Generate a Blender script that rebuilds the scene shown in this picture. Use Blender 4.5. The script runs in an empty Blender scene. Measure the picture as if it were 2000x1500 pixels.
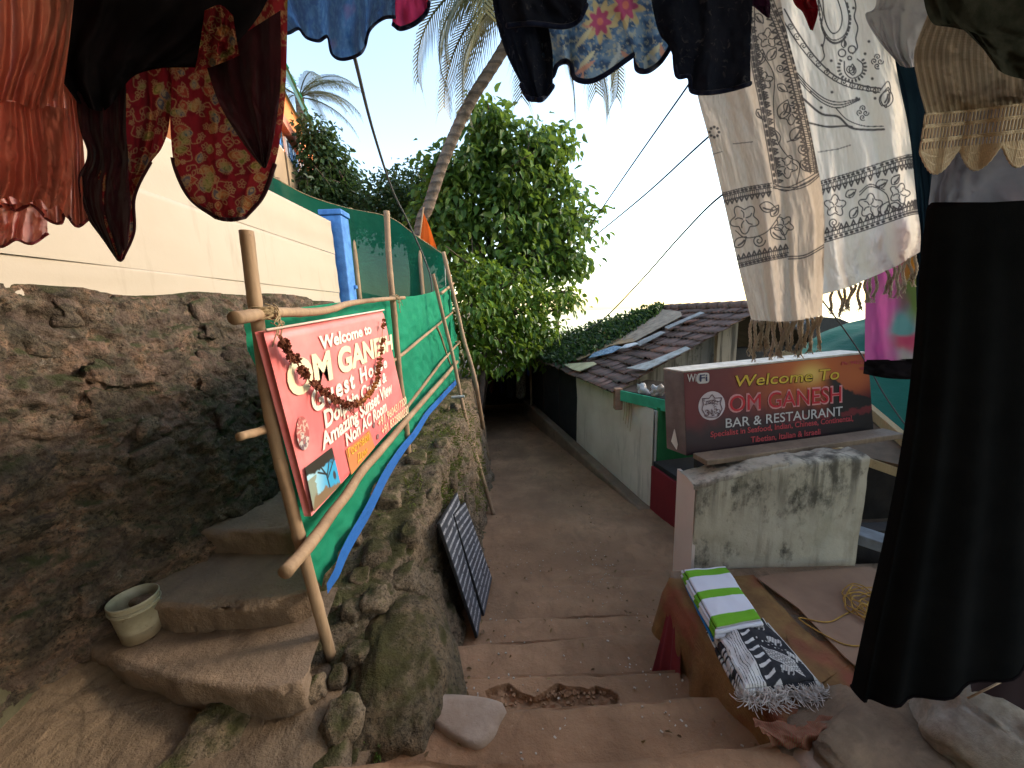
import bpy, bmesh, math, random
import numpy as np
from mathutils import Vector, Matrix

random.seed(7)
RNG = np.random.default_rng(7)
SC = bpy.context.scene
COL = SC.collection
rad = math.radians

# ---------------------------------------------------------------- camera
FPX = 740.0                      # focal length in pixels of a 2000 px wide frame
PITCH, ROLL = rad(10.7), rad(2.2)
EYE = np.array([0.0, 0.0, 1.6])
_F = np.array([0, math.cos(PITCH), -math.sin(PITCH)])
_U0 = np.array([0, math.sin(PITCH), math.cos(PITCH)])
_R0 = np.array([1.0, 0, 0])
_U = _U0 * math.cos(ROLL) + _R0 * math.sin(ROLL)
_R = _R0 * math.cos(ROLL) - _U0 * math.sin(ROLL)
cam_d = bpy.data.cameras.new('camera')
cam_d.sensor_width = 36.0
cam_d.lens = FPX / 2000.0 * 36.0
cam_d.clip_start = 0.05
cam_d.clip_end = 30000
cam = bpy.data.objects.new('camera', cam_d)
COL.objects.link(cam)
cam.matrix_world = Matrix(((_R[0], _U[0], -_F[0], EYE[0]), (_R[1], _U[1], -_F[1], EYE[1]),
                           (_R[2], _U[2], -_F[2], EYE[2]), (0, 0, 0, 1)))
SC.camera = cam

# ---------------------------------------------------------------- sky, sun, exposure
SUN_AZ, SUN_EL = rad(80), rad(26)          # azimuth clockwise from +Y
world = bpy.data.worlds.new('World')
SC.world = world
world.use_nodes = True
wn = world.node_tree
bg = wn.nodes['Background']
sky = wn.nodes.new('ShaderNodeTexSky')
sky.sky_type = 'NISHITA'
sky.sun_disc = False
sky.sun_elevation = SUN_EL
sky.sun_rotation = SUN_AZ
sky.altitude = 0
sky.air_density = 1.25
sky.dust_density = 1.0
sky.ozone_density = 0.2
wn.links.new(sky.outputs[0], bg.inputs[0])
bg.inputs[1].default_value = 0.13
sun_d = bpy.data.lights.new('sun', 'SUN')
sun_d.energy = 0.8
sun_d.angle = rad(10)
sun_d.color = (1.0, 0.87, 0.71)
sun = bpy.data.objects.new('sun', sun_d)
COL.objects.link(sun)
sdir = Vector((math.cos(SUN_EL) * math.sin(SUN_AZ), math.cos(SUN_EL) * math.cos(SUN_AZ), math.sin(SUN_EL)))
sun.rotation_euler = (-sdir).to_track_quat('-Z', 'Y').to_euler()
sun.location = sdir * 60
vs = SC.view_settings
vs.view_transform = 'Standard'
vs.look = 'None'
vs.gamma = 1
vs.use_curve_mapping = False
vs.exposure = 2.05
SC.cycles.max_bounces = 4
SC.cycles.transparent_max_bounces = 8
SC.cycles.use_denoising = True
SC.cycles.use_adaptive_sampling = True
SC.cycles.adaptive_threshold = 0.02

# ---------------------------------------------------------------- placing helpers
def ray(px, py):
    return _F + (px - 1000) / FPX * _R + (750 - py) / FPX * _U
def AY(px, py, v):
    d = ray(px, py); return EYE + d * (v / d[1])
def AX(px, py, v):
    d = ray(px, py); return EYE + d * (v / d[0])
def AZ(px, py, v):
    d = ray(px, py); return EYE + d * ((v - EYE[2]) / d[2])
def APL(px, py, p0, n):
    d = ray(px, py); n = np.array(n, float); return EYE + d * (((np.array(p0) - EYE) @ n) / (d @ n))

# ---------------------------------------------------------------- numpy noise
def _hash(ix, iy, iz, seed):
    h = (ix * 374761393 + iy * 668265263 + iz * 2147483647 + seed * 1274126177) & 0xffffffff
    h = ((h ^ (h >> 13)) * 1274126177) & 0xffffffff
    h = ((h ^ (h >> 16)) * 2246822519) & 0xffffffff
    return ((h ^ (h >> 15)) & 0xffff) / 65535.0
def vnoise(p, seed=0):
    p = np.asarray(p, float)
    i = np.floor(p).astype(np.int64); f = p - i; f = f * f * (3 - 2 * f)
    r = 0
    for a in (0, 1):
        for b in (0, 1):
            for c in (0, 1):
                w = (f[..., 0] if a else 1 - f[..., 0]) * (f[..., 1] if b else 1 - f[..., 1]) * (f[..., 2] if c else 1 - f[..., 2])
                r = r + w * _hash(i[..., 0] + a, i[..., 1] + b, i[..., 2] + c, seed)
    return r * 2 - 1
def fbm(p, oct=4, seed=0, gain=.5):
    p = np.asarray(p, float); s = 0; a = 1.0
    for k in range(oct):
        s = s + a * vnoise(p * 2 ** k, seed + k * 17); a *= gain
    return s
def smooth(a, b, x):
    t = np.clip((x - a) / (b - a), 0, 1); return t * t * (3 - 2 * t)
def interp(x, xs, ys):
    return np.interp(x, xs, ys)

# ---------------------------------------------------------------- scene objects
def tag(o, label=None, cat=None, group=None, kind=None):
    if label: o['label'] = label
    if cat: o['category'] = cat
    if group: o['group'] = group
    if kind: o['kind'] = kind
    return o
def thing(name, label, cat, loc=(0, 0, 0), group=None):
    o = bpy.data.objects.new(name, None); o.empty_display_size = .1
    COL.objects.link(o); o.location = loc
    return tag(o, label, cat, group)
def mesh(name, V, F, mat, smooth_=True, uv=None, col=None):
    me = bpy.data.meshes.new(name)
    if isinstance(F, np.ndarray):
        V = np.asarray(V, np.float32); F = np.asarray(F, np.int32)
        me.vertices.add(len(V)); me.vertices.foreach_set('co', V.ravel())
        me.loops.add(F.size); me.loops.foreach_set('vertex_index', F.ravel())
        me.polygons.add(len(F)); me.polygons.foreach_set('loop_start', np.arange(0, F.size, F.shape[1], dtype=np.int32))
        me.update(calc_edges=True)
    else:
        me.from_pydata([tuple(map(float, v)) for v in V], [], [tuple(map(int, f)) for f in F])
    me.materials.append(mat)
    if smooth_:
        me.polygons.foreach_set('use_smooth', [True] * len(me.polygons))
    if uv is not None:
        l = me.uv_layers.new(name='UVMap')
        idx = np.empty(len(me.loops), np.int32); me.loops.foreach_get('vertex_index', idx)
        l.data.foreach_set('uv', np.asarray(uv, np.float32)[idx].ravel())
    if col is not None:
        a = me.color_attributes.new('print', 'FLOAT_COLOR', 'POINT')
        c = np.ones((len(V), 4), np.float32); c[:, :3] = col
        a.data.foreach_set('color', c.ravel())
    me.update()
    return me
def put(name, me, parent=None, loc=None, rot=None, scale=None):
    o = bpy.data.objects.new(name, me); COL.objects.link(o)
    if parent is not None:
        o.parent = parent
        # parts are modelled in world coordinates: undo the parent's offset unless a local place is given
        if loc is None:
            p, off = parent, Vector((0, 0, 0))
            while p is not None:
                off += p.location; p = p.parent
            o.location = -off
    if loc is not None: o.location = loc
    if rot is not None: o.rotation_euler = rot
    if scale is not None: o.scale = scale if hasattr(scale, '__len__') else (scale,) * 3
    return o
def world_off(p):
    off = Vector((0, 0, 0))
    while p is not None:
        off += p.location; p = p.parent
    return off
def putw(name, me, parent, loc, rot=(0, 0, 0), scale=1):
    """place an instance at a world location under a parent whose ancestors are only translated"""
    l = Vector(loc) - world_off(parent)
    return put(name, me, parent, l, rot, scale)
def build(name, V, F, mat, parent=None, **k):
    return put(name, mesh(name, V, F, mat, **k), parent)

class MB:
    """collects shapes for ONE mesh"""
    def __init__(s): s.V = []; s.F = []
    def add(s, V, F):
        b = len(s.V); s.V += [tuple(v) for v in V]; s.F += [tuple(i + b for i in f) for f in F]; return s
    def box(s, c, size, R=None):
        c = np.array(c, float); h = np.array(size, float) / 2
        V = [np.array([x, y, z]) * h for x in (-1, 1) for y in (-1, 1) for z in (-1, 1)]
        if R is not None: V = [R @ v for v in V]
        return s.add([c + v for v in V], [(0, 1, 3, 2), (4, 6, 7, 5), (0, 4, 5, 1), (2, 3, 7, 6), (0, 2, 6, 4), (1, 5, 7, 3)])
    def beam(s, a, b, w, h, up=(0, 0, 1)):
        a = np.array(a, float); b = np.array(b, float); d = b - a; L = np.linalg.norm(d); d /= L
        u = np.array(up, float); sd = np.cross(d, u); sd /= np.linalg.norm(sd); u = np.cross(sd, d)
        return s.box((a + b) / 2, (L, w, h), np.stack([d, sd, u], 1))
    def tube(s, pts, r, n=8, cap=True, node=None):
        V, F = tube(pts, r, n, cap); return s.add(V, F)
    def prism(s, poly, d):
        """poly: list of 3D points (planar), d: extrusion vector"""
        n = len(poly); d = np.array(d, float); P = [np.array(p, float) for p in poly]
        return s.add(P + [p + d for p in P], [tuple(range(n - 1, -1, -1)), tuple(range(n, 2 * n))] + [(i, (i + 1) % n, n + (i + 1) % n, n + i) for i in range(n)])
    def build(s, name, mat, parent=None, bevel=0, smooth_=False, seg=2):
        me = mesh(name, s.V, s.F, mat, smooth_)
        bm = bmesh.new(); bm.from_mesh(me)
        bmesh.ops.recalc_face_normals(bm, faces=bm.faces)
        if bevel:
            bmesh.ops.bevel(bm, geom=list(bm.edges), offset=bevel, segments=seg, affect='EDGES', profile=.5, clamp_overlap=True)
        bm.to_mesh(me); bm.free()
        return put(name, me, parent)

def tube(pts, r, n=8, cap=True):
    P = [np.array(p, float) for p in pts]; m = len(P)
    if not hasattr(r, '__len__'): r = [r] * m
    V, F = [], []
    ref = np.array([0.3, 0.2, 1.0])
    prev = None
    for i in range(m):
        t = P[min(i + 1, m - 1)] - P[max(i - 1, 0)]; t = t / (np.linalg.norm(t) + 1e-9)
        if prev is None:
            a = np.cross(t, ref)
            if np.linalg.norm(a) < 1e-3: a = np.cross(t, np.array([1.0, 0, 0]))
        else:
            a = prev - t * (prev @ t)
        a /= np.linalg.norm(a); prev = a; b = np.cross(t, a)
        for k in range(n):
            th = 2 * math.pi * k / n
            V.append(P[i] + r[i] * (a * math.cos(th) + b * math.sin(th)))
    for i in range(m - 1):
        for k in range(n):
            k2 = (k + 1) % n
            F.append((i * n + k, i * n + k2, (i + 1) * n + k2, (i + 1) * n + k))
    if cap:
        F.append(tuple(range(n - 1, -1, -1))); F.append(tuple((m - 1) * n + k for k in range(n)))
    return V, F

def curve_pts(ctrl, n):
    """Catmull-Rom through control points (or through rows of points)"""
    C = np.array(ctrl, float); m = len(C)
    t = np.linspace(0, m - 1 - 1e-6, n); ex = (slice(None),) + (None,) * (C.ndim - 1)
    if m == 2: return C[0] + (C[1] - C[0]) * t[ex]
    Q = np.concatenate([2 * C[:1] - C[1:2], C, 2 * C[-1:] - C[-2:-1]])
    i = t.astype(int); f = (t - i)[ex]; p0, p1, p2, p3 = Q[i], Q[i + 1], Q[i + 2], Q[i + 3]
    return .5 * ((2 * p1) + (-p0 + p2) * f + (2 * p0 - 5 * p1 + 4 * p2 - p3) * f * f + (-p0 + 3 * p1 - 3 * p2 + p3) * f ** 3)

def gridmesh(P):
    """P: (nv, nu, 3) array -> verts, quads, uv"""
    nv, nu = P.shape[:2]
    V = P.reshape(-1, 3)
    i = np.arange((nv - 1) * (nu - 1)); a = (i // (nu - 1)) * nu + i % (nu - 1)
    F = np.stack([a, a + nu, a + nu + 1, a + 1], 1)
    uu, vv = np.meshgrid(np.linspace(0, 1, nu), np.linspace(0, 1, nv))
    return V, F, np.stack([uu.ravel(), vv.ravel()], 1)

def copy_tree(o, parent=None):
    c = o.copy(); COL.objects.link(c); c.parent = parent
    for ch in o.children: copy_tree(ch, c)
    return c

# ---------------------------------------------------------------- materials
class NT:
    def __init__(s, name):
        s.m = bpy.data.materials.new(name); s.m.use_nodes = True; s.t = s.m.node_tree; s.n = s.t.nodes
        s.b = s.n['Principled BSDF']; s.out = s.n['Material Output']
        s.b.inputs['Specular IOR Level'].default_value = .3
        s._c = None
    def new(s, k, **kw):
        x = s.n.new(k)
        for a, v in kw.items(): setattr(x, a, v)
        return x
    def link(s, a, b): s.t.links.new(a, b)
    def set(s, sock, v):
        if hasattr(v, 'is_linked') or hasattr(v, 'links'): s.link(v, sock)
        elif hasattr(v, '__len__') and len(v) == 3 and sock.type == 'RGBA': sock.default_value = (*v, 1)
        else: sock.default_value = v
    def coord(s, kind='Object'):
        if s._c is None: s._c = s.new('ShaderNodeTexCoord')
        return s._c.outputs[kind]
    def mapping(s, vec, scale=(1, 1, 1), rot=(0, 0, 0), loc=(0, 0, 0)):
        m = s.new('ShaderNodeMapping'); s.link(vec, m.inputs[0])
        m.inputs['Scale'].default_value = scale; m.inputs['Rotation'].default_value = rot; m.inputs['Location'].default_value = loc
        return m.outputs[0]
    def noise(s, scale, detail=5, rough=.55, vec=None, dist=0.0):
        x = s.new('ShaderNodeTexNoise'); x.inputs['Scale'].default_value = scale
        x.inputs['Detail'].default_value = min(detail, 5); x.inputs['Roughness'].default_value = rough; x.inputs['Distortion'].default_value = dist
        s.link(vec if vec is not None else s.coord(), x.inputs['Vector']); return x.outputs['Fac']
    def voro(s, scale, vec=None, feature='F1', out='Distance', rnd=1.0):
        x = s.new('ShaderNodeTexVoronoi'); x.feature = feature; x.inputs['Scale'].default_value = scale
        x.inputs['Randomness'].default_value = rnd
        s.link(vec if vec is not None else s.coord(), x.inputs['Vector']); return x.outputs[out]
    def wave(s, scale, vec=None, dist=0, detail=0, dirn='X'):
        x = s.new('ShaderNodeTexWave'); x.bands_direction = dirn; x.inputs['Scale'].default_value = scale
        x.inputs['Distortion'].default_value = dist; x.inputs['Detail'].default_value = detail
        s.link(vec if vec is not None else s.coord(), x.inputs['Vector']); return x.outputs['Fac']
    def ramp(s, fac, stops, mode='LINEAR'):
        x = s.new('ShaderNodeValToRGB'); x.color_ramp.interpolation = mode; e = x.color_ramp.elements
        while len(e) < len(stops): e.new(.5)
        for k, (p, c) in zip(e, stops):
            k.position = p; k.color = (*c, 1) if hasattr(c, '__len__') else (c, c, c, 1)
        s.link(fac, x.inputs[0]); return x.outputs[0]
    def mix(s, f, a, b, mode='MIX'):
        x = s.new('ShaderNodeMix', data_type='RGBA', blend_type=mode)
        s.set(x.inputs[0], f); s.set(x.inputs[6], a); s.set(x.inputs[7], b); return x.outputs[2]
    def math(s, op, a, b=None, clamp=False):
        x = s.new('ShaderNodeMath', operation=op, use_clamp=clamp); s.set(x.inputs[0], a)
        if b is not None: s.set(x.inputs[1], b)
        return x.outputs[0]
    def sep(s, vec):
        x = s.new('ShaderNodeSeparateXYZ'); s.link(vec, x.inputs[0]); return x.outputs
    def rand(s): return s.new('ShaderNodeObjectInfo').outputs['Random']
    def geo(s, k='Normal'): return s.new('ShaderNodeNewGeometry').outputs[k]
    def attr(s, name):
        x = s.new('ShaderNodeAttribute', attribute_name=name); return x.outputs['Color']
    def bump(s, h, strength=.5, dist=.01):
        x = s.new('ShaderNodeBump'); x.inputs['Strength'].default_value = strength; x.inputs['Distance'].default_value = dist
        s.link(h, x.inputs['Height'])
        if s.b.inputs['Normal'].is_linked:
            s.link(s.b.inputs['Normal'].links[0].from_socket, x.inputs['Normal'])
        s.link(x.outputs[0], s.b.inputs['Normal']); return s
    def color(s, c): s.set(s.b.inputs['Base Color'], c); s.c = c; return s
    def rough(s, r): s.set(s.b.inputs['Roughness'], r); return s
    def translucent(s, f, col=None, transp=0.0):
        t = s.new('ShaderNodeBsdfTranslucent'); s.set(t.inputs[0], col if col is not None else s.c)
        m = s.new('ShaderNodeMixShader'); m.inputs[0].default_value = f
        s.link(s.b.outputs[0], m.inputs[1]); s.link(t.outputs[0], m.inputs[2]); o = m.outputs[0]
        if not isinstance(transp, float) or transp > 0:
            tr = s.new('ShaderNodeBsdfTransparent'); m2 = s.new('ShaderNodeMixShader'); s.set(m2.inputs[0], transp)
            s.link(o, m2.inputs[1]); s.link(tr.outputs[0], m2.inputs[2]); o = m2.outputs[0]
        s.link(o, s.out.inputs[0]); return s
MATS = {}
def simple(name, c1, c2=None, scale=6, rough=.8, bump=.3, bscale=None, bdist=.01, stops=(.35, .65), vary=0.0, kind='Object', spec=None):
    if name in MATS: return MATS[name]
    n = NT(name); v = n.coord(kind)
    c2 = c2 or tuple(x * .7 for x in c1)
    col = n.ramp(n.noise(scale, 6, .6, v), [(stops[0], c2), (stops[1], c1)])
    if vary:
        h = n.new('ShaderNodeHueSaturation'); n.link(col, h.inputs['Color'])
        n.set(h.inputs['Value'], n.math('ADD', n.math('MULTIPLY', n.rand(), vary * 2), 1 - vary)); col = h.outputs[0]
    n.color(col); n.rough(rough)
    if spec is not None: n.b.inputs['Specular IOR Level'].default_value = spec
    if bump: n.bump(n.noise(bscale or scale * 6, 8, .65, v), bump, bdist)
    MATS[name] = n.m
    return n.m
def flat(name, c, rough=.6):
    if name in MATS: return MATS[name]
    n = NT(name); v = n.coord('Object')
    n.color(n.mix(n.noise(9, 4, .6, v), tuple(x * .86 for x in c), tuple(min(1, x * 1.08) for x in c))); n.rough(rough); MATS[name] = n.m
    return n.m

# ================================================================ materials of the place
def m_earth(name, c1, c2, c3, bump=.5):
    n = NT(name); v = n.coord()
    a = n.ramp(n.noise(2.2, 6, .6, v), [(.3, c2), (.62, c1)])
    spk = n.ramp(n.noise(60, 3, .7, v), [(.62, 0.0), (.72, 1.0)])
    a = n.mix(n.math('MULTIPLY', spk, .45), a, c3)
    st = n.ramp(n.noise(5, 8, .7, n.mapping(v, (1, .5, 1)), 1.2), [(.35, 0.0), (.52, 1.0)])
    a = n.mix(st, tuple(x * .7 for x in c1), a)
    cr = n.math('MULTIPLY', n.ramp(n.voro(2.2, n.mapping(v, (1, 1.4, 1)), 'DISTANCE_TO_EDGE'), [(.004, 1.0), (.02, 0.0)]), n.ramp(n.noise(1.3, 3, .6, v), [(.54, 0.0), (.64, .35)])); a = n.mix(cr, a, tuple(x * .3 for x in c2))
    dk = n.ramp(n.noise(.9, 5, .65, n.mapping(v, (1, 1, 1), (0, 0, 0), (7, 3, 1))), [(.42, .55), (.6, 0.0)]); a = n.mix(dk, a, tuple(x * .6 for x in c2))
    n.color(a).rough(.92); n.bump(n.noise(18, 10, .72, v), bump, .03); n.bump(n.noise(140, 4, .7, v), .35, .004)
    return n.m
EARTH = m_earth('packed_earth', (.385, .212, .112), (.26, .142, .076), (.50, .36, .25))
LAND = m_earth('landing_earth', (.27, .18, .108), (.16, .108, .064), (.34, .26, .18), .8)
CONC = m_earth('worn_concrete', (.29, .195, .125), (.19, .128, .082), (.38, .29, .21), .6)
def m_stone(name, base, dark, moss, mossamt, warm=(.34, .20, .12), bump=1.0, pale=(.36, .33, .27), joints=False):
    n = NT(name); v = n.coord(); w = n.geo('Position')
    c = n.ramp(n.noise(7, 9, .7, w), [(.28, dark), (.5, base), (.72, warm)])
    c = n.mix(n.ramp(n.noise(30, 5, .7, w), [(.3, .75), (.5, 0.0)]), c, tuple(x * .35 for x in dark))
    c = n.mix(n.ramp(n.noise(11, 6, .7, w, .6), [(.63, 0.0), (.70, .8)]), c, pale)
    c = n.mix(n.ramp(n.noise(70, 4, .7, w), [(.36, .8), (.5, 0.0)]), c, tuple(x * .4 for x in dark))
    if joints: c = n.mix(n.ramp(n.voro(6, n.mapping(n.mix(.12, w, n.new('ShaderNodeTexNoise').outputs['Color']), (1, .75, 1.3)), 'DISTANCE_TO_EDGE'), [(.01, .45), (.10, 0.0)]), c, tuple(x * .3 for x in dark)); c = n.mix(n.ramp(n.voro(15, n.mapping(w, (1, .8, 1.2)), 'F1', 'Color'), [(.3, 0.0), (.8, .35)]), c, (.17, .105, .085))
    z = n.sep(n.geo('Normal'))[2]
    mo = n.math('ADD', n.math('MULTIPLY', z, .35), n.noise(4.5, 8, .7, w))
    c = n.mix(n.ramp(mo, [(mossamt, 0.0), (mossamt + .16, .9)]), c, n.mix(n.noise(40, 3, .6, w), moss, tuple(x * .45 for x in moss)))
    hs = n.new('ShaderNodeHueSaturation'); n.link(c, hs.inputs['Color'])
    n.set(hs.inputs['Value'], n.math('ADD', n.math('MULTIPLY', n.rand(), .6), .7))
    n.color(hs.outputs[0]).rough(.95); n.b.inputs['Specular IOR Level'].default_value = .15
    n.bump(n.noise(24, 12, .75, w), bump, .04); n.bump(n.noise(130, 5, .7, w), .5, .006)
    return n.m
WALLST = m_stone('laterite_stone', (.125, .096, .066), (.045, .037, .028), (.060, .064, .026), .66, warm=(.30, .17, .105), pale=(.30, .26, .21), joints=True)
BANKST = m_stone('bank_stone', (.205, .15, .098), (.085, .064, .042), (.09, .085, .03), .71, warm=(.28, .19, .115), pale=(.33, .28, .21))
BOULD = m_stone('mossy_boulder', (.135, .098, .06), (.06, .046, .03), (.075, .066, .022), .74, warm=(.19, .125, .07), bump=.7, pale=(.2, .17, .12))
FLATST = simple('flat_step_stone', (.37, .275, .205), (.27, .185, .13), 7, .9, .5, 30, .012)
def m_plaster(name, c, stain, amt=.5, mould=0.0, bump=.15):
    n = NT(name); v = n.coord()
    a = n.mix(n.ramp(n.noise(1.6, 7, .6, v), [(.35, 0.0), (.75, amt)]), c, stain)
    st = n.noise(5, 7, .7, n.mapping(v, (1.6, 1.6, .22)))
    a = n.mix(n.ramp(st, [(.56, 0.0), (.78, amt)]), a, tuple(x * .6 for x in stain))
    if mould:
        mm = n.math('ADD', n.noise(6, 9, .75, n.mapping(v, (1, 1, .6))), n.math('MULTIPLY', n.noise(1.7, 2, .5, v), .35))
        a = n.mix(n.ramp(mm, [(.80 - mould * .12, 0.0), (.95 - mould * .12, .85)]), a, (.022, .02, .016))
        gr = n.noise(2.6, 5, .6, n.mapping(v, (1, 1, 1), (0, 0, 0), (3, 1, 2)))
        a = n.mix(n.ramp(gr, [(.5, 0.0), (.72, .55)]), a, (.13, .125, .07))
    if mould:
        sk = n.math('MULTIPLY', n.ramp(n.noise(1, 4, .6, n.mapping(v, (13, 13, .9))), [(.48, 0.0), (.62, 1.0)]), n.ramp(n.sep(v)[2], [(.25, 0.0), (.62, .85)])); a = n.mix(sk, a, (.07, .06, .045))
    n.color(a).rough(.88); n.bump(n.noise(14, 8, .65, v), bump, .012); n.bump(n.noise(90, 4, .6, v), bump, .003)
    return n.m
CREAM = m_plaster('cream_plaster', (.405, .338, .265), (.335, .265, .19), .38)
WHITEP = m_plaster('dirty_white_plaster', (.66, .59, .49), (.42, .35, .26), .7)
MOULD = m_plaster('mouldy_plaster', (.46, .41, .32), (.32, .27, .195), .8, .75, .35)
GREYP = m_plaster('grey_gable_plaster', (.27, .25, .21), (.12, .105, .085), .9, .6, .3)
GREENP = m_plaster('green_painted_plaster', (.03, .19, .055), (.02, .12, .035), .5)
REDP = m_plaster('dark_red_painted_plaster', (.20, .018, .022), (.12, .012, .015), .5)
PINKP = m_plaster('pale_pink_plaster', (.62, .52, .46), (.45, .36, .30), .5)
def m_bamboo(name, c1, c2):
    n = NT(name); v = n.coord()
    a = n.ramp(n.noise(3, 5, .6, v), [(.3, c2), (.7, c1)])
    fib = n.noise(60, 4, .6, n.mapping(v, (1, 1, .06)))
    a = n.mix(n.math('MULTIPLY', n.ramp(fib, [(.4, 0.0), (.7, 1.0)]), .4), a, tuple(x * .55 for x in c2))
    a = n.mix(n.ramp(n.noise(14, 4, .7, v), [(.66, 0.0), (.74, .7)]), a, (.05, .035, .022))
    n.color(a).rough(.7); n.bump(fib, .35, .004); n.bump(n.noise(25, 5, .6, v), .3, .006); return n.m
BAMB = m_bamboo('weathered_bamboo', (.40, .27, .16), (.24, .145, .08))
WOOD = m_bamboo('weathered_plank', (.26, .18, .12), (.13, .088, .058))
TIMB = m_bamboo('fresh_timber', (.50, .36, .19), (.34, .22, .10))
ROPEM = simple('coir_rope', (.42, .31, .17), (.24, .16, .085), 60, .95, .5)
def m_net(name, c, tr, tl, wr=True):
    n = NT(name); v = n.coord()
    a = n.mix(n.noise(3.0, 5, .6, v), c, tuple(x * .55 for x in c))
    n.color(a).rough(.75); n.bump(n.noise(9, 6, .6, n.mapping(v, (1, .55, 1.5), (.5, 0, 0))), .6, .03)
    wv = n.math('MULTIPLY', n.wave(210, v, 0, 0, 'Y'), n.wave(210, v, 0, 0, 'Z'))
    n.bump(wv, .2, .002)
    n.translucent(tl, a, tr); return n.m
NET = m_net('green_shade_net', (.025, .46, .24), .03, .55)
NETD = m_net('dark_green_shade_net', (.006, .15, .085), .03, .5)
BLUET = m_net('blue_tarpaulin', (.03, .16, .52), .0, .2)
BLUEPAINT = simple('blue_paint', (.09, .25, .58), (.05, .15, .40), 9, .6, .3)

# ================================================================ ground, sea
def pz(y):
    y = np.asarray(y, float)
    return np.where(y < 1.12, 0, np.where(y < 1.41, -.14, np.where(y < 1.70, -.28, np.where(y < 2.04, -.42, np.where(y < 2.37, -.56,
           np.interp(y, [2.37, 4.2, 9.8, 16, 60], [-.70, -.80, -1.25, -2.0, -9]))))))
def pline(y):
    return np.interp(y, [-3, 1.1, 2.4, 4.2, 9.8, 16, 60], [-.02, -.02, -.70, -.80, -1.25, -2.0, -9])
gx = np.concatenate([-np.geomspace(400, 6, 18), np.linspace(-5.5, 5.5, 45), np.geomspace(6, 120, 16)])
gy = np.concatenate([-np.geomspace(200, 4, 10), np.linspace(-3.5, 14, 50), np.geomspace(15, 400, 20)])
GX, GY = np.meshgrid(gx, gy)
gz = pline(GY) - .3
hill = 1.66 + np.clip(-GX - 2.2, 0, 60) * .16 + np.clip(-GX - 8, 0, 40) * .12
gz = np.where(GX < -2.06, hill, gz)
gz = np.where(GX > 1.7, gz - (GX - 1.7) * .42, gz)
gz = np.where(GX < -2.06, gz - np.clip(GY - 30, 0, 200) * .12, gz)
gz = np.maximum(gz, -32) + .12 * fbm(np.stack([GX * .6, GY * .6, GX * 0], -1), 3, 3) * (np.abs(GX) > 2.6)
V, F, uv = gridmesh(np.stack([GX, GY, gz], -1))
tag(build('ground', V, F[:, ::-1], m_earth('hillside_earth', (.13, .11, .06), (.08, .075, .04), (.16, .14, .1)), uv=uv), kind='structure')
SEA = NT('sea_water'); SEA.color((.05, .09, .11)).rough(.12); SEA.bump(SEA.noise(.35, 6, .6), .5, .4)
tag(build('sea', [(-9000, -9000, -26), (9000, -9000, -26), (9000, 9000, -26), (-9000, 9000, -26)], [(0, 1, 2, 3)], SEA.m), kind='structure')

# ---------------------------------------------------------------- path with worn steps
path = tag(bpy.data.objects.new('path', None), kind='structure'); COL.objects.link(path)
EDGE = [1.12, 1.41, 1.70, 2.04, 2.37]
brk = [(948, 1350), (975, 1337), (992, 1332), (1003, 1341), (1012, 1348), (1038, 1358), (1045, 1361), (1066, 1350), (1075, 1343), (1088, 1334),
       (1105, 1341), (1130, 1339), (1150, 1343), (1165, 1335), (1190, 1344), (1208, 1357), (1206, 1376), (1150, 1384), (1050, 1386), (955, 1376)]
BRK = np.array([AZ(x, y, -.28)[:2] for x, y in brk])
def in_poly(X, Y, P):
    c = np.zeros(X.shape, bool); n = len(P); j = n - 1
    for i in range(n):
        xi, yi = P[i]; xj, yj = P[j]
        c ^= ((yi > Y) != (yj > Y)) & (X < (xj - xi) * (Y - yi) / (yj - yi + 1e-12) + xi); j = i
    return c
def step_mesh(name, k, y0, y1, z, parent, mat, x0=-1.05, x1=1.25, nx=170, ny=40, wob=.022, seed=0, drop=.25):
    xs = np.linspace(x0, x1, nx); vs_ = np.concatenate([np.linspace(0, .9, ny), np.linspace(.915, 1, 8)])
    X, T = np.meshgrid(xs, vs_)
    e = y1 + wob * fbm(np.stack([X * 2.1, X * 0 + k * 7.3, X * 0], -1), 4, seed + k)
    Y = y0 + (e - y0) * T
    Z = z + .016 * fbm(np.stack([X * 2.5, Y * 2.5, X * 0 + k], -1), 4, 5 + seed) - .012 * (1 - T) * 0
    d = (1 - T) * (y1 - y0)
    Z = Z - .022 * np.clip(1 - d / .03, 0, 1) ** 2 - .012 * smooth(.1, 0, d)
    if k == 2:
        ins = in_poly(X, Y, BRK)
        Z = np.where(ins, Z - .038 + .014 * fbm(np.stack([X * 26, Y * 26, X * 0], -1), 4, 77), Z)
    P = np.stack([X, Y, Z], -1)
    for q, dz in ((.006, .03), (-.004, .08), (0, drop)):
        r = P[-1].copy(); r[:, 1] = e[-1] + q; r[:, 2] = z - dz; P = np.concatenate([P, r[None]])
    V, F, uv = gridmesh(P)
    return build(name, V, F[:, ::-1], mat, parent, uv=uv)
y0 = -1.2
for k, e in enumerate(EDGE):
    o = step_mesh('step', k, y0, e, -.14 * k, path, EARTH, ny=90 if k == 2 else 34, nx=260 if k == 2 else 150, x0=-.75 if k == 0 else -1.05)
    y0 = e - .04
ys = np.concatenate([np.linspace(2.3, 4.5, 80), np.linspace(4.55, 16, 90)])
X, Y = np.meshgrid(np.linspace(-1.9, 2.1, 90), ys)
Z = pz(np.maximum(Y, 2.4)) + .02 * fbm(np.stack([X * 1.6, Y * 1.6, X * 0], -1), 4, 9) + .008 * fbm(np.stack([X * 9, Y * 9, X * 0], -1), 3, 29)
crack = np.abs(Y - (2.92 + .12 * (X - .3) + .03 * fbm(np.stack([X * 6, X * 0, X * 0], -1), 3, 4)))
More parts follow.
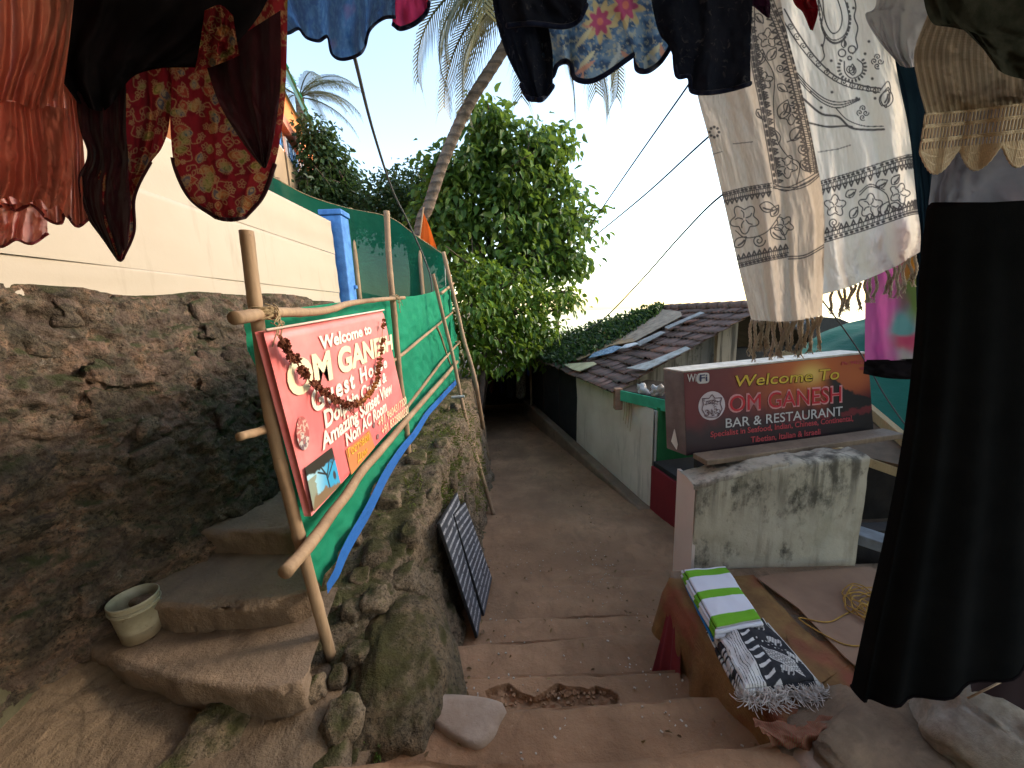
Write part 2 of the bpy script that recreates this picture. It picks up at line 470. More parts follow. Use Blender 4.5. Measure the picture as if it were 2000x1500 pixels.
Z = Z - .03 * np.clip(1 - crack / .03, 0, 1) * smooth(.2, .5, X)
X = X - .11 * np.clip(Y - 8, 0, 20)
V, F, uv = gridmesh(np.stack([X, Y, Z], -1))
build('walkway', V, F[:, ::-1], EARTH, path, uv=uv)

# stones: a small library of rounded, chipped blocks that the walls and the bank share
def rock_mesh(name, seed, mat, blocky=.5, sub=2, amp=.16):
    bm = bmesh.new(); bmesh.ops.create_icosphere(bm, subdivisions=sub, radius=1.0)
    P = np.array([v.co[:] for v in bm.verts]); q = np.sign(P) * np.abs(P) ** (1 - blocky * .55)
    q = q / np.abs(q).max(0); P = P * (1 - blocky) + q * blocky
    P = P * (1 + amp * fbm(P * 1.5 + seed * 3.1, 4, seed))[:, None]
    for v, p in zip(bm.verts, P): v.co = p
    me = bpy.data.meshes.new(name); bm.to_mesh(me); bm.free(); me.materials.append(mat)
    me.polygons.foreach_set('use_smooth', [True] * len(me.polygons)); return me
WST = [rock_mesh('stone', s, WALLST, .8, 3, .34) for s in range(10)]
BST = [rock_mesh('stone', 20 + s, BANKST, .85, 3, .3) for s in range(8)]

def slab_stone(px_poly, z, top, mat, parent, name='stone', seed=1):
    P = np.array([AZ(x, y, z) for x, y in px_poly]); c = P.mean(0)
    n = 26; rings = []
    ang = np.arctan2(P[:, 1] - c[1], P[:, 0] - c[0]); o = np.argsort(ang); P = P[o]
    Q = np.array(curve_pts(np.vstack([P, P[:1]]), 33)[:-1])
    for k, (s, dz) in enumerate([(1.03, -.06), (1.02, -.012), (.97, top * .8), (.8, top), (.5, top * 1.05), (.2, top * 1.02), (.02, top)]):
        r = c + (Q - c) * s; r[:, 2] = z + dz + .007 * fbm(r * 9, 3, seed) ; rings.append(r)
    P = np.array(rings); P = np.concatenate([P, P[:, :1]], 1)
    V, F, uv = gridmesh(P); return build(name, V, F, mat, parent)
slab_stone([(832, 1372), (870, 1362), (930, 1366), (985, 1378), (975, 1412), (962, 1440), (930, 1462), (880, 1440), (850, 1418)], -.135, .02, FLATST, path)
slab_stone([(1800, 1500), (1700, 1380), (1620, 1400), (1540, 1480), (1560, 1560), (1700, 1600), (1850, 1580)], -.08, .10, FLATST, path, seed=5)
# pale chips and grit lying on the path
mb = MB()
for i in range(420):
    y = random.uniform(1.15, 4.2); x = random.uniform(-.3, .9) if random.random() < .5 else random.gauss(.72, .12)
    if x > 1.0 + .1 * (y > 2.4): continue
    s = random.uniform(.002, .0065); z = float(pz(y)) + .004
    R = np.array(Matrix.Rotation(random.uniform(0, 6), 3, 'Z'))
    mb.box((x, y, z), (s * random.uniform(1, 2.5), s * 1.3, s), R)
tag(mb.build('grit', simple('pale_grit', (.5, .44, .36), (.3, .24, .18), 5, .9, 0)), 'pale grit and chips scattered over the worn earth path', 'grit', kind='stuff')

# ---------------------------------------------------------------- landing and the concrete stair going up at the left
X, Y = np.meshgrid(np.linspace(-2.4, -.62, 120), np.linspace(-1.2, 1.75, 150))
Z = .0 + .02 * fbm(np.stack([X * 2.2, Y * 2.2, X * 0], -1), 5, 12) + .10 * smooth(-1.7, -2.2, X) - .10 * smooth(-.85, -.62, X) + .007 * fbm(np.stack([X * 14, Y * 14, X * 0], -1), 3, 2)
V, F, uv = gridmesh(np.stack([X, Y, Z], -1))
tag(build('landing', V, F[:, ::-1], LAND, uv=uv), kind='structure')
stair = thing('concrete_stair', 'worn concrete stair with rounded steps climbing beside the mossy stone wall', 'stairs', (-1.4, 1.5, 0))
def tread(front, z, yback, seed, right=None):
    """front: pixel polyline of the nosing, left to right"""
    C = [AZ(x, y, z) for x, y in front]; C = np.array(curve_pts(C, 90))
    rows = []
    back = C.copy(); back[:, 1] = yback; back[:, 0] = np.minimum(back[:, 0], -1.0)
    for t in np.concatenate([np.linspace(0, .9, 26), np.linspace(.915, 1, 9)]): rows.append(back + (C - back) * t)
    P = np.array(rows); d = np.linalg.norm(P - C, axis=-1)
    P[..., 2] = z + .007 * fbm(P * 3.0 + seed, 4, seed) - .012 * np.clip(1 - d / .018, 0, 1) ** 2 - .02 * smooth(.35, .6, fbm(P * np.array([5, 9, 5]) + 3 * seed, 3, seed + 9)) * np.clip(1 - d / .05, 0, 1)
    nrm = np.zeros_like(C); nrm[:, 1] = -1
    low = []
    for o, dz in ((.006, -.022), (.006, -.045), (-.004, -.09), (-.012, -.16), (-.012, -.3)):
        r = C + nrm * (o + .014 * fbm(C * 11 + dz * 30, 4, seed)[:, None]); r[:, 2] = z + dz; low.append(r)
    P = np.concatenate([P, np.array(low)])
    V, F, uv = gridmesh(P); return build('step', V, F[:, ::-1], CONC, stair, uv=uv)
tread([(110, 1252), (190, 1272), (260, 1300), (340, 1325), (420, 1340), (500, 1347), (555, 1345), (592, 1330), (606, 1300)], .15, 1.85, 1)
tread([(180, 1165), (290, 1176), (380, 1180), (470, 1175), (540, 1168), (600, 1150)], .31, 2.2, 2)
tread([(330, 1032), (420, 1036), (500, 1036), (560, 1034), (620, 1030)], .46, 3.1, 3)
tread([(470, 905), (540, 903), (600, 900), (680, 896)], .60, 3.6, 4)
tread([(560, 828), (620, 826), (700, 822)], .74, 5.5, 5)

# ---------------------------------------------------------------- mossy stone wall at the left, plaster wall above it
swall = thing('stone_wall', 'dark mossy rubble stone retaining wall under the cream plaster wall', 'wall', (-1.9, 2.0, 0))
def wbase(y): return np.interp(y, [-2, 1.0, 1.5, 1.9, 2.25, 2.8, 4.5, 6.5], [-2.25, -2.2, -2.08, -1.76, -1.60, -1.44, -1.36, -1.36])
def wface(y, t): # t 0 base .. 1 top
    return wbase(y) * (1 - t) + -1.945 * t - .0 + .06 * np.sin(t * 3.1)
ys = np.concatenate([np.linspace(-1.2, .5, 40), np.linspace(.51, 3.2, 300), np.linspace(3.22, 5.4, 90)]); ts = np.linspace(0, 1, 170)
Yg, Tg = np.meshgrid(ys, ts)
ztop = 1.79 + .03 * fbm(np.stack([ys * 1.5, ys * 0, ys * 0], -1), 3, 41)
Zg = -.1 + (ztop[None] + .1) * Tg
Xg = wface(Yg, Tg) + .035 * fbm(np.stack([Yg * 2.6, Zg * 3.4, Yg * 0], -1), 5, 50) + .016 * (1 - 2 * np.abs(fbm(np.stack([Yg * 5, Zg * 7, Yg * 0], -1), 4, 51, .6))) + .014 * fbm(np.stack([Yg * 21, Zg * 24, Yg * 0], -1), 3, 53, .65) + .007 * fbm(np.stack([Yg * 60, Zg * 66, Yg * 0], -1), 2, 54)
P = np.stack([Xg, Yg, Zg], -1)
cap1 = P[-1].copy(); cap1[:, 0] = -2.06; cap1[:, 2] += .012
cap2 = cap1.copy(); cap2[:, 0] = -2.2; cap2[:, 2] -= .05
P = np.concatenate([P, cap1[None], cap2[None]])
V, F, uv = gridmesh(P)
build('mortar', V, F, WALLST, swall, uv=uv)
rr = random.Random(3)
cnt = 0
z = .06
while z < 1.72:
    h = rr.uniform(.11, .19); y = .3 + rr.uniform(0, .2)
    while y < 4.6:
        w = rr.uniform(.14, .34)
        if rr.random() < .82 and cnt < 200:
            zz = z + rr.uniform(-.03, .03); t = zz / 1.79
            xx = float(wface(y + w / 2, t)) + .045 * float(fbm(np.array([[(y + w / 2) * 2.6, zz * 3.4, 0]]), 5, 50)[0]) - rr.uniform(.025, .05)
            putw('stone', rr.choice(WST), swall, (xx, y + w / 2, zz), (rr.uniform(-.6, .6), rr.uniform(-.25, .25), rr.uniform(-.3, .3)),
                 (rr.uniform(.028, .048), w * rr.uniform(.36, .5), h * rr.uniform(.34, .5))); cnt += 1
        y += w * 1.04
    z += h
# cream wall: two lifts of plaster with a seam between them
pw = thing('plaster_wall', 'long cream plastered wall standing on top of the mossy stone wall', 'wall', (-2.05, 2, 1.7))
mb = MB()
def wall_panel(y0, y1, z0, z1, x, name, bot=None):
    yy = np.linspace(y0, y1, 80); P = []
    for t in np.linspace(0, 1, 16):
        zb = z0 + 0 * yy if bot is None else bot(yy)
        P.append(np.stack([x + .006 * fbm(np.stack([yy * 1.3, yy * 0 + t * 2, yy * 0], -1), 2, 6), yy, zb + (z1 - zb) * t], -1))
    P.append(np.stack([np.full(80, x - .16), yy, np.full(80, z1)], -1)); P.append(np.stack([np.full(80, x - .16), yy, np.full(80, z0)], -1))
    V, F, uv = gridmesh(np.array(P)); return build(name, V, F, CREAM, pw, uv=uv)
wall_panel(-1.2, 4.62, 1.70, 1.905, -2.0, 'plaster_course')
wall_panel(-1.2, 4.62, 1.9065, 2.34, -1.998, 'plaster_course')
wall_panel(-1.2, 4.62, 2.3415, 2.70, -1.999, 'plaster_course')
gp = thing('gate_post', 'bright blue painted square gate post at the end of the cream wall', 'post', (-1.98, 4.75, 1.5))
MB().box((-2.02, 4.78, 2.1), (.24, .22, 1.36)).build('post_shaft', BLUEPAINT, gp, .012)
MB().box((-2.02, 4.78, 2.815), (.27, .25, .06)).build('post_cap', BLUEPAINT, gp, .01)
MB().box((-1.885, 4.84, 1.98), (.03, .05, .04)).build('hinge_bolt', BLUEPAINT, gp, .005)

# ---------------------------------------------------------------- earth and stone bank between the stair and the path
bank = thing('stone_bank', 'rough bank of earth and boulders between the bamboo fence and the sunken path', 'bank', (-.7, 2, 0))
def bank_top(y): return np.interp(y, [.9, 1.3, 1.7, 2.3, 3.2, 4.5, 8, 12], [-.06, .02, .10, .30, .42, .5, .35, .1])
def bank_foot(y): return np.interp(y, [.9, 1.15, 1.4, 1.75, 2.05, 2.4, 3, 4.3, 6, 8, 10, 13], [-.66, -.55, -.43, -.42, -.43, -.43, -.40, -.32, -.44, -.62, -.9, -1.3])
def crest(y): return np.interp(y, [.9, 1.5, 2.2, 3.2, 4.5, 6, 9, 13], [-.86, -.80, -.74, -.70, -.66, -.74, -.98, -1.5])
ys = np.concatenate([np.linspace(.95, 4.4, 300), np.linspace(4.43, 13, 160)]); ts = np.linspace(0, 1, 90)
Yg, Tg = np.meshgrid(ys, ts)
bt, bf, bc, bz = bank_top(Yg), bank_foot(Yg), crest(Yg), pz(Yg + .06) - .05
s1 = np.clip(Tg / .28, 0, 1); s2 = np.clip((Tg - .28) / .72, 0, 1)
Xg = (bc - .5) + .5 * s1 + (bf - bc) * (s2 ** .85)
Zg = bt - .04 * s1 + (bz - bt + .04) * (s2 ** 1.25)
dn = .06 * fbm(np.stack([Yg * 2.4, Zg * 3, Xg * 3], -1), 5, 60) + .035 * (.5 - np.abs(fbm(np.stack([Yg * 5, Zg * 6, Xg * 5], -1), 4, 66, .6))) + .022 * fbm(np.stack([Yg * 12, Zg * 13, Xg * 12], -1), 4, 61, .65)
Xg = Xg + dn * smooth(0, .3, Tg); Zg = Zg + dn * .6
V, F, uv = gridmesh(np.stack([Xg, Yg, Zg], -1))
build('earth_face', V, F[:, ::-1], BANKST, bank, uv=uv)
def at_bank(px, py):
    """first point of the bank surface along the viewing ray"""
    d = ray(px, py); t = np.linspace(.9, 9, 500); Q = EYE + t[:, None] * d
    yy = Q[:, 1]; s = np.clip((Q[:, 0] - crest(yy)) / (bank_foot(yy) - crest(yy) + 1e-6), 0, 1)
    zs = bank_top(yy) - .04 + (pz(yy) - .05 - bank_top(yy) + .04) * (s ** (1.25 / .85))
    k = np.argmax(Q[:, 2] < zs); return Q[k]
# boulders one can pick out, by where they sit
for k, (px, py, w, h, tilt, dp) in enumerate([(668, 1425, 62, 62, .1, .05), (625, 1355, 32, 62, .3, .06), (598, 1292, 24, 55, -.5, .05), (700, 1278, 42, 26, -.3, .05),
     (660, 1325, 30, 26, .2, .04), (700, 1345, 30, 28, 0, .03), (735, 1175, 50, 34, .2, .05), (690, 1200, 40, 36, -.2, .05), (770, 1215, 48, 28, -.3, .05), (790, 1130, 50, 36, .3, .04),
     (735, 1085, 60, 44, -.1, .05), (690, 1060, 30, 40, .4, .06), (800, 1050, 44, 50, .2, .05), (835, 985, 34, 52, .1, .04), (760, 985, 50, 40, -.2, .05), (815, 905, 44, 34, 0, .05),
     (860, 880, 34, 40, .2, .05), (880, 940, 30, 34, -.2, .05), (905, 840, 22, 26, .2, .05), (890, 800, 18, 24, -.3, .05), (905, 985, 22, 36, .1, .05), (925, 930, 18, 30, -.1, .05),
     (650, 1490, 60, 40, .2, .05), (705, 1130, 36, 30, .3, .05), (720, 1470, 34, 30, -.2, .04), (850, 1030, 28, 30, .2, .03), (640, 1245, 18, 14, 0, .03), (655, 1180, 30, 24, .2, .05)]):
    c = at_bank(px, py)
    if c[1] < 1.05: continue
    dd = np.linalg.norm(c - EYE) * .82
    putw('stone', BST[k % 8], bank, tuple(c), (tilt, random.uniform(-.3, .3), random.uniform(-.4, .4)),
         (w / FPX * dd * .5, w / FPX * dd * .62, h / FPX * dd * .62))
# the big mossy boulder beside the steps
bm = bmesh.new(); bmesh.ops.create_icosphere(bm, subdivisions=6, radius=1.0)
P = np.array([v.co[:] for v in bm.verts]); q = np.sign(P) * np.abs(P) ** .75
P = q * (1 + .10 * fbm(P * 1.3 + 4.2, 4, 91) + .028 * fbm(P * 7, 4, 92))[:, None]
P = P * np.array([.29, .50, .40]); a = .22; R = np.array([[math.cos(a), -math.sin(a), 0], [math.sin(a), math.cos(a), 0], [0, 0, 1]])
P = P @ R.T + np.array([-.62, 1.64, -.36])
for v, p in zip(bm.verts, P): v.co = p
me = bpy.data.meshes.new('boulder'); bm.to_mesh(me); bm.free(); me.materials.append(BOULD); me.polygons.foreach_set('use_smooth', [True] * len(me.polygons))
tag(put('boulder', me, bank), 'big rounded boulder coated with brown green moss')

# ---------------------------------------------------------------- bamboo fence with green net
FX = -.92
fence = thing('bamboo_fence', 'fence of weathered bamboo poles and rails backed with bright green shade net', 'fence', (-.92, 1.56, .05))
def bamboo(name, ctrl, r0, r1, parent, seed=0, n=14, nodes=.32, wob=.006):
    C = np.array(curve_pts(ctrl, 60)); L = np.linalg.norm(np.diff(C, axis=0), axis=1).sum(); s = np.linspace(0, L, 60)
    C = C + wob * np.stack([vnoise(np.stack([s * 2.3, s * 0 + q * 5.1, s * 0], -1), seed) for q in range(3)], -1)
    r = np.linspace(r0, r1, 60) * (1 + .05 * vnoise(np.stack([s * 6, s * 0, s * 0], -1), seed + 3))
    r = r + r0 * .13 * np.exp(-((((s + seed * .11) % nodes) - nodes / 2) / .012) ** 2)
    V, F = tube(C, list(r), n); return build(name, V, F, BAMB, parent)
def fx(px, py, x=FX): return AX(px, py, x)
bamboo('post', [fx(482, 455), fx(500, 600), fx(530, 800), fx(566, 970), fx(606, 1130), (FX, 1.555, .0)], .023, .0235, fence, 1)
bamboo('post', [fx(755, 412, -.93), fx(765, 560, -.93), fx(782, 740, -.93), (-.93, 3.16, .38)], .023, .025, fence, 2)
bamboo('post', [AX(845, 535, -.88), AY(880, 680, 4.70), AY(906, 800, 4.55), AY(928, 885, 4.42), AZ(965, 1008, -.82)], .021, .025, fence, 3)
bamboo('post', [AX(866, 492, -.90), AY(903, 650, 5.75), AY(932, 765, 5.65), AZ(953, 900, -.90)], .028, .033, fence, 4)
bamboo('rail', [AX(452, 622, -.885), AX(545, 612, -.885), AX(650, 600, -.885), AX(700, 588, -.885), AX(788, 579, -.885)], .0215, .014, fence, 5, nodes=.5, wob=.012)
bamboo('rail', [AX(558, 1117, -.86), AX(640, 1015, -.86), AX(720, 905, -.86), AX(800, 815, -.86), AX(893, 707, -.86)], .026, .024, fence, 6)
bamboo('rail', [AX(470, 855, -.955), AX(545, 828, -.955), AX(660, 775, -.96), AX(775, 698, -.955), AX(853, 637, -.90), AX(884, 610, -.9)], .016, .014, fence, 7)
bamboo('rail', [AX(790, 800, -.97), AX(873, 695, -.9), AX(898, 668, -.88)], .017, .014, fence, 8)
bamboo('rail', [AX(852, 638, -.9), AX(862, 660, -.9), AX(880, 712, -.9)], .014, .012, fence, 9)
bamboo('rail', [AX(862, 573, -.9), AX(886, 553, -.9)], .02, .018, fence, 10)
MB().tube([AY(882, 776, 4.5), AY(907, 774, 4.5)], .016, 12).build('pipe_stub', simple('grey_pipe', (.5, .48, .44), (.36, .34, .3), 10, .5, .1), fence, smooth_=False)
# ropes lashed round the crossings
def lashing(c, r, name='rope_lashing', turns=7, seed=0, ax=(0, 0, 1)):
    rr = random.Random(seed); mb = MB()
    for k in range(turns):
        tilt = rr.uniform(-.7, .7); pts = []
        for th in np.linspace(0, 2 * math.pi, 20):
            p = np.array([math.cos(th) * r * rr.uniform(.97, 1.06), math.sin(th) * r * rr.uniform(.97, 1.06), math.sin(th + k) * r * tilt])
            pts.append(np.array(c) + p)
        mb.tube(pts, .0045, 5, False)
    for k in range(9):
        a = np.array(c) + np.array([r * .9, rr.uniform(-r, r), rr.uniform(-r, r)])
        mb.tube(curve_pts([a, a + np.array([.02, rr.uniform(-.03, .03), -.02]), a + np.array([.02, rr.uniform(-.05, .05), rr.uniform(-.09, -.02)])], 8), .0022, 4, False)
    return mb.build(name, ROPEM, fence, smooth_=True)
lashing(AX(513, 612, -.90), .040, seed=1)
lashing(AX(768, 582, -.90), .032, turns=4, seed=2)
for k, (x, y) in enumerate([(887, 607), (893, 668), (899, 690)]): lashing(AX(x, y, -.9), .034, turns=3, seed=5 + k)

def sheet(name, rows, mat, parent, n=(60, 60), fold=None, uvs=True, solid=0, X=None):
    """rows: list of rows of 3D control points, smooth surface through them"""
    P = curve_pts(np.array([curve_pts(r, n[0]) for r in rows]), n[1])
    if fold is not None:
        uu, vv = np.meshgrid(np.linspace(0, 1, n[0]), np.linspace(0, 1, n[1])); P = P + fold(uu, vv, P)
    V, F, uv = gridmesh(P); return build(name, V, F, mat, parent, uv=uv)
def net_fold(u, v, P):
    s = P[..., 1] * .55 + P[..., 2] * 1.0
    d = .009 * np.sin(s * 34 + 2.2 * fbm(P * 1.4, 3, 8)) * (.3 + .7 * v) + .018 * fbm(P * np.array([1, 3.0, 5]), 4, 18) + .01 * fbm(P * 16, 2, 19)
    return np.stack([d, d * 0, d * 0], -1)
nx_ = -.985
top = [AX(482, 622, nx_), AX(560, 606, nx_), AX(650, 592, nx_), AX(760, 582, nx_), AX(830, 574, nx_), AX(878, 557, -.93)]
mid = [AX(545, 900, nx_), AX(600, 850, nx_), AX(690, 780, nx_), AX(780, 705, nx_), AX(850, 660, nx_), AX(890, 640, -.93)]
low = [AX(600, 1080, nx_), AX(640, 1010, -.97), AX(720, 900, -.96), AX(790, 815, -.96), AX(855, 745, -.96), AX(897, 700, -.93)]
bot = [AX(632, 1146, -.95), AX(668, 1075, -.94), AX(745, 928, -.93), AX(800, 850, -.93), AX(850, 785, -.93), AX(893, 738, -.92)]
sheet('shade_net', [top, mid, low, bot], NET, fence, (170, 90), net_fold)
hem = [AX(638, 1140, -.90), AX(672, 1068, -.90), AX(746, 926, -.89), AX(801, 848, -.89), AX(850, 784, -.89), AX(893, 738, -.88)]
hem2 = [AX(640, 1160, -.90), AX(684, 1082, -.90), AX(757, 938, -.89), AX(808, 858, -.89), AX(854, 793, -.89), AX(894, 748, -.88)]
sheet('net_hem', [hem, hem2], BLUET, fence, (90, 6), lambda u, v, P: np.stack([.006 * np.sin(u * 23), 0 * u, .004 * np.sin(u * 37)], -1))
# the higher dark net that closes off the plot behind the cream wall
up = thing('shade_net_screen', 'tall dark green shade net screen sagging behind the blue gate post', 'net screen', (-2.3, 5.4, 1.2))
T_ = [AY(470, 318, 4.9), AY(535, 347, 5.0), AY(600, 381, 5.3), AY(680, 407, 5.6), AY(760, 424, 5.8), AY(815, 462, 5.9), AY(869, 499, 6.0)]
Mid = [p * np.array([1, 1, .5]) + np.array([.03, .1, .5 * 1.35]) for p in T_]
B_ = [np.array([p[0], p[1], .7]) for p in T_]
def up_fold(u, v, P):
    d = .05 * fbm(P * np.array([1.2, 1.2, .8]), 4, 28) + .03 * np.sin(u * 22 + 3 * v)
    return np.stack([d * .4, d, 0 * d], -1)
sheet('net_sheet', [T_, Mid, B_], NETD, up, (120, 60), up_fold)
MB().tube(curve_pts(T_, 50), .006, 6).build('top_cord', ROPEM, up, smooth_=True)
MB().tube([AY(868, 499, 6.0), AY(871, 575, 6.0)], .007, 6).build('edge_cord', simple('pale_cord', (.5, .5, .42), (.35, .33, .28), 20, .8, .1), up, smooth_=True)
for p in (T_[1], T_[3], T_[5]):
    V, F = tube([np.array([p[0], p[1] + .07, .7]), np.array([p[0], p[1] + .07, p[2] + .02])], .03, 10); build('pole', V, F, BAMB, up)

# ================================================================ lettering
_tcache = {}
def text_data(s, bold=.0, sp=1.0, shear=0.0):
    k = (s, bold, sp, shear)
    if k not in _tcache:
        cd = bpy.data.curves.new('lettering', 'FONT'); cd.body = s; cd.offset = bold; cd.resolution_u = 4; cd.extrude = .02
        cd.space_character = sp; cd.shear = shear
        ob = bpy.data.objects.new('tmp', cd); COL.objects.link(ob)
        bpy.context.view_layer.update()
        me = bpy.data.meshes.new_from_object(ob)
        V = np.array([v.co[:] for v in me.vertices]); F = [tuple(p.vertices) for p in me.polygons]
        bpy.data.objects.remove(ob); bpy.data.curves.remove(cd); bpy.data.meshes.remove(me)
        _tcache[k] = (V, F)
    return _tcache[k]
CAP = text_data('H')[0][:, 1].max()
def lettering(s, A, B, up, n, mat, parent, bold=.0, sp=1.0, off=.003, name='lettering', shear=0.0, up2=None):
    """baseline from A to B, cap height vector up (at A) and up2 (at B), face normal n"""
    V, F = text_data(s, bold, sp, shear); A, B, up, n = (np.array(q, float) for q in (A, B, up, n))
    u2 = up if up2 is None else np.array(up2, float)
    x = (V[:, 0] - V[:, 0].min()) / (V[:, 0].max() - V[:, 0].min())
    P = A + x[:, None] * (B - A) + (V[:, 1] / CAP)[:, None] * (up * (1 - x[:, None]) + u2 * x[:, None]) + n * (off + np.where(V[:, 2] > 0, .0012, 0))[:, None]
    # one object per word: islands of the outline are sorted along the line and split at the wide gaps
    lab = np.arange(len(V))
    E = np.array([(f[0], q) for f in F for q in f[1:]])
    while True:
        m = np.minimum(lab[E[:, 0]], lab[E[:, 1]]); new = lab.copy(); np.minimum.at(new, E[:, 0], m); np.minimum.at(new, E[:, 1], m); new = new[new]
        if (new == lab).all(): break
        lab = new
    isl = sorted((V[lab == k, 0].min(), V[lab == k, 0].max(), k) for k in np.unique(lab)); words, end = [], None
    for a, b, k in isl:
        if end is None or a - end > .17 * sp ** 2: words.append(set()); end = b
        words[-1].add(k); end = max(end, b)
    for wd in words:
        sel = np.isin(lab, list(wd)); idx = np.cumsum(sel) - 1
        o = build(name, P[sel], [tuple(idx[q] for q in f) for f in F if sel[f[0]]], mat, parent, smooth_=False)
    return o

# ================================================================ red guest house sign on the fence
RX = -.845
sgn = thing('guest_house_sign', 'big red guest house banner sign hanging on the bamboo fence', 'sign', tuple(AX(600, 1025, RX)))
sTL, sTR, sBR, sBL = AX(521, 648, RX), AX(750, 607, RX), AX(795, 806, RX), AX(614, 1008, RX)
def quadgrid(TL, TR, BR, BL, nu, nv):
    u, v = np.meshgrid(np.linspace(0, 1, nu), np.linspace(0, 1, nv)); u = u[..., None]; v = v[..., None]
    return (np.array(TL) * (1 - u) + np.array(TR) * u) * (1 - v) + (np.array(BL) * (1 - u) + np.array(BR) * u) * v
n = NT('red_banner_vinyl'); v = n.coord()
a = n.mix(n.noise(2.5, 4, .6, v), (.76, .19, .18), (.70, .13, .13))
a = n.mix(n.ramp(n.noise(4, 6, .65, n.mapping(v, (1, .6, 1))), [(.42, 0.0), (.75, .6)]), a, (.78, .33, .30))
n.color(a).rough(.42); n.b.inputs['Specular IOR Level'].default_value = .7; n.bump(n.noise(5, 3, .5, n.mapping(v, (1, 1, .5))), .25, .02)
REDV = n.m
P = quadgrid(sTL, sTR, sBR, sBL, 60, 40)
uu, vv = np.meshgrid(np.linspace(0, 1, 60), np.linspace(0, 1, 40))
edge = np.minimum.reduce([uu * 1.6, (1 - uu) * 1.6, vv, 1 - vv])
P[..., 0] += .002 * fbm(P * np.array([1, 2, 2]), 2, 5) * smooth(0, .2, edge) - .012 * np.clip(1 - edge / .012, 0, 1)
ring = [P]
V, F, uv = gridmesh(P); V = list(V); F = [tuple(f) for f in F]
nu, nv = 60, 40
loop = [(0, i) for i in range(nu)] + [(j, nu - 1) for j in range(1, nv)] + [(nv - 1, i) for i in range(nu - 2, -1, -1)] + [(j, 0) for j in range(nv - 2, 0, -1)]
b0 = len(V)
for j, i in loop: V.append(P[j, i] + np.array([-.03, 0, 0]))
m_ = len(loop)
for k in range(m_):
    j, i = loop[k]; j2, i2 = loop[(k + 1) % m_]; F.append((j * nu + i, b0 + k, b0 + (k + 1) % m_, j2 * nu + i2))
F.append(tuple(range(b0, b0 + m_)))
banner = build('banner', V, F, REDV, sgn)
MB().tube([sTL + (0.0, 0, .006), sTR + (0.0, 0, .006)], .005, 6).build('top_edging', flat('pale_edging', (.72, .55, .45)), sgn, smooth_=True)
TXT = flat('cream_print', (.80, .66, .42)); TXTW = flat('white_print', (.82, .72, .58)); TXTY = flat('pale_yellow_print', (.80, .58, .36))
nrm = np.array([1.0, 0, 0])
def s2(zx, zy): return AX(480 + zx / 3.333, 600 + zy / 3.333, RX)
def sline(s, ax, ay, at, bx, by, btop, mat, bold=.02, sp=1.0):
    A, B = s2(ax, ay), s2(bx, by)
    ua, ub = s2(ax - .24 * (ay - at), at) - A, s2(bx - .25 * (by - btop), btop) - B; ua[1] = ub[1] = 0
    return lettering(s, A, B, ua, nrm, mat, banner, bold, sp, off=.0055, up2=ub)
sline('Welcome to', 478, 278, 195, 812, 168, 112, TXTW, .032)
sline('OM GANESH', 278, 592, 372, 952, 268, 185, TXT, .042)
sline('Guest House', 430, 690, 550, 915, 388, 328, TXTW, .03, 1.25)
sline('Dolphin Cruise &', 512, 787, 685, 912, 478, 425, TXTW, .03)
sline('Amazing Sunset View', 492, 930, 838, 948, 553, 488, TXTW, .03)
sline('Non AC Room', 650, 905, 832, 912, 672, 610, TXTW, .03)
sline('+91 9604317320', 858, 785, 738, 1042, 626, 585, TXTY, .012)
sline('+91 8328800330', 882, 836, 790, 1056, 690, 645, TXTY, .012)
Q = [s2(645, 932) + nrm * .0045, s2(800, 800) + nrm * .0045, s2(836, 912) + nrm * .0045, s2(682, 1092) + nrm * .0045]
V, F, uv = gridmesh(quadgrid(*Q, 8, 8)); patch_ = build('orange_patch', V, F, flat('orange_patch_print', (.56, .20, .07)), banner)
YP = flat('yellow_print', (.80, .42, .05))
A, B = s2(662, 978), s2(798, 862); lettering('Гостевой', A, B, s2(655, 925) - A, nrm, YP, patch_, .006, 1.0, .0065)
A, B = s2(722, 1010), s2(785, 952); lettering('Дом', A, B, s2(715, 962) - A, nrm, YP, patch_, .006, 1.0, .0065)
# round phone marks
for (zx, zy, c) in ((832, 768, (.25, .13, .12)), (856, 842, (.45, .55, .5))):
    c0 = s2(zx, zy) + nrm * .0045; th = np.linspace(0, 2 * math.pi, 17)[:-1]
    build('phone_mark', [c0 + .016 * np.array([0, math.cos(t) * 1.3, math.sin(t) * 1.1]) for t in th], [tuple(range(16))], flat('phone_mark_print', c), banner, smooth_=False)
# printed picture of a tall tree on a blue sky, painted on the banner
PR = NT('printed_colours'); PR.color(PR.attr('print')).rough(.45); PRINT = PR.m
PRM = NT('printed_colours_matt'); PRM.color(PRM.attr('print')).rough(.85); PRM.bump(PRM.noise(300, 3), .15, .002); PRINTM = PRM.m
def seg_d(X, Y, a, b):
    ax, ay = a; bx, by = b; t = np.clip(((X - ax) * (bx - ax) + (Y - ay) * (by - ay)) / ((bx - ax) ** 2 + (by - ay) ** 2 + 1e-12), 0, 1)
    return np.hypot(X - ax - t * (bx - ax), Y - ay - t * (by - ay))
def poly_d(X, Y, pts):
    d = np.full(X.shape, 9.0)
    for a, b in zip(pts[:-1], pts[1:]): d = np.minimum(d, seg_d(X, Y, a, b))
    return d
def lay(c, m, k):
    m = np.clip(m, 0, 1)[..., None]; return c * (1 - m) + np.array(k) * m
u, v = np.meshgrid(np.linspace(0, 1, 90), np.linspace(0, 1, 90))
c = np.zeros(u.shape + (3,)); c[:] = (.04, .30, .50); c = lay(c, smooth(.9, .2, u + .3 * v), (.35, .55, .60))
nz = fbm(np.stack([u * 6, v * 6, u * 0], -1), 4, 3)
c = lay(c, smooth(.32, .24, v + .12 * nz - .12 * u + .06), (.035, .03, .022))
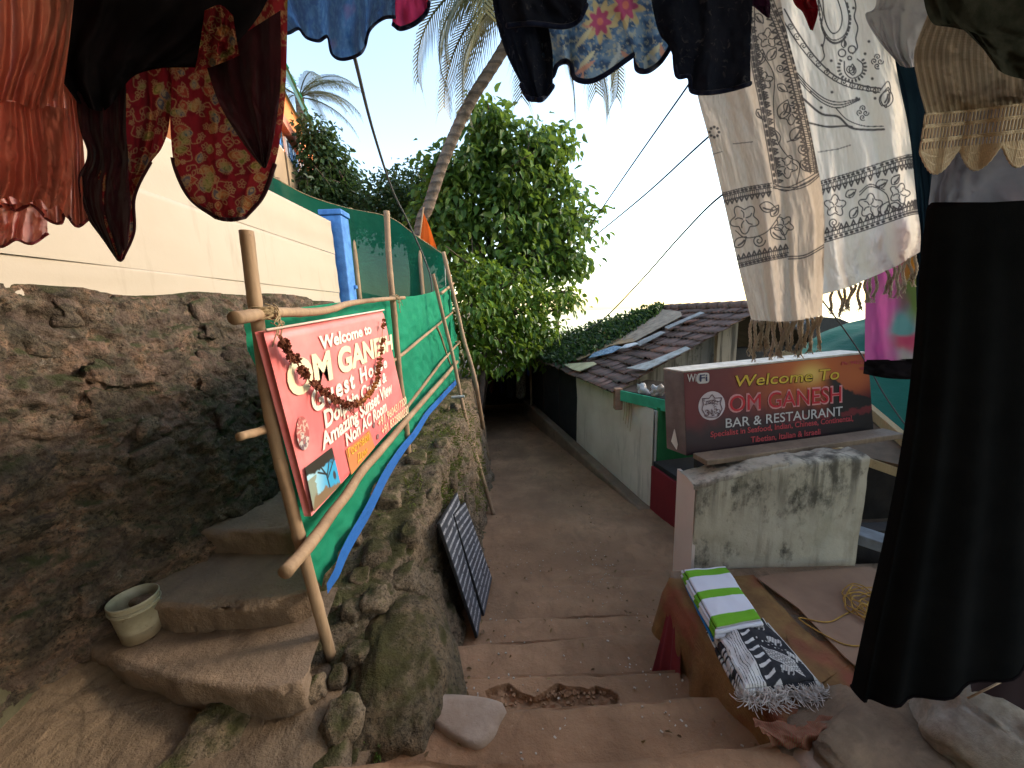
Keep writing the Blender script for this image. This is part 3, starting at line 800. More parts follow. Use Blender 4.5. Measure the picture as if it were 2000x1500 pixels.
c = lay(c, (u < .34 - .2 * v + .06 * nz) * 1.0 * (v > .3), (.25, .27, .2))
for l in ([(.62, .95), (.6, .5), (.45, .2)], [(.6, .55), (.8, .22)], [(.6, .48), (.35, .3)], [(.61, .6), (.95, .3)]): c = lay(c, smooth(.028, .014, poly_d(u, v, l)), (.03, .025, .02))
c = lay(c, smooth(.78, .86, v + .10 * nz + .1 * np.sin(u * 5)), (.20, .13, .07)); c = lay(c, smooth(.07, .04, np.hypot((u - .86), (v - .66) * .5)), (.06, .05, .05))
Q = quadgrid(s2(378, 1045) + nrm * .0045, s2(556, 912) + nrm * .0045, s2(612, 1152) + nrm * .0045, s2(437, 1332) + nrm * .0045, 90, 90)
V, F, uv = gridmesh(Q); build('printed_picture', V, F, PRINT, banner, col=c.reshape(-1, 3))
u, v = np.meshgrid(np.linspace(-1, 1, 40), np.linspace(-1, 1, 60)); r = np.hypot(u, v); k = np.maximum(np.abs(u), np.abs(v)) / np.maximum(r, 1e-6)
U_, V_ = u * k, v * k
nz = fbm(np.stack([u * 3, v * 6, u * 0], -1), 4, 13)
c = np.zeros(u.shape + (3,)); c[:] = (.40, .10, .09); c = lay(c, smooth(.1, .3, nz), (.55, .38, .30)); c = lay(c, smooth(.25, .5, v + .4 * nz), (.16, .10, .11)); c = lay(c, smooth(.2, .35, nz * (v > .1)), (.5, .45, .38))
cc = s2(366, 820) + nrm * .0045; eu = s2(404, 800) - s2(366, 820); ev = s2(380, 928) - s2(366, 820)
Q = cc + U_[..., None] * eu + V_[..., None] * ev
V, F, uv = gridmesh(Q); build('printed_emblem', V, F, PRINT, banner, col=c.reshape(-1, 3))

# dried flower garland strung over the sign
gar = thing('flower_garland', 'dried brown marigold garland strung in a swag across the red sign', 'garland', tuple(AX(690, 790, RX)))
gpx = [(553, 668), (560, 685), (582, 712), (600, 738), (622, 760), (640, 772), (662, 785), (690, 790), (715, 778), (730, 752), (738, 725), (744, 690), (746, 660), (748, 626)]
G = curve_pts([AX(x, y, RX + .03) for x, y in gpx], 90)
V, F = tube(G, .0025, 5); build('string', V, F, ROPEM, gar)
DRY = [simple('dried_petals_a', (.24, .075, .035), (.10, .03, .018), 60, .95, .3), simple('dried_petals_b', (.30, .105, .035), (.14, .045, .015), 60, .95, .3), simple('dried_petals_c', (.45, .18, .04), (.24, .085, .02), 60, .95, .3)]
def flower_mesh(seed, mat):
    rr = np.random.default_rng(seed); mb = MB()
    for k in range(16):
        d = rr.normal(size=3); d /= np.linalg.norm(d); s = np.cross(d, rr.normal(size=3)); s /= np.linalg.norm(s); L = rr.uniform(.6, 1.15); w = rr.uniform(.18, .32)
        q = np.cross(d, s) * .12
        mb.add([d * .1 - s * .1, d * .1 + s * .1, d * L * .7 + s * w + q, d * L, d * L * .7 - s * w - q], [(0, 1, 2, 3, 4)])
    mb.add(*tube([(0, 0, -.35), (0, 0, 0), (0, 0, .35)], [.3, .5, .3], 6))
    return mesh('flower', mb.V, mb.F, mat, False)
FLW = [[flower_mesh(k * 3 + j, DRY[k]) for j in range(3)] for k in range(3)]
rr = random.Random(4)
for i in range(84):
    t = i / 83; k = 0 if t < .55 else (2 if .60 < t < .72 else 1)
    if .93 < t < .975 or .22 < t < .26: continue
    p = np.array(G[int(t * 89)]) + np.array([rr.uniform(0, .008), rr.uniform(-.006, .006), rr.uniform(-.006, .006)])
    putw('flower', FLW[k][i % 3], gar, p, (rr.uniform(0, 6), rr.uniform(0, 6), rr.uniform(0, 6)), rr.uniform(.016, .026) * (1.1 if t < .6 else .95))
mb = MB()
for t in (.06, .1, .3, .36, .42, .5, .52, .55, .58, .6):
    p = np.array(G[int(t * 89)]); mb.tube(curve_pts([p, p + np.array([.01, rr.uniform(-.03, .03), -.03]), p + np.array([.01, rr.uniform(-.05, .05), rr.uniform(-.08, -.04)])], 6), [.003, .0028, .0026, .0024, .002, .001], 4)
mb.build('loose_threads', DRY[0], gar, smooth_=True)

# ================================================================ chalk menu boards leaning on the bank
def m_chalk(name, bgc):
    n = NT(name); uvv = n.coord('UV'); s = n.sep(uvv)
    row = n.math('SINE', n.math('MULTIPLY', s[1], 2 * math.pi * 14))
    rows = n.ramp(row, [(.45, 0.0), (.65, 1.0)])
    scr = n.ramp(n.noise(1, 4, .8, n.mapping(uvv, (95, 120, 1)), 2.5), [(.47, 0.0), (.56, 1.0)])
    gap = n.ramp(n.noise(1, 1, .5, n.mapping(uvv, (6, 19, 1))), [(.36, 0.0), (.42, 1.0)])
    m = n.math('MULTIPLY', n.math('MULTIPLY', rows, scr), gap)
    dust = n.ramp(n.noise(3, 5, .6, uvv), [(.4, bgc), (.8, tuple(x * 2.2 for x in bgc))])
    n.color(n.mix(m, dust, (.66, .64, .64))).rough(.55); return n.m
CHALK = m_chalk('chalked_blackboard', (.035, .037, .045)); BLKW = simple('black_painted_wood', (.025, .024, .024), (.015, .014, .014), 12, .6, .2)
def board(label, TL, TR, BR, BL):
    TL, TR, BR, BL = map(np.array, (TL, TR, BR, BL)); nn = np.cross(TR - TL, BL - TL); nn /= np.linalg.norm(nn)
    if nn @ (EYE - TL) < 0: nn = -nn
    t = thing('menu_board', label, 'menu board', tuple(BL), 'chalk menu boards on the bank')
    mb = MB(); th = nn * .018
    mb.add([TL, TR, BR, BL, TL - th, TR - th, BR - th, BL - th], [(0, 1, 2, 3), (4, 7, 6, 5), (0, 4, 5, 1), (1, 5, 6, 2), (2, 6, 7, 3), (3, 7, 4, 0)]); pan = mb.build('panel', BLKW, t, .003)
    V, F, uv = gridmesh(quadgrid(*[p * .985 + (TL + TR + BR + BL) / 4 * .015 + nn * .003 for p in (TL, TR, BR, BL)], 12, 12)); build('chalked_face', V, F, CHALK, pan, uv=uv, smooth_=False)
def lean(tl, tr, br, bl, zl, zr, y):
    BL, BR, TL = AZ(*bl, zl), AZ(*br, zr), AY(*tl, y); nn = np.cross(BR - BL, TL - BL); return TL, APL(*tr, BL, nn), BR, BL
board('left chalk menu board in front, its lower corner reaching the step edge', *lean((858, 1022), (893, 961), (942, 1190), (933, 1246), -.55, -.63, 2.28))
board('right chalk menu board, shorter and standing half behind the left one', *lean((886, 1004), (908, 980), (961, 1130), (946, 1203), -.61, -.71, 2.66))

# ================================================================ bucket on the stair
def lathe(prof, n=48, c=(0, 0, 0)):
    V, F = [], []
    for r, z in prof:
        for k in range(n): V.append((c[0] + r * math.cos(2 * math.pi * k / n), c[1] + r * math.sin(2 * math.pi * k / n), c[2] + z))
    for i in range(len(prof) - 1):
        for k in range(n): F.append((i * n + k, i * n + (k + 1) % n, (i + 1) * n + (k + 1) % n, (i + 1) * n + k))
    return V, F
bc = AZ(266, 1240, .152) + np.array([.03, 0, 0])
n = NT('grimy_cream_plastic'); v = n.coord()
a = n.mix(n.ramp(n.noise(9, 6, .65, v), [(.35, 0.0), (.7, 1.0)]), (.38, .33, .22), (.52, .46, .33)); a = n.mix(n.ramp(n.sep(v)[2], [(.02, .8), (.10, 0.0)]), a, (.20, .13, .07))
a = n.mix(n.ramp(n.noise(22, 4, .7, v), [(.6, 0.0), (.7, .5)]), a, (.16, .12, .06)); n.color(a).rough(.45); n.translucent(.25, a); PLAS = n.m
buck = thing('bucket', 'grimy cream plastic bucket standing on the lowest concrete step', 'bucket', tuple(bc))
buck.rotation_euler = (0, 0, .4); buck.scale = (.76, .76, .80)
V, F = lathe([(.0, .004), (.088, .0), (.092, .008), (.098, .07), (.1, .072), (.1, .078), (.1, .08), (.114, .195), (.118, .196), (.118, .203), (.115, .204), (.118, .24), (.122, .243), (.122, .256), (.119, .26), (.115, .257), (.110, .2), (.088, .014), (0, .012)])
put('tub', mesh('tub', V, F, PLAS), buck, (0, 0, 0))
V, F = lathe([(.118, .212), (.1245, .213), (.1245, .219), (.118, .22), (.118, .212)]); put('rim_band', mesh('rim_band', V, F, PLAS), buck, (0, 0, 0))
pts = [(.125 * math.cos(t), .125 * math.sin(t), .205 - .11 * max(0, math.sin(t))) for t in np.linspace(0, math.pi, 24)]
V, F = tube(pts, .0022, 6); put('handle', mesh('handle', V, F, simple('grey_wire', (.3, .3, .29), (.2, .2, .2), 9, .5, 0)), buck, (0, 0, 0))

# ================================================================ orange flag behind the net
fl = thing('pennant_flag', 'small orange triangular flag above the dark green net', 'flag', tuple(AY(812, 480, 6.1)))
n = NT('orange_cloth'); n.color(n.mix(n.noise(6), (.85, .16, .02), (.75, .11, .012))).rough(.8); n.translucent(.45)
rows = [[AY(826, 414, 6.1), AY(827, 415, 6.1)], [AY(821, 440, 6.1), AY(841, 448, 6.12)], [AY(817, 476, 6.1), AY(856, 494, 6.14)]]
sheet('flag_cloth', rows, n.m, fl, (24, 24), lambda u, v, P: np.stack([0 * u, .02 * np.sin(u * 9 + v * 3) * v, 0 * u], -1))
V, F = tube([AY(827, 405, 6.09), AY(813, 520, 6.09)], .012, 8); build('flag_stick', V, F, BAMB, fl)

# ================================================================ low tiled house along the right of the path
HA = np.array([1.64, 4.26, 0]); HD = np.array([-.19, .98, 0]); HD = HD / np.linalg.norm(HD); HN = np.array([HD[1], -HD[0], 0])
def H(s, o, z): return HA + HD * s + HN * o + np.array([0, 0, z])
BLACKP = simple('black_tarred_boards', (.022, .021, .021), (.012, .012, .012), 5, .7, .25)
DARKW = simple('dark_brown_boards', (.045, .035, .028), (.02, .016, .013), 4, .85, .4)  # even dark brown shared by boards, deck and back walls
house = thing('tiled_house', 'low white walled house with a patched clay tile roof right of the path', 'house', tuple(H(0, 0, -.9)))
def hbox(mb, s0, s1, o0, o1, z0, z1):
    c = H((s0 + s1) / 2, (o0 + o1) / 2, (z0 + z1) / 2); return mb.box(c, (s1 - s0, o1 - o0, z1 - z0), np.stack([HD, HN, (0, 0, 1)], 1))
def hgrid(name, s0, s1, z0, z1, o, mat, amp=.012, n=(90, 50)):
    S, Z = np.meshgrid(np.linspace(s0, s1, n[0]), np.linspace(z0, z1, n[1]))
    P = HA + HD * S[..., None] + HN * (o + amp * fbm(np.stack([S * 1.4, Z * 1.4, S * 0], -1), 4, 31))[..., None]; P[..., 2] = Z
    V, F, uv = gridmesh(P); return build(name, V, F[:, ::-1], mat, house, uv=uv)
hgrid('white_wall', .0, .86, -1.15, .425, 0, WHITEP, n=(40, 50)); hgrid('white_wall', .864, 2.5, -1.15, .60, 0, WHITEP)
hbox(MB(), 0.02, 2.5, .03, .22, -1.15, .40).build('wall_core', WHITEP, house)
hbox(MB(), -.02, 6.2, -.17, -.0, -1.6, -.80).build('plinth', CONC, house, .03)
for a, b in ((2.52, 3.55), (3.58, 4.7), (4.73, 6.1)): hbox(MB(), a, b, .02, .10, -1.5, .56).build('shutter', BLACKP, house, .006)
hbox(MB(), 2.5, 6.2, .12, .25, -1.6, .6).build('rear_core', DARKW, house)
for s in (3.56, 4.71): hbox(MB(), s - .012, s + .012, .0, .03, -1.4, .55).build('shutter_batten', DARKW, house)
# end wall facing us: green above, dark red low wall, black counter
hbox(MB(), .0, .12, .06, 1.3, -1.2, .44).build('green_end_wall', GREENP, house)
hbox(MB(), -1.35, -.004, -.02, .12, -1.2, -.26).build('red_low_wall', REDP, house, .006)
hbox(MB(), -1.35, -.02, .0, .75, -.255, -.20).build('counter_top', BLACKP, house, .006)
def rz(o): return .54 + (o + .2) * .459 - .085
MB().prism([H(.92, .02, .40), H(.92, 1.6, .40), H(.92, 1.6, rz(1.6)), H(.92, .02, rz(.02))], HD * .12).build('gable_wall', GREYP, house)
MB().prism([H(.86, 1.5, .40), H(.86, 1.82, .40), H(.86, 1.82, rz(1.82)), H(.86, 1.5, rz(1.5))], HD * .17).build('gable_pier', m_plaster('tan_pier_plaster', (.42, .35, .25), (.27, .21, .15), .6, .2), house)
hbox(MB(), .95, 1.1, 1.86, 3.4, .0, .95).build('opening_shade_block', BLACKP, house)  # solid black block, the opening's inner shade put into colour
# roof
RO0, RZ0, RO1, RZ1 = -.20, .54, 2.0, 1.55
rs = np.array([HN[0] * (RO1 - RO0), HN[1] * (RO1 - RO0), RZ1 - RZ0]); RL = np.linalg.norm(rs); rs /= RL
rn = np.cross(HD, rs); rn = rn if rn[2] > 0 else -rn
def RP(s, l, h=0): return H(s, RO0, RZ0) + rs * l + rn * h
def on_roof(px, py, h=.03): return APL(px, py, RP(0, 0, h), rn)
roof = MB()
roof.prism([RP(.72, 0, -.05), RP(6.4, 0, -.05), RP(3.0, RL, -.05), RP(.72, RL, -.05)], rn * .04)
back = H(0, RO1 + 2.0, RZ0) - H(0, 0, 0)
bke = np.array([HN[0] * 2, HN[1] * 2, -.95]); roof.prism([RP(.72, RL, -.05), RP(3.0, RL, -.05), RP(6.4, RL, -.05) + bke, RP(.72, RL, -.05) + bke], (0, 0, .04)); roof.prism([RP(6.4, 0, -.05), RP(6.4, RL, -.05) + bke, RP(3.0, RL, -.05)], (0, 0, .04))
roof = roof.build('roof', DARKW, house)
n = NT('weathered_clay_tile'); w = n.geo('Position')
c = n.ramp(n.rand(), [(0, (.13, .085, .068)), (.45, (.19, .118, .092)), (.8, (.235, .14, .108)), (1, (.33, .155, .10))])
c = n.mix(n.ramp(n.noise(9, 7, .7, w), [(.48, 0.0), (.68, .7)]), c, (.10, .08, .068)); c = n.mix(n.ramp(n.noise(16, 5, .7, w), [(.62, 0.0), (.72, .5)]), c, (.25, .22, .18))
n.color(c).rough(.9); n.bump(n.noise(60, 6, .7, w), .4, .006); TILE = n.m
TW, TL_ = .165, .205
xs = np.linspace(0, 1, 13); prof = .011 * np.cos(xs * 4 * math.pi)
P = np.array([[(x * TW * 1.06, y * TL_ * 1.22, z + (.014 if y == 0 else 0) + dz) for x, z in zip(xs, prof)] for y, dz in ((0, -.014), (0, .004), (.5, -.006), (1, -.016))])
V, F, uv = gridmesh(P); TME = mesh('roof_tile', V, F[:, ::-1], TILE); TV, TF, rest = V, F[:, ::-1], MB()
Rm = Matrix((-HD, rs, rn)).transposed()      # columns: along the eave, up the slope, out
rr = random.Random(9); ncol = int(5.6 / TW); nrow = int(RL / TL_) + 1; cnt = 0
for j in range(nrow):
    for i in range(ncol):
        s, l = .72 + i * TW, j * TL_ - .05
        if s > 3.0 + (1 - l / RL) * 3.4 - .1: continue
        R_ = Rm @ Matrix.Rotation(rr.gauss(0, .035), 3, 'Z') @ Matrix.Rotation(rr.gauss(.0, .025), 3, 'X')
        p_ = RP(s + rr.uniform(-.01, .01), l + rr.uniform(-.018, .018), .012 + rr.uniform(0, .012))
        if i < 24:
            o = putw('roof_tile', TME, house, p_); o.rotation_euler = R_.to_euler(); cnt += 1
        else: rest.add([np.array(R_) @ q + p_ for q in TV], [tuple(f) for f in TF])
o = rest.build('roof_tiles', TILE, house, smooth_=True); o['kind'] = 'stuff'
for i in range(9):
    p = RP(.72 + i * .245, RL, .03); V, F = tube([p, p + HD * .26], [.07, .058], 10); build('ridge_tile', V, F, TILE, roof)
# sheets patched onto the roof
def patch(px, mat, name, h=.09, th=.012, parent=house):
    P = [on_roof(x, y, h + random.uniform(-.008, .008)) for x, y in px]; return MB().prism(P, rn * th).build(name, mat, parent)
CARD = simple('tan_weathered_board', (.36, .28, .20), (.20, .15, .105), 9, .9, .4); TIN = simple('grey_tin_strip', (.33, .32, .30), (.17, .15, .13), 12, .7, .3)
patch([(1196, 662), (1238, 668), (1332, 618), (1330, 610), (1285, 604), (1250, 622)], CARD, 'patch_board')
patch([(1102, 702), (1130, 704), (1175, 684), (1190, 676), (1240, 668), (1235, 660), (1185, 664), (1150, 682)], simple('ochre_board', (.38, .26, .14), (.22, .145, .08), 9, .9, .4), 'patch_board', .09)
patch([(1160, 690), (1150, 700), (1195, 690), (1215, 678), (1200, 676)], simple('blue_white_plastic', (.30, .40, .48), (.06, .12, .2), 26, .5, .5), 'plastic_scrap', .10)
patch([(1210, 682), (1225, 680), (1248, 672), (1240, 670), (1222, 674)], simple('white_plastic', (.62, .62, .60), (.4, .4, .4), 30, .5, .6), 'plastic_scrap', .11)
patch([(1298, 640), (1305, 643), (1376, 612), (1368, 610)], TIN, 'tin_strip', .11)
patch([(1238, 672), (1250, 676), (1300, 650), (1290, 648)], TIN, 'tin_strip', .10)
patch([(1224, 720), (1262, 724), (1349, 682), (1340, 678), (1272, 706)], simple('white_gutter_sheet', (.46, .45, .41), (.26, .24, .2), 12, .7, .3), 'gutter_sheet', .08)
patch([(1100, 712), (1118, 722), (1132, 726), (1166, 712), (1160, 708)], simple('yellowed_sheet', (.52, .47, .27), (.38, .33, .18), 6, .7, .2), 'patch_board', .08)
patch([(1178, 652), (1184, 668), (1192, 660), (1182, 648)], simple('red_ridge_clay', (.42, .13, .07), (.28, .09, .05), 12, .9, .2), 'clay_shard', .10, .03)
MB().prism([AY(1070, 672, 8.6), AY(1085, 700, 8.6), AY(1106, 710, 8.4), AY(1092, 690, 8.5)], (.02, .03, .02)).build('bent_tin', TIN, house)
# green fascia of the small flat canopy, with rubbish on it
ca, cb = AZ(1213, 772, .50), AZ(1362, 806, .46)
MB().beam(ca, cb, .05, .135).build('canopy_fascia', simple('green_fascia_paint', (.05, .36, .19), (.035, .26, .13), 8, .5, .15), house, .004)
dirc = (cb - ca) / np.linalg.norm(cb - ca); bk = np.array([-dirc[1], dirc[0], 0]); bk = bk if bk[1] > 0 else -bk
MB().prism([ca + (0, 0, .045), cb + (0, 0, .045), cb + bk * .8 + (0, 0, .10), ca + bk * .55 + (0, 0, .10)], (0, 0, .03)).build('canopy_slab', DARKW, house)
MB().box(ca + np.array([-.03, .03, -.05]), (.10, .10, .28)).build('bracket', simple('brick_bracket', (.34, .19, .11), (.22, .12, .07), 9, .9, .4), house, .01)
rub = simple('crumpled_plastic', (.62, .60, .56), (.33, .30, .27), 14, .5, .5)
for k in range(7):
    t = .28 + k * .105; c = ca + (cb - ca) * t + bk * random.uniform(.04, .2) + np.array([0, 0, .11])
    me = rock_mesh('plastic_scrap', 60 + k, rub if k != 2 else CARD, .3, 3, .75); o = putw('plastic_scrap', me, house, c, (random.uniform(0, 3), random.uniform(0, 3), 0), (.07, .06, .05))
for q in range(4):
    x0 = ca + np.array([.03 + q * .03, -.03, -.07]); V, F = tube(curve_pts([x0, x0 + (0.01, 0, -.12), x0 + (-.005, 0, -.26 - .05 * q)], 10), .003, 5); build('hanging_thread', V, F, ROPEM, house)

# far end of the lane: shacks with sheet roofs, dark in their own shade
CORR = simple('rusted_sheet', (.36, .29, .20), (.20, .14, .09), 5, .8, .3)
lane = thing('lane_shack', 'dark open stall under a rusty corrugated sheet roof at the far end of the path', 'shack', (0, 10.2, -1.4))
S, T = np.meshgrid(np.linspace(0, 1, 90), np.linspace(0, 1, 8)); a0, a1 = AY(925, 742, 8.4), AY(1064, 688, 9.6); b1 = np.array([.9, 14.6, .75]); b0 = np.array([-1.9, 14.2, .15])
P = (a0 * (1 - S[..., None]) + a1 * S[..., None]) * (1 - T[..., None]) + (b0 * (1 - S[..., None]) + b1 * S[..., None]) * T[..., None]; P[..., 2] += .02 * np.sin(S * 110)
V, F, uv = gridmesh(P); build('sheet_roof', V, F, CORR, lane)
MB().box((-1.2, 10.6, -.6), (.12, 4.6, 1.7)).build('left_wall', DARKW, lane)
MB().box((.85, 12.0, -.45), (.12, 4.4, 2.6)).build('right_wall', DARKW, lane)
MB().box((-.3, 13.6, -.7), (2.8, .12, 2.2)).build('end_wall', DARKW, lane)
V, F = tube([AY(1038, 818, 9.7), AY(1036, 700, 9.7)], .03, 8); build('prop_post', V, F, BAMB, lane)
V, F = tube([AY(940, 850, 8.5), AY(934, 738, 8.5)], .03, 8); build('prop_post', V, F, BAMB, lane)
for k, (x0, x1, ya, yb, yy, c, lab) in enumerate([(1029, 1038, 704, 732, 9.9, (.04, .12, .5), 'blue cloth hanging in the far lane'), (1008, 1027, 712, 776, 10.2, (.30, .27, .22), 'pale spotted cloth hanging in the far lane'),
        (988, 1006, 722, 775, 10.6, (.05, .055, .06), 'dark grey cloth hanging in the far lane'), (975, 987, 728, 765, 11, (.045, .04, .12), 'dark blue cloth hanging in the far lane'), (955, 966, 735, 765, 11.2, (.22, .07, .06), 'dull red cloth hanging in the far lane')]):
    me_ = flat('far_cloth_%d' % k, c, .9) if k != 1 else simple('far_spotted_cloth', (.42, .38, .31), (.10, .09, .075), 26, .9, 0)
    rows = [[AY(x0, ya, yy), AY((x0 + x1) / 2, ya, yy + .03), AY(x1, ya, yy)], [AY(x0, yb, yy), AY((x0 + x1) / 2, yb + 3, yy - .05), AY(x1, yb - 4, yy)]]
    o = sheet('hanging_cloth', rows, me_, None, (16, 12), lambda u, v, P: np.stack([0 * u, .03 * np.sin(u * 14), 0 * u], -1)); tag(o, lab, 'cloth', 'cloths hanging at the far end of the lane')

# ================================================================ mouldy parapet, restaurant sign
par = thing('parapet_wall', 'low mould stained plaster parapet with a worn sloping top under the restaurant sign', 'wall', (1.1, 2.1, 0))
pA = AZ(1351, 1108, 0); xw = np.linspace(pA[0], 2.06, 110)
def ptop(x): return np.interp(x, [pA[0], 1.16, 1.42, 1.75, 2.06], [.535, .565, .635, .67, .70])
Xg, Tg = np.meshgrid(xw, np.linspace(0, 1, 60))
tops = ptop(xw) + .012 * fbm(np.stack([xw * 9, xw * 0, xw * 0], -1), 3, 8)
Zg = -.75 + (tops[None] + .75) * Tg; Yg = pA[1] - .04 * (Xg - pA[0]) + .012 * fbm(np.stack([Xg * 3, Zg * 3, Xg * 0], -1), 4, 44)
P = np.stack([Xg, Yg, Zg], -1)
c1 = P[-1].copy(); c1[:, 1] += .035; c1[:, 2] += .012; c2 = P[-1].copy(); c2[:, 1] += .15; c2[:, 2] += .012; c3 = c2.copy(); c3[:, 1] += .03; c3[:, 2] -= .03; c4 = c3.copy(); c4[:, 2] = -.9
V, F, uv = gridmesh(np.concatenate([P, c1[None], c2[None], c3[None], c4[None]])); build('wall_body', V, F[:, ::-1], MOULD, par, uv=uv)
mb = MB(); e0 = pA[0] - .004
mb.prism([(e0, pA[1] + .004, -.8), (e0, pA[1] + .004, .53), (e0, pA[1] + .1, .555), (e0, pA[1] + .25, .545), (e0, pA[1] + .25, -.8)], (.02, 0, 0)).build('painted_end', PINKP, par)
S, T = np.meshgrid(np.linspace(0, 1, 60), np.linspace(0, 1, 10)); xx = pA[0] - .02 + S * .55
P = np.stack([xx, pA[1] - .018 + T * .2 + .008 * fbm(np.stack([xx * 12, T, T * 0], -1), 2, 3), ptop(xx) + .018 + .006 * np.sin(T * 3.1) + .006 * fbm(np.stack([xx * 14, T * 4, T * 0], -1), 3, 5)], -1)
dn = P[0].copy(); dn[:, 2] -= .022; V, F, uv = gridmesh(np.concatenate([dn[None], P])); build('worn_coping', V, F, m_plaster('worn_coping_plaster', (.46, .39, .30), (.25, .2, .14), .8, .3, .5), par)

rsg = thing('restaurant_sign', 'dark red bar and restaurant box sign standing above the mouldy parapet', 'sign', tuple(AY(1340, 890, 2.28)))
qTL, qBL = AY(1335, 728, 2.28), AY(1340, 890, 2.28); qTR = AY(1694, 691, 2.55)
qn = np.cross(qTR - qTL, qBL - qTL); qn /= np.linalg.norm(qn); qn = qn if qn[1] < 0 else -qn; qBR = APL(1705, 838, qTL, qn)
bkv = -qn * .15 + np.array([-.035, 0, 0])
mb = MB(); c8 = [qTL, qTR, qBR, qBL]; c8 = c8 + [p + bkv for p in c8]
mb.add(c8, [(0, 1, 2, 3), (4, 7, 6, 5), (0, 4, 5, 1), (1, 5, 6, 2), (2, 6, 7, 3), (3, 7, 4, 0)]); mb.build('sign_box', simple('scuffed_grey_box', (.20, .17, .16), (.13, .105, .10), 7, .7, .25), rsg, .004)
mb = MB(); mb.add([qTL + (0, 0, .002), qTR + (0, 0, .002), qTR + bkv + (0, 0, .004), qTL + bkv + (0, 0, .004), qTL + (0, 0, .01), qTR + (0, 0, .014), qTR + bkv + (0, 0, .016), qTL + bkv + (0, 0, .012)],
    [(0, 3, 2, 1), (4, 5, 6, 7), (0, 1, 5, 4), (1, 2, 6, 5), (2, 3, 7, 6), (3, 0, 4, 7)]); mb.build('top_flange', simple('peeling_white_vinyl', (.55, .49, .40), (.36, .30, .23), 16, .6, .4), rsg)
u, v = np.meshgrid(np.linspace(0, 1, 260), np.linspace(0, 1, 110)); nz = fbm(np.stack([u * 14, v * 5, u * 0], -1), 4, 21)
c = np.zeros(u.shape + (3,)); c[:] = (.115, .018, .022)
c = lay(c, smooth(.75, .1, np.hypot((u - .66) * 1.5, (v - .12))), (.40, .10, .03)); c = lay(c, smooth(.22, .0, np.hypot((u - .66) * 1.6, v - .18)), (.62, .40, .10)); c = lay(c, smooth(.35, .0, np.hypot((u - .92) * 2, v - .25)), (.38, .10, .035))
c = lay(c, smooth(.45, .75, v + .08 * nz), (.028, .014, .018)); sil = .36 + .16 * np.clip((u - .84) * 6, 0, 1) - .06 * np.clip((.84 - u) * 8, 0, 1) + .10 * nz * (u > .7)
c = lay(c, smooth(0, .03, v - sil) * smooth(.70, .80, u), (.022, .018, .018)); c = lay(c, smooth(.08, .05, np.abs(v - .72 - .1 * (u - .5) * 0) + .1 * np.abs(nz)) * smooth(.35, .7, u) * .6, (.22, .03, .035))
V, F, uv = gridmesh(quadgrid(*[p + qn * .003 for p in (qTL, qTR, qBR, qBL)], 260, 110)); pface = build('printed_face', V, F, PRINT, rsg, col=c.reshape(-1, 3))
def q5(zx, zy): return APL(1320 + zx / 5, 680 + zy / 5, qTL, qn)
def qline(s, ax, ay, bx, by, h, mat, bold=.01, off=.005, shear=0, h2=None, sp=1.0):
    A, B = q5(ax, ay), q5(bx, by); return lettering(s, A, B, q5(ax, ay - h) - A, qn, mat, pface, bold, sp, off, shear=shear, up2=q5(bx, by - (h2 or h)) - B)
WH = flat('sign_white', (.50, .47, .46)); YL = flat('sign_yellow', (.55, .36, .04)); RD = flat('sign_red', (.45, .02, .03)); PK = flat('sign_pink', (.55, .24, .24)); SR = flat('sign_small_red', (.42, .06, .07)); DK = flat('sign_dark', (.06, .03, .01))
qline('Welcome To', 570, 378, 1592, 304, 108, DK, .03, .0045, .12); qline('Welcome To', 572, 374, 1586, 300, 104, YL, .008, .0065, .12)
qline('OM GANESH', 505, 628, 1618, 524, 166, PK, .026, .0045, h2=160); qline('OM GANESH', 520, 618, 1604, 516, 148, RD, .0, .0065, h2=142)
qline('BAR & RESTAURANT', 480, 775, 1618, 655, 88, WH, .002, .006)
qline('Specialist in Seafood, Indian, Chinese, Continental,', 332, 866, 1722, 706, 52, SR, .012, .006)
qline('Tibetian, Italian & Israeli', 724, 918, 1402, 838, 54, SR, .012, .006)
qline('Ph: 94222', 1610, 165, 1835, 145, 32, SR, .004, .006); qline('98', 1785, 215, 1830, 210, 30, SR, .004, .006)
qline('Wi', 105, 328, 196, 322, 72, WH, .012, .006)
th = np.linspace(0, 2 * math.pi, 41)[:-1]
def disc(zx, zy, rx, ry, mat, name, off, pw=2.0):
    f = lambda t: (np.sign(math.cos(t)) * abs(math.cos(t)) ** (2 / pw), np.sign(math.sin(t)) * abs(math.sin(t)) ** (2 / pw))
    return build(name, [q5(zx + rx * f(t)[0], zy + ry * f(t)[1] - .08 * rx * f(t)[0]) + qn * off for t in th], [tuple(range(40))], mat, pface, smooth_=False)
disc(262, 292, 60, 52, WH, 'badge', .005, 4.0); qline('Fi', 226, 326, 300, 318, 66, flat('sign_navy', (.03, .035, .09)), .012, .0075)
disc(345, 560, 130, 140, flat('emblem_white', (.50, .42, .44)), 'emblem_disc', .005)
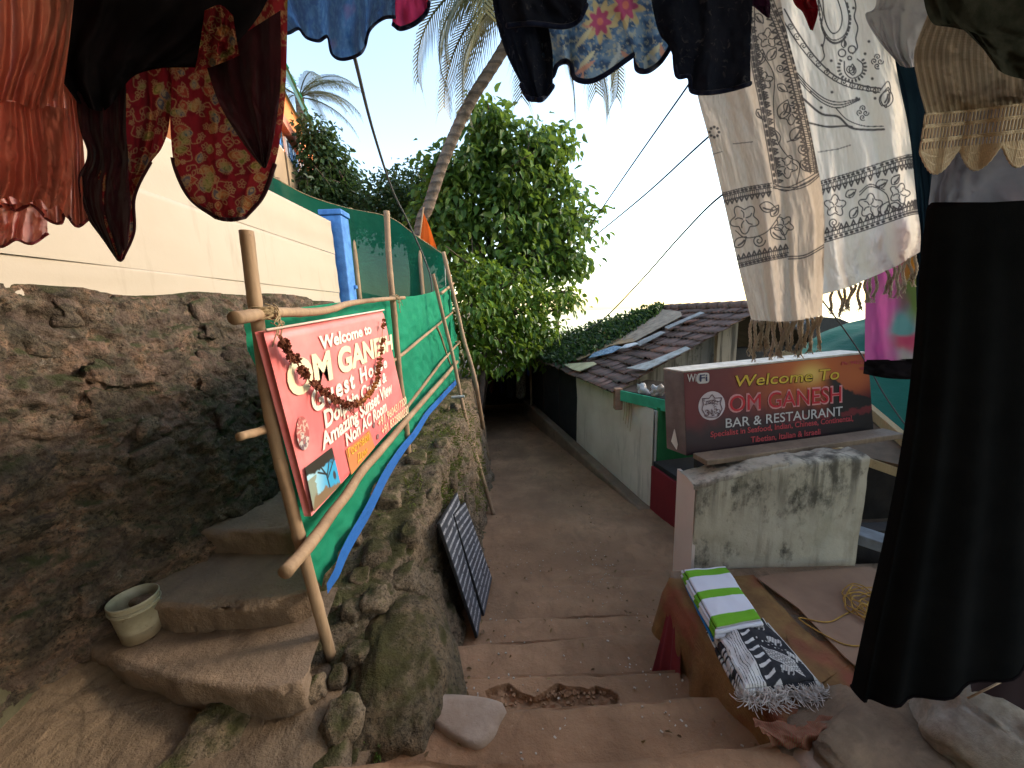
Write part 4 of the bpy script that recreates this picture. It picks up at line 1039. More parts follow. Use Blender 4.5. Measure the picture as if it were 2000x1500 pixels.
# line drawing in the white disc: crowned head in a jagged frame
em = MB(); ink = flat('emblem_ink', (.10, .05, .06))
def ink_line(pts, w=5):
    Q = [q5(*p) + qn * .0075 for p in pts]
    for a, b in zip(Q[:-1], Q[1:]):
        d = b - a; L = np.linalg.norm(d)
        if L < 1e-6: continue
        sd = np.cross(d / L, qn) * (np.linalg.norm(q5(0, w) - q5(0, 0)) * .5); em.add([a - sd, a + sd, b + sd, b - sd], [(0, 1, 2, 3)])
star = [(345, 450), (372, 486), (440, 482), (425, 540), (445, 590), (420, 640), (400, 668), (345, 672), (290, 668), (272, 640), (248, 595), (262, 545), (250, 490), (318, 488), (345, 450)]
ink_line(star, 9)
rr = random.Random(2)
for k in range(26):
    x, y = rr.uniform(275, 415), rr.uniform(500, 655); r = rr.uniform(9, 20); a = rr.uniform(0, 6); ink_line([(x + r * math.cos(a + t), y + r * math.sin(a + t)) for t in np.linspace(0, rr.uniform(2, 5), 8)], 6)
ink_line([(285, 520), (345, 505), (405, 520)], 7); ink_line([(290, 545), (345, 535), (402, 545)], 7); ink_line([(345, 590), (335, 630), (350, 655), (372, 650)], 9)
em.build('emblem_drawing', ink, pface)
mb = MB()
for pts in ([(-58, 560), (-40, 470), (-28, 600), (-20, 700)], [(-50, 430), (-30, 440), (-38, 480)], [(-45, 740), (-34, 700)]):
    pass
MB().prism([AY(1312, 862, 2.335), AY(1318, 838, 2.335), AY(1324, 868, 2.325), AY(1322, 878, 2.325)], (-.004, 0, 0)).build('torn_scrap', flat('torn_white', (.7, .66, .6)), rsg)
pl = thing('sign_plank', 'weathered wooden plank laid along the parapet under the restaurant sign', 'plank', tuple(AY(1370, 900, 2.2)))
MB().beam(AY(1366, 897, 2.20), AY(1745, 846, 2.44), .13, .035).build('plank', WOOD, pl, .006)

# ---------------------------------------------------------------- restaurant terrace beyond: tarpaulin roof on timbers
TARP = m_net('green_tarpaulin', (.016, .15, .095), .0, .25)
ter = thing('tarpaulin_shelter', 'green tarpaulin roof on raw timber rafters behind the restaurant sign', 'shelter', (2.6, 3.4, -.8))
t1, t2, t3, t4 = AY(1530, 714, 4.5), AY(1600, 652, 5.6), AY(1860, 560, 4.6), AY(1860, 898, 2.75)
sheet('tarpaulin', [[t1, (t1 + t2) / 2 + (0, 0, .02), t2], [(t1 + t4) / 2 + (0, 0, -.02), (t1 + t2 + t3 + t4) / 4 + (0, 0, .06), (t2 + t3) / 2], [t4, (t3 + t4) / 2, t3]], TARP, ter, (50, 50),
      lambda u, v, P: np.stack([0 * u, 0 * u, .03 * fbm(P * 2.2, 3, 7) + .02 * np.sin(u * 9) * np.sin(v * 11)], -1))
def tb(a, b, w, h, name='rafter', m=TIMB): return MB().beam(a, b, w, h).build(name, m, ter, .004)
tb(AY(1688, 792, 3.3), AY(1830, 915, 2.5), .05, .085); tb(AY(1600, 868, 3.0), AY(1830, 948, 2.55), .05, .07); tb(AY(1535, 722, 4.45), AY(1850, 902, 2.74), .04, .05)
tb(AY(1490, 716, 4.2), AY(1530, 690, 4.2), .05, .06); tb(AY(1530, 690, 4.2), AY(1580, 708, 4.2), .05, .06); tb(AY(1530, 694, 4.2), AY(1532, 760, 4.2), .06, .06)
MB().prism([AY(1600, 872, 3.02), AY(1690, 800, 3.32), AY(1830, 924, 2.52), AY(1830, 952, 2.57)], (.01, .03, -.01)).build('brown_board', simple('brown_board', (.16, .10, .06), (.09, .06, .035), 6, .8, .2), ter)
MB().box((3.4, 3.75, -.1), (3.0, .08, 1.5)).build('back_boards', DARKW, ter); MB().box((4.44, 2.7, .9), (.08, 4.0, 3.6)).build('sun_block_boards', DARKW, ter)  # tall side wall is out of view, added to block sun on the path
for p in ((2.15, 3.3), (3.9, 2.5)): MB().box((p[0], p[1], -.1), (.07, .07, 1.7)).build('post', WOOD, ter, .004)
MB().beam(AY(1668, 1042, 2.2), AY(1800, 1085, 2.0), .14, .07).build('sill', simple('grey_sill', (.23, .24, .25), (.14, .14, .14), 8, .8, .3), ter, .006)
MB().box((2.75, 2.3, -.35), (1.3, .1, .9)).build('dark_front', DARKW, ter)
MB().box((2.95, 3.0, -.76), (2.3, 1.5, .06)).build('floor', CONC, ter)
dk = thing('dark_roof_hut', 'black rounded hut roof beyond the green tarpaulin', 'hut', tuple(AY(1640, 720, 7.5)))
R_ = [AY(x, y, 7.5) for x, y in ((1480, 700), (1560, 640), (1597, 618), (1640, 622), (1668, 634), (1700, 660), (1700, 760), (1480, 760))]
MB().prism(R_, (.4, 1.8, 0)).build('hut_roof', BLACKP, dk); MB().box(AY(1600, 800, 8.3), (1.6, 1.2, 1.6)).build('hut_body', DARKW, dk)

# ================================================================ ledge with the towels
ledge = thing('stone_ledge', 'masonry ledge beside the steps carrying towels and a rust brown throw', 'ledge', (1.4, 1.5, -.6))
LP = [(.90, 1.99), (.91, 1.6), (.97, 1.22), (1.10, 1.10), (1.7, 1.02), (2.6, 1.0), (2.6, 2.09), (.93, 2.09)]
MB().prism([(x, y, -.85) for x, y in LP], (0, 0, .845)).build('masonry', CONC, ledge, .02)
n = NT('rust_brown_weave'); uvv = n.coord('Object')
c = n.ramp(n.noise(7, 6, .65, uvv), [(.3, (.15, .075, .03)), (.55, (.22, .115, .042)), (.75, (.28, .165, .06))]); c = n.mix(n.ramp(n.noise(3, 3, .5, n.mapping(uvv, (1, 1, 1), (0, 0, 0), (4, 2, 1))), [(.52, 0.0), (.62, .7)]), c, (.24, .06, .04))
n.color(c).rough(.95); n.bump(n.math('ADD', n.wave(70, uvv, 2, 1, 'X'), n.wave(70, uvv, 2, 1, 'Y')), .35, .004); n.bump(n.noise(14, 5, .6, uvv), .5, .02); THROWM = n.m
throw = thing('throw_blanket', 'rust brown woven throw draped over the edge of the ledge', 'blanket', (1.0, 1.5, 0))
E_ = np.array(curve_pts([(.885, 1.985, .012), (.885, 1.75, .012), (.90, 1.5, .014), (.945, 1.28, .016), (1.02, 1.13, .016), (1.18, 1.06, .014), (1.45, 1.02, .012)], 110))
tg = np.gradient(E_, axis=0); tg /= np.linalg.norm(tg, axis=1)[:, None]; ow = np.stack([tg[:, 1], -tg[:, 0], 0 * tg[:, 0]], 1)
if ow[0, 0] > 0: ow = -ow
ss = np.linspace(0, 1, 110); drop = np.interp(ss, [0, .1, .3, .55, .8, 1], [.30, .34, .36, .40, .34, .22]) + .015 * fbm(np.stack([ss * 14, ss * 0, ss * 0], -1), 3, 2)
fo = .018 * np.sin(ss * 46) + .02 * np.sin(ss * 19 + 1)
rows = []
for t in np.linspace(1, 0, 16): rows.append(E_ - ow * (t * .5) + np.array([0, 0, .004]) + np.stack([0 * ss, 0 * ss, .006 * fbm(np.stack([ss * 12, ss * 0 + t * 7, ss * 0], -1), 3, 9)], 1))
for t in np.linspace(.06, 1, 22):
    k = min(t * 4, 1); rows.append(E_ + ow * ((.02 * k + .05 * t + fo * t)[:, None]) + np.stack([0 * ss, 0 * ss, -drop * t - .006 * (t > .1)], 1))
V, F, uv = gridmesh(np.array(rows)); build('throw_cloth', V, F, THROWM, throw, uv=uv)
mrn = NT('maroon_cloth'); mrn.color(mrn.mix(mrn.noise(9), (.20, .025, .028), (.12, .015, .018))).rough(.9); MAROON = mrn.m
sheet('maroon_lining', [[AY(1312, 1150, 1.93), AY(1322, 1160, 1.88), AY(1334, 1190, 1.80)], [AY(1292, 1240, 1.85), AY(1310, 1250, 1.80), AY(1330, 1260, 1.72)], [AY(1268, 1330, 1.74), AY(1300, 1362, 1.70), AY(1330, 1340, 1.62)]], MAROON, throw, (24, 24),
      lambda u, v, P: np.stack([.012 * np.sin(u * 16) * v, 0 * u, 0 * u], -1))
# ruffled rag along the front edge
rg = thing('rag', 'crumpled red brown checked rag along the front edge of the ledge', 'rag', (1.2, 1.08, 0))
rw = [[AZ(x, y, z) for x, y, z in r] for r in ([(1470, 1405, .03), (1560, 1412, .04), (1640, 1395, .04), (1730, 1368, .03)], [(1485, 1428, .045), (1570, 1440, .06), (1650, 1420, .06), (1730, 1388, .04)], [(1510, 1455, .015), (1590, 1468, .015), (1655, 1448, .015), (1730, 1408, .015)])]
ck = NT('checked_rag'); v = ck.coord(); ck.color(ck.mix(ck.ramp(ck.wave(45, v, 3, 1, 'X'), [(.4, 0.0), (.6, 1.0)]), (.20, .05, .035), (.16, .10, .05))).rough(.95)
sheet('rag_cloth', rw, ck.m, rg, (80, 30), lambda u, v, P: np.stack([0 * u, .006 * np.sin(u * 40), .012 * fbm(np.stack([u * 9, v * 5, u * 0], -1), 3, 4)], -1))

def pad(name, TL, TR, BR, BL, th, mat, parent, col=None, nu=40, nv=40, r=.5, puff=.006, seed=0, layers=1, crump=.005):
    """folded textile: a rounded slab over the quad, with bulging sides"""
    TL, TR, BR, BL = (np.array(q, float) for q in (TL, TR, BR, BL)); c = (TL + TR + BR + BL) / 4
    P = quadgrid(TL, TR, BR, BL, nu, nv); u, v = np.meshgrid(np.linspace(0, 1, nu), np.linspace(0, 1, nv)); e = np.minimum.reduce([u, 1 - u, v, 1 - v])
    P[..., 2] += puff * smooth(0, .3, e) + crump * fbm(P * (12 if crump < .01 else 16), 3, seed) - th * .25 * np.clip(1 - e / .035, 0, 1) ** 2
    V, F, uv = gridmesh(P); V = list(V); F = [tuple(f) for f in F]; uv = list(map(tuple, uv))
    loop = [(0, i) for i in range(nu)] + [(j, nu - 1) for j in range(1, nv)] + [(nv - 1, i) for i in range(nu - 2, -1, -1)] + [(j, 0) for j in range(nv - 2, 0, -1)]
    prev = [j * nu + i for j, i in loop]; m = len(loop); nl = 6 * layers; cols = None if col is None else list(col.reshape(-1, 3))
    for q in range(1, nl + 1):
        t = q / nl; f = abs(math.sin(t * math.pi * layers)) ** .6; b = len(V)
        for j, i in loop:
            p = P[j, i]; d = p - c; d[2] = 0; d /= np.linalg.norm(d) + 1e-9
            V.append(np.array([*(p + d * .012 * f)[:2], p[2] - th * t])); uv.append((u[j, i], v[j, i]))
            if cols is not None: cols.append(cols[j * nu + i] * (.55 if f < .2 and layers > 1 else 1))
        for k in range(m): F.append((prev[k], b + k, b + (k + 1) % m, prev[(k + 1) % m]))
        prev = list(range(b, b + m))
    return build(name, V, F, mat, parent, uv=uv, col=None if cols is None else np.array(cols))
n = NT('green_white_striped_towel'); s = n.sep(n.coord('UV')); st = n.math('SINE', n.math('ADD', n.math('MULTIPLY', s[1], 2 * math.pi * 2.5), -.35)); f = n.ramp(st, [(.46, 0.0), (.54, 1.0)])
n.color(n.mix(f, (.62, .62, .68), (.14, .36, .02))).rough(.95); n.bump(n.noise(260, 3, .6), .5, .006); STRIPE = n.m
def terry(name, c):
    n = NT(name); n.color(n.mix(n.noise(20), c, tuple(x * .7 for x in c))).rough(.95); n.bump(n.noise(260, 3, .6), .5, .006); return n.m
tw = thing('blue_towel', 'folded bright blue towel under the green and white striped towel', 'towel', tuple(AZ(1370, 1200, .02)), 'folded towels on the ledge')
pad('towel_fold', AZ(1336, 1120, .055), AZ(1420, 1112, .055), AZ(1480, 1225, .055), AZ(1392, 1240, .055), .045, terry('blue_terry', (.02, .22, .58)), tw, layers=2)
ot = thing('orange_towel', 'thin folded orange towel between the blue and striped towels', 'towel', tuple(AZ(1370, 1190, .06)), 'folded towels on the ledge')
pad('towel_fold', AZ(1342, 1128, .072), AZ(1420, 1112, .072), AZ(1482, 1218, .072), AZ(1396, 1232, .072), .014, terry('orange_terry', (.62, .25, .03)), ot)
gt = thing('striped_towel', 'folded beach towel with bold green and white stripes on top of the pile', 'towel', tuple(AZ(1410, 1160, .09)), 'folded towels on the ledge')
pad('towel_fold', AZ(1334, 1110, .135), AZ(1417, 1103, .135), AZ(1487, 1208, .135), AZ(1398, 1224, .135), .052, STRIPE, gt, layers=2)
# black and white blanket with fringe
bw = thing('patterned_blanket', 'folded black and white block print blanket with a tangled white fringe', 'blanket', tuple(AZ(1500, 1300, .02)))
u, v = np.meshgrid(np.linspace(0, 1, 200), np.linspace(0, 1, 200)); c = np.zeros(u.shape + (3,)); c[:] = (.55, .53, .51); K = (.02, .02, .024)
nz = fbm(np.stack([u * 8, v * 8, u * 0], -1), 3, 6)
c = lay(c, (np.abs(((u + .012 * nz) * 26) % 1 - .5) > .40) * (u < .3) * (vnoise(np.stack([np.floor(u * 26), v * 5, u * 0], -1), 4) > -.35), K)
z1 = (u > .30) & (u < .54); c = lay(c, z1 * 1.0, K); c = lay(c, z1 * (np.abs((v * 8.5 + .25 * np.sin(u * 14)) % 1 - .5) < .16) * (np.abs(u - .42) < .095 + .02 * nz), (.55, .53, .51))
z2 = u >= .54; c = lay(c, z2 * 1.0, K)
yy = (v - .5 - (u - .54) * .9); c = lay(c, z2 * (np.abs(yy - .10) < .10) * (u < .85), (.5, .48, .45)); c = lay(c, z2 * (smooth(.55, .3, np.hypot(((u - .56) * 26) % 1 - .5, (v * 20) % 1 - .5)) - smooth(.3, .1, np.hypot(((u - .56) * 26) % 1 - .5, (v * 20) % 1 - .5))) * (np.abs(yy - .10) < .085) * (u < .85), (.06, .06, .06))
for (ex, ey, s_) in ((.72, .16, 1.), (.80, .42, 1.), (.90, .70, 1.), (.66, .86, .8)):
    X_, Y_ = (u - ex) / (.085 * s_), (v - ey) / (.075 * s_); X_, Y_ = X_ * .8 + Y_ * .6, -X_ * .6 + Y_ * .8
    sh = (np.hypot(X_ / 1.0, Y_ / .6) < 1) | (np.hypot((X_ - 1.0) / .45, (Y_ + .25) / .42) < 1) | ((np.abs(X_ - .55) < .16) & (Y_ > 0) & (Y_ < 1.15)) | ((np.abs(X_ + .55) < .16) & (Y_ > 0) & (Y_ < 1.15)) | ((np.abs(X_ - 1.35 - .1 * np.sin(Y_ * 5)) < .1) & (Y_ > -.3) & (Y_ < .8))
    c = lay(c, z2 * sh * (.75 + .25 * np.sign(np.sin(X_ * 14))), (.48, .46, .43))
c = lay(c, z2 * (np.hypot((u * 17) % 1 - .5, (v * 17) % 1 - .5) < .20) * (np.abs(yy + .14 + .02 * nz) < .03), (.55, .53, .5)); c = lay(c, (u > .96) * 1.0, (.5, .48, .45))
pad('lower_fold', AZ(1384, 1230, .035), AZ(1500, 1214, .035), AZ(1606, 1338, .035), AZ(1448, 1352, .035), .03, PRINTM, bw, col=c[::2, ::2] * .9, nu=100, nv=100, layers=1)
bl = [AZ(1392, 1216, .088), AZ(1490, 1205, .088), AZ(1597, 1325, .080), AZ(1455, 1342, .080)]
pad('upper_fold', *bl, .05, PRINTM, bw, col=c, nu=200, nv=200, layers=1, puff=.02, crump=.011)
rr = random.Random(8); mb = MB(); dF = (bl[3] - bl[0]); dF /= np.linalg.norm(dF)
for k in range(420):
    t = rr.random(); p = bl[3] + (bl[2] - bl[3]) * t + np.array([0, 0, -.01 - .05 * rr.random()]); L = rr.uniform(.05, .10); pts = [p]
    d = dF + np.array([rr.uniform(-.5, .5), rr.uniform(-.3, .3), 0]); cu = rr.uniform(-14, 14)
    for q in range(7):
        d = d / np.linalg.norm(d); a = cu * L / 7 * 6; d = np.array([d[0] * math.cos(a) - d[1] * math.sin(a), d[0] * math.sin(a) + d[1] * math.cos(a), -.2]); nx = pts[-1] + d * L / 7; nx[2] = max(nx[2], .018 + .03 * rr.random()); pts.append(nx)
    mb.tube(pts, .0016, 4, False)
mb.build('fringe', simple('white_fringe', (.58, .52, .47), (.36, .3, .26), 40, .95, 0), bw, smooth_=True)
cb_ = thing('cardboard_sheet', 'flattened brown cardboard sheet lying on the ledge', 'cardboard', tuple(AZ(1600, 1200, .01)))
MB().prism([AZ(x, y, .034) for x, y in ((1478, 1130), (1510, 1122), (1700, 1108), (1790, 1180), (1770, 1330), (1690, 1318), (1650, 1285), (1560, 1190))], (0, 0, .006)).build('sheet', simple('brown_cardboard', (.27, .165, .105), (.21, .125, .08), 4, .9, .15), cb_)
cl = thing('rope_coil', 'tangled coil of yellow cord on the cardboard', 'rope', tuple(AZ(1700, 1200, .02)))
rr = random.Random(12); c0 = AZ(1712, 1195, .042); pts = []; a = 0
for k in range(150):
    a += .42 + rr.uniform(-.12, .12); r = .085 + .035 * math.sin(k * .31) + rr.uniform(-.012, .012); off = np.array([.05 * math.sin(k * .11), .05 * math.cos(k * .17), 0]); pts.append(c0 + off + np.array([r * math.cos(a) * 1.1, r * math.sin(a), .004 + .03 * abs(math.sin(k * .7))]))
tail = [AZ(1640, 1255, .045), AZ(1560, 1208, .045), AZ(1615, 1215, .045), AZ(1650, 1200, .045)]
V, F = tube(curve_pts([AZ(1690, 1262, .045)] + tail + pts, 900), .0032, 5); build('cord', V, F, simple('yellow_cord', (.42, .24, .05), (.28, .15, .03), 30, .8, 0), cl)
# rocks at the lower right corner
for px, py, z, sc, rt, lab, mt, sd in ((1905, 1430, .10, (.15, .13, .13), (.2, .5, .7), 'pale angular stone block at the lower right corner', simple('pale_stone', (.36, .31, .25), (.24, .20, .155), 5, .9, .5), 4), (1700, 1500, -.06, (.30, .18, .13), (.1, .0, .3), 'brown earth covered boulder below the hanging black skirt', CONC, 6)):
    me = rock_mesh('rock', sd, mt, .92, 4, .26); o = put('rock', me, None, tuple(AZ(px, py, z)), rt, sc); tag(o, lab, 'rock')
mc = thing('maroon_drape', 'dark maroon cloth draped over the shop shelf at the lower right', 'cloth', tuple(AZ(1960, 1400, .1)))
sheet('drape_cloth', [[AY(1890, 1280, 1.06), AY(1970, 1230, 1.06), AY(2120, 1120, 1.0)], [AY(1905, 1362, 1.06), AY(1985, 1350, 1.05), AY(2140, 1330, 1.0)], [AY(1925, 1385, 1.06), AY(2010, 1425, 1.05), AY(2180, 1480, 1.0)]], flat('deep_maroon', (.016, .005, .007), .95), mc, (30, 30), lambda u, v, P: np.stack([0 * u, .008 * np.sin(u * 9 + v * 3), 0 * u], -1))
bb = thing('blue_cloth', 'bright blue cloth corner at the right edge behind the black skirt', 'cloth', tuple(AY(1985, 1270, 1.1)))
sheet('cloth_corner', [[AY(2080, 1150, 1.1), AY(2020, 1210, 1.1), AY(1945, 1308, 1.1)], [AY(2090, 1230, 1.08), AY(2020, 1268, 1.08), AY(1950, 1318, 1.1)]], terry('blue_cloth_weave', (.02, .10, .45)), bb, (20, 10), lambda u, v, P: np.stack([0 * u, .01 * np.sin(u * 20), 0 * u], -1))
mb = thing('dry_twig', 'thin dry stick poking out beside the black skirt hem', 'twig', tuple(AY(1900, 1355, .98)))
V, F = tube([AY(1890, 1364, .98), AY(1935, 1342, .98), AY(1962, 1328, 1.0)], .003, 5); build('stick', V, F, BAMB, mb)

# ================================================================ orange house up the slope
ORG = m_plaster('orange_paint', (.78, .26, .09), (.66, .20, .07), .5); PNK = m_plaster('salmon_paint', (.62, .24, .16), (.5, .18, .12), .5); TANB = m_plaster('tan_render', (.40, .28, .17), (.26, .18, .11), .6)
oh = thing('orange_house', 'orange house with green sheet roof and blue barred windows up the slope', 'house', (-5.2, 10, 2))
OD = np.array([-.27, .963, 0]); ON = np.array([.963, .27, 0]); O0 = AY(545, 300, 9.0)
def oz(px, py): return APL(px, py, O0, ON)
def O(s, o, z): return np.array([O0[0], O0[1], 0]) + OD * s + ON * o + np.array([0, 0, z])
zr, zw1, zw0 = oz(553, 170)[2], oz(547, 258)[2], oz(545, 292)[2]
def obox(s0, s1, o0, o1, z0, z1, name, mat, bev=0, par=oh):
    return MB().box(O((s0 + s1) / 2, (o0 + o1) / 2, (z0 + z1) / 2), (s1 - s0, o1 - o0, z1 - z0), np.stack([OD, ON, (0, 0, 1)], 1)).build(name, mat, par, bev)
obox(-4, 7.5, -3, 0, 1.8, zr, 'wall', ORG); obox(-4, 7.5, .004, .16, zw1 + .08, zw1 + .30, 'ledge_band', PNK); obox(-4, 7.5, .004, .10, 1.8, zw0 - .05, 'lower_wall', TANB)
for k in range(9): obox(-3.6 + k * 1.2, -3.55 + k * 1.2, .105, .13, 1.9, zw0 - .06, 'render_joint', flat('joint_dark', (.14, .1, .06)))
GRF = simple('green_roof_sheet', (.03, .36, .20), (.02, .26, .14), 4, .5, .2)
MB().prism([O(-4, .35, zr - .12), O(7.5, .35, zr - .12), O(7.5, .05, zr + .50), O(-4, .05, zr + .50)], (-.05, 0, .0)).build('roof', GRF, oh)
for k in range(20):
    s = -3.8 + k * .58; MB().beam(O(s, .36, zr - .12), O(s, .06, zr + .50), .03, .03).build('roof_rib', GRF, oh)
BLG = simple('blue_window_paint', (.10, .28, .62), (.07, .2, .5), 6, .5, .1); WHF = flat('white_frame', (.72, .74, .76)); GLS = simple('dark_glass', (.05, .07, .10), (.03, .04, .06), 2, .15, 0)
for k in range(8):
    s = -3.4 + k * 1.32; w = obox(s, s + 1.0, .004, .05, zw0, zw1, 'window', WHF)
    for q in range(5): obox(s + .06 + q * .19, s + .18 + q * .19, .052, .075, zw0 + .06, zw1 - .06, 'pane', BLG if q % 2 else GLS, par=w)

# ================================================================ vegetation
def m_leaf(name, c1, c2, c3, tl=.45, rough=.45):
    n = NT(name); a = n.attr('print'); s = n.new('ShaderNodeSeparateColor'); n.link(a, s.inputs[0])
    c = n.ramp(s.outputs[0], [(0, c1), (.55, c2), (1, c3)]); n.color(c).rough(rough); n.b.inputs['Specular IOR Level'].default_value = .4
    n.translucent(tl, n.mix(.5, c, c3)); return n.m
LEAF = m_leaf('broad_leaf', (.045, .095, .018), (.080, .165, .024), (.20, .28, .04))
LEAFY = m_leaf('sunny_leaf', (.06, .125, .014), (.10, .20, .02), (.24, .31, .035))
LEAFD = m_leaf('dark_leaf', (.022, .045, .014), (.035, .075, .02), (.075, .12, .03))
WEED = m_leaf('weed_leaf', (.05, .10, .015), (.09, .16, .02), (.16, .22, .04))
PALML = m_leaf('palm_leaflet', (.06, .075, .035), (.10, .11, .05), (.20, .16, .06), .35, .4)
BARK = simple('bark', (.14, .10, .075), (.07, .05, .04), 12, .95, .7)
def leaves(C, D, size, rng, droop=.5, aspect=.62):
    """C: positions, D: outward directions -> 6-point leaves folded along the rib"""
    N = len(C); D = D / (np.linalg.norm(D, axis=1)[:, None] + 1e-9)
    ax = D + rng.normal(0, .55, (N, 3)); ax[:, 2] -= droop; ax /= np.linalg.norm(ax, axis=1)[:, None]
    up = rng.normal(0, .5, (N, 3)) + np.array([0.25, -.15, .8]); sd = np.cross(ax, up); sd /= np.linalg.norm(sd, axis=1)[:, None] + 1e-9; nr = np.cross(sd, ax)
    L = (size * rng.uniform(.65, 1.25, N))[:, None]; W = L * aspect * .5; f = rng.uniform(.05, .3, N)[:, None]
    tipd = ax - nr * .25
    V = np.stack([C, C + ax * L * .25 + sd * W * .92 + nr * W * f, C + ax * L * .62 + sd * W * .75 + nr * W * f, C + tipd * L, C + ax * L * .62 - sd * W * .75 + nr * W * f, C + ax * L * .25 - sd * W * .92 + nr * W * f], 1)
    b = np.arange(N)[:, None] * 6; F = np.concatenate([b + np.array([[0, 1, 2, 3]]), b + np.array([[0, 3, 4, 5]])])
    col = np.repeat(np.clip(rng.normal(.42, .22, N), 0, 1), 6)
    return V.reshape(-1, 3), F, np.stack([col] * 3, 1)
def crown(name, blobs, mat, parent, size, per, rng, droop=.5, leafs=13, tl=.15, shell=.6):
    """blobs: (center, radius); twigs fill each blob's outer volume, leaves sit round each twig end"""
    Cs, Ds = [], []
    for c, r in blobs:
        nt = max(6, int(per * r * r)); d = rng.normal(size=(nt, 3)); d /= np.linalg.norm(d, axis=1)[:, None]
        rr_ = .9 * r * (shell + (1.08 - shell) * rng.random(nt) ** .6) * (1 + .45 * fbm(d * 2.2 + np.array(c), 3, 5))
        T = np.array(c) + d * rr_[:, None]
        for k in range(leafs):
            off = rng.normal(0, tl, (nt, 3)) * np.array([1, 1, .7]); Cs.append(T + off); Ds.append(d * .6 + off / tl * .5)
    V, F, col = leaves(np.concatenate(Cs), np.concatenate(Ds), size, rng, droop)
    o = build(name, V, F, mat, parent, col=col, smooth_=False); o['kind'] = 'stuff'; return o
def limb(mb, a, b, r0, r1, rng, bend=.12):
    a, b = np.array(a, float), np.array(b, float); L = np.linalg.norm(b - a); m = (a + b) / 2 + rng.normal(0, bend * L, 3)
    mb.tube(curve_pts([a, m, b], 10), list(np.linspace(r0, r1, 10)), 7)
def tree(name, label, base, trunk_top, bl, mat, size, per, seed, r=.14, group=None, **k):
    rng = np.random.default_rng(seed); t = thing(name, label, 'tree', tuple(base), group); mb = MB()
    limb(mb, base, trunk_top, r, r * .6, rng, .04)
    for c, rad_ in bl: limb(mb, trunk_top, c, r * .5, .02, rng, .12)
    for c, rad_ in bl:
        for q in range(5): limb(mb, c, np.array(c) + rng.normal(0, rad_ * .6, 3), .018, .006, rng)
    mb.build('trunk', BARK, t, smooth_=True); crown('crown', bl, mat, t, size, per, rng, **k); return t
def B(px, py, r, Y): return (AY(px, py, Y), r / FPX * Y)
big = [B(945, 235, 30, 8.6), B(968, 268, 44, 8.6), B(1030, 285, 42, 8.7), B(925, 320, 46, 8.4), B(1000, 345, 62, 8.5), B(1066, 305, 34, 8.9), B(1072, 372, 36, 8.8), B(880, 322, 34, 8.2),
       B(905, 400, 52, 8.3), B(985, 430, 66, 8.4), B(1055, 440, 50, 8.6), B(1105, 455, 40, 8.8), B(1140, 428, 24, 8.9), B(1128, 500, 28, 8.7), B(1020, 510, 58, 8.4), B(1090, 520, 34, 8.6), B(862, 345, 30, 8.3), B(850, 430, 38, 8.2), B(880, 480, 40, 8.0), B(1112, 400, 22, 8.9), B(955, 215, 16, 8.6), B(1090, 280, 18, 8.9), B(1100, 345, 20, 8.9)]
tree('broadleaf_tree', 'large broadleaf tree with glossy green leaves behind the leaning palm trunk', (-.9, 8.9, -.9), AY(965, 560, 8.8), big, LEAF, .185, 120, 1, .16, droop=.9)
low_ = [B(920, 520, 40, 7.4), B(965, 560, 52, 7.4), B(915, 590, 42, 7.0), B(1000, 600, 46, 7.6), B(955, 640, 46, 7.4), B(1040, 640, 34, 8), B(1060, 590, 26, 8), B(1010, 660, 36, 8), B(920, 670, 36, 7.2), B(1070, 650, 26, 8.4), B(1095, 570, 22, 8.2), B(1110, 585, 14, 8.2), B(935, 700, 26, 7.6), B(975, 700, 28, 8), B(1020, 692, 26, 8.4), B(1060, 690, 20, 8.6), B(895, 640, 26, 7)]
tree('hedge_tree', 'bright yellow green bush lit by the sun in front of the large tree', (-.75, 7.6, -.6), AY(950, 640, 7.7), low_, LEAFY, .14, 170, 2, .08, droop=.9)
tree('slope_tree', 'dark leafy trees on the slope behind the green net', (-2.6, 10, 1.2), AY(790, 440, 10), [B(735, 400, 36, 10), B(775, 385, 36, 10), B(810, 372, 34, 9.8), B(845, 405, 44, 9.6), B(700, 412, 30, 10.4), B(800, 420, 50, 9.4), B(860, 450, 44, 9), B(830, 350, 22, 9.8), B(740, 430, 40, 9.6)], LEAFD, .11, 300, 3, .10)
tree('creeper_tree', 'tree wrapped in hanging creeper beside the orange house', (-4.4, 10.2, 2), AY(625, 300, 10.2), [B(612, 262, 22, 10.2), B(635, 290, 28, 10.2), B(618, 320, 22, 10.0), B(640, 335, 32, 10.4), B(665, 360, 30, 10.6), B(650, 385, 34, 10.2), B(620, 370, 24, 10), B(685, 385, 24, 10.6), B(620, 395, 26, 9.8), B(668, 335, 16, 10.6)], LEAFD, .13, 300, 4, .10, droop=.9)
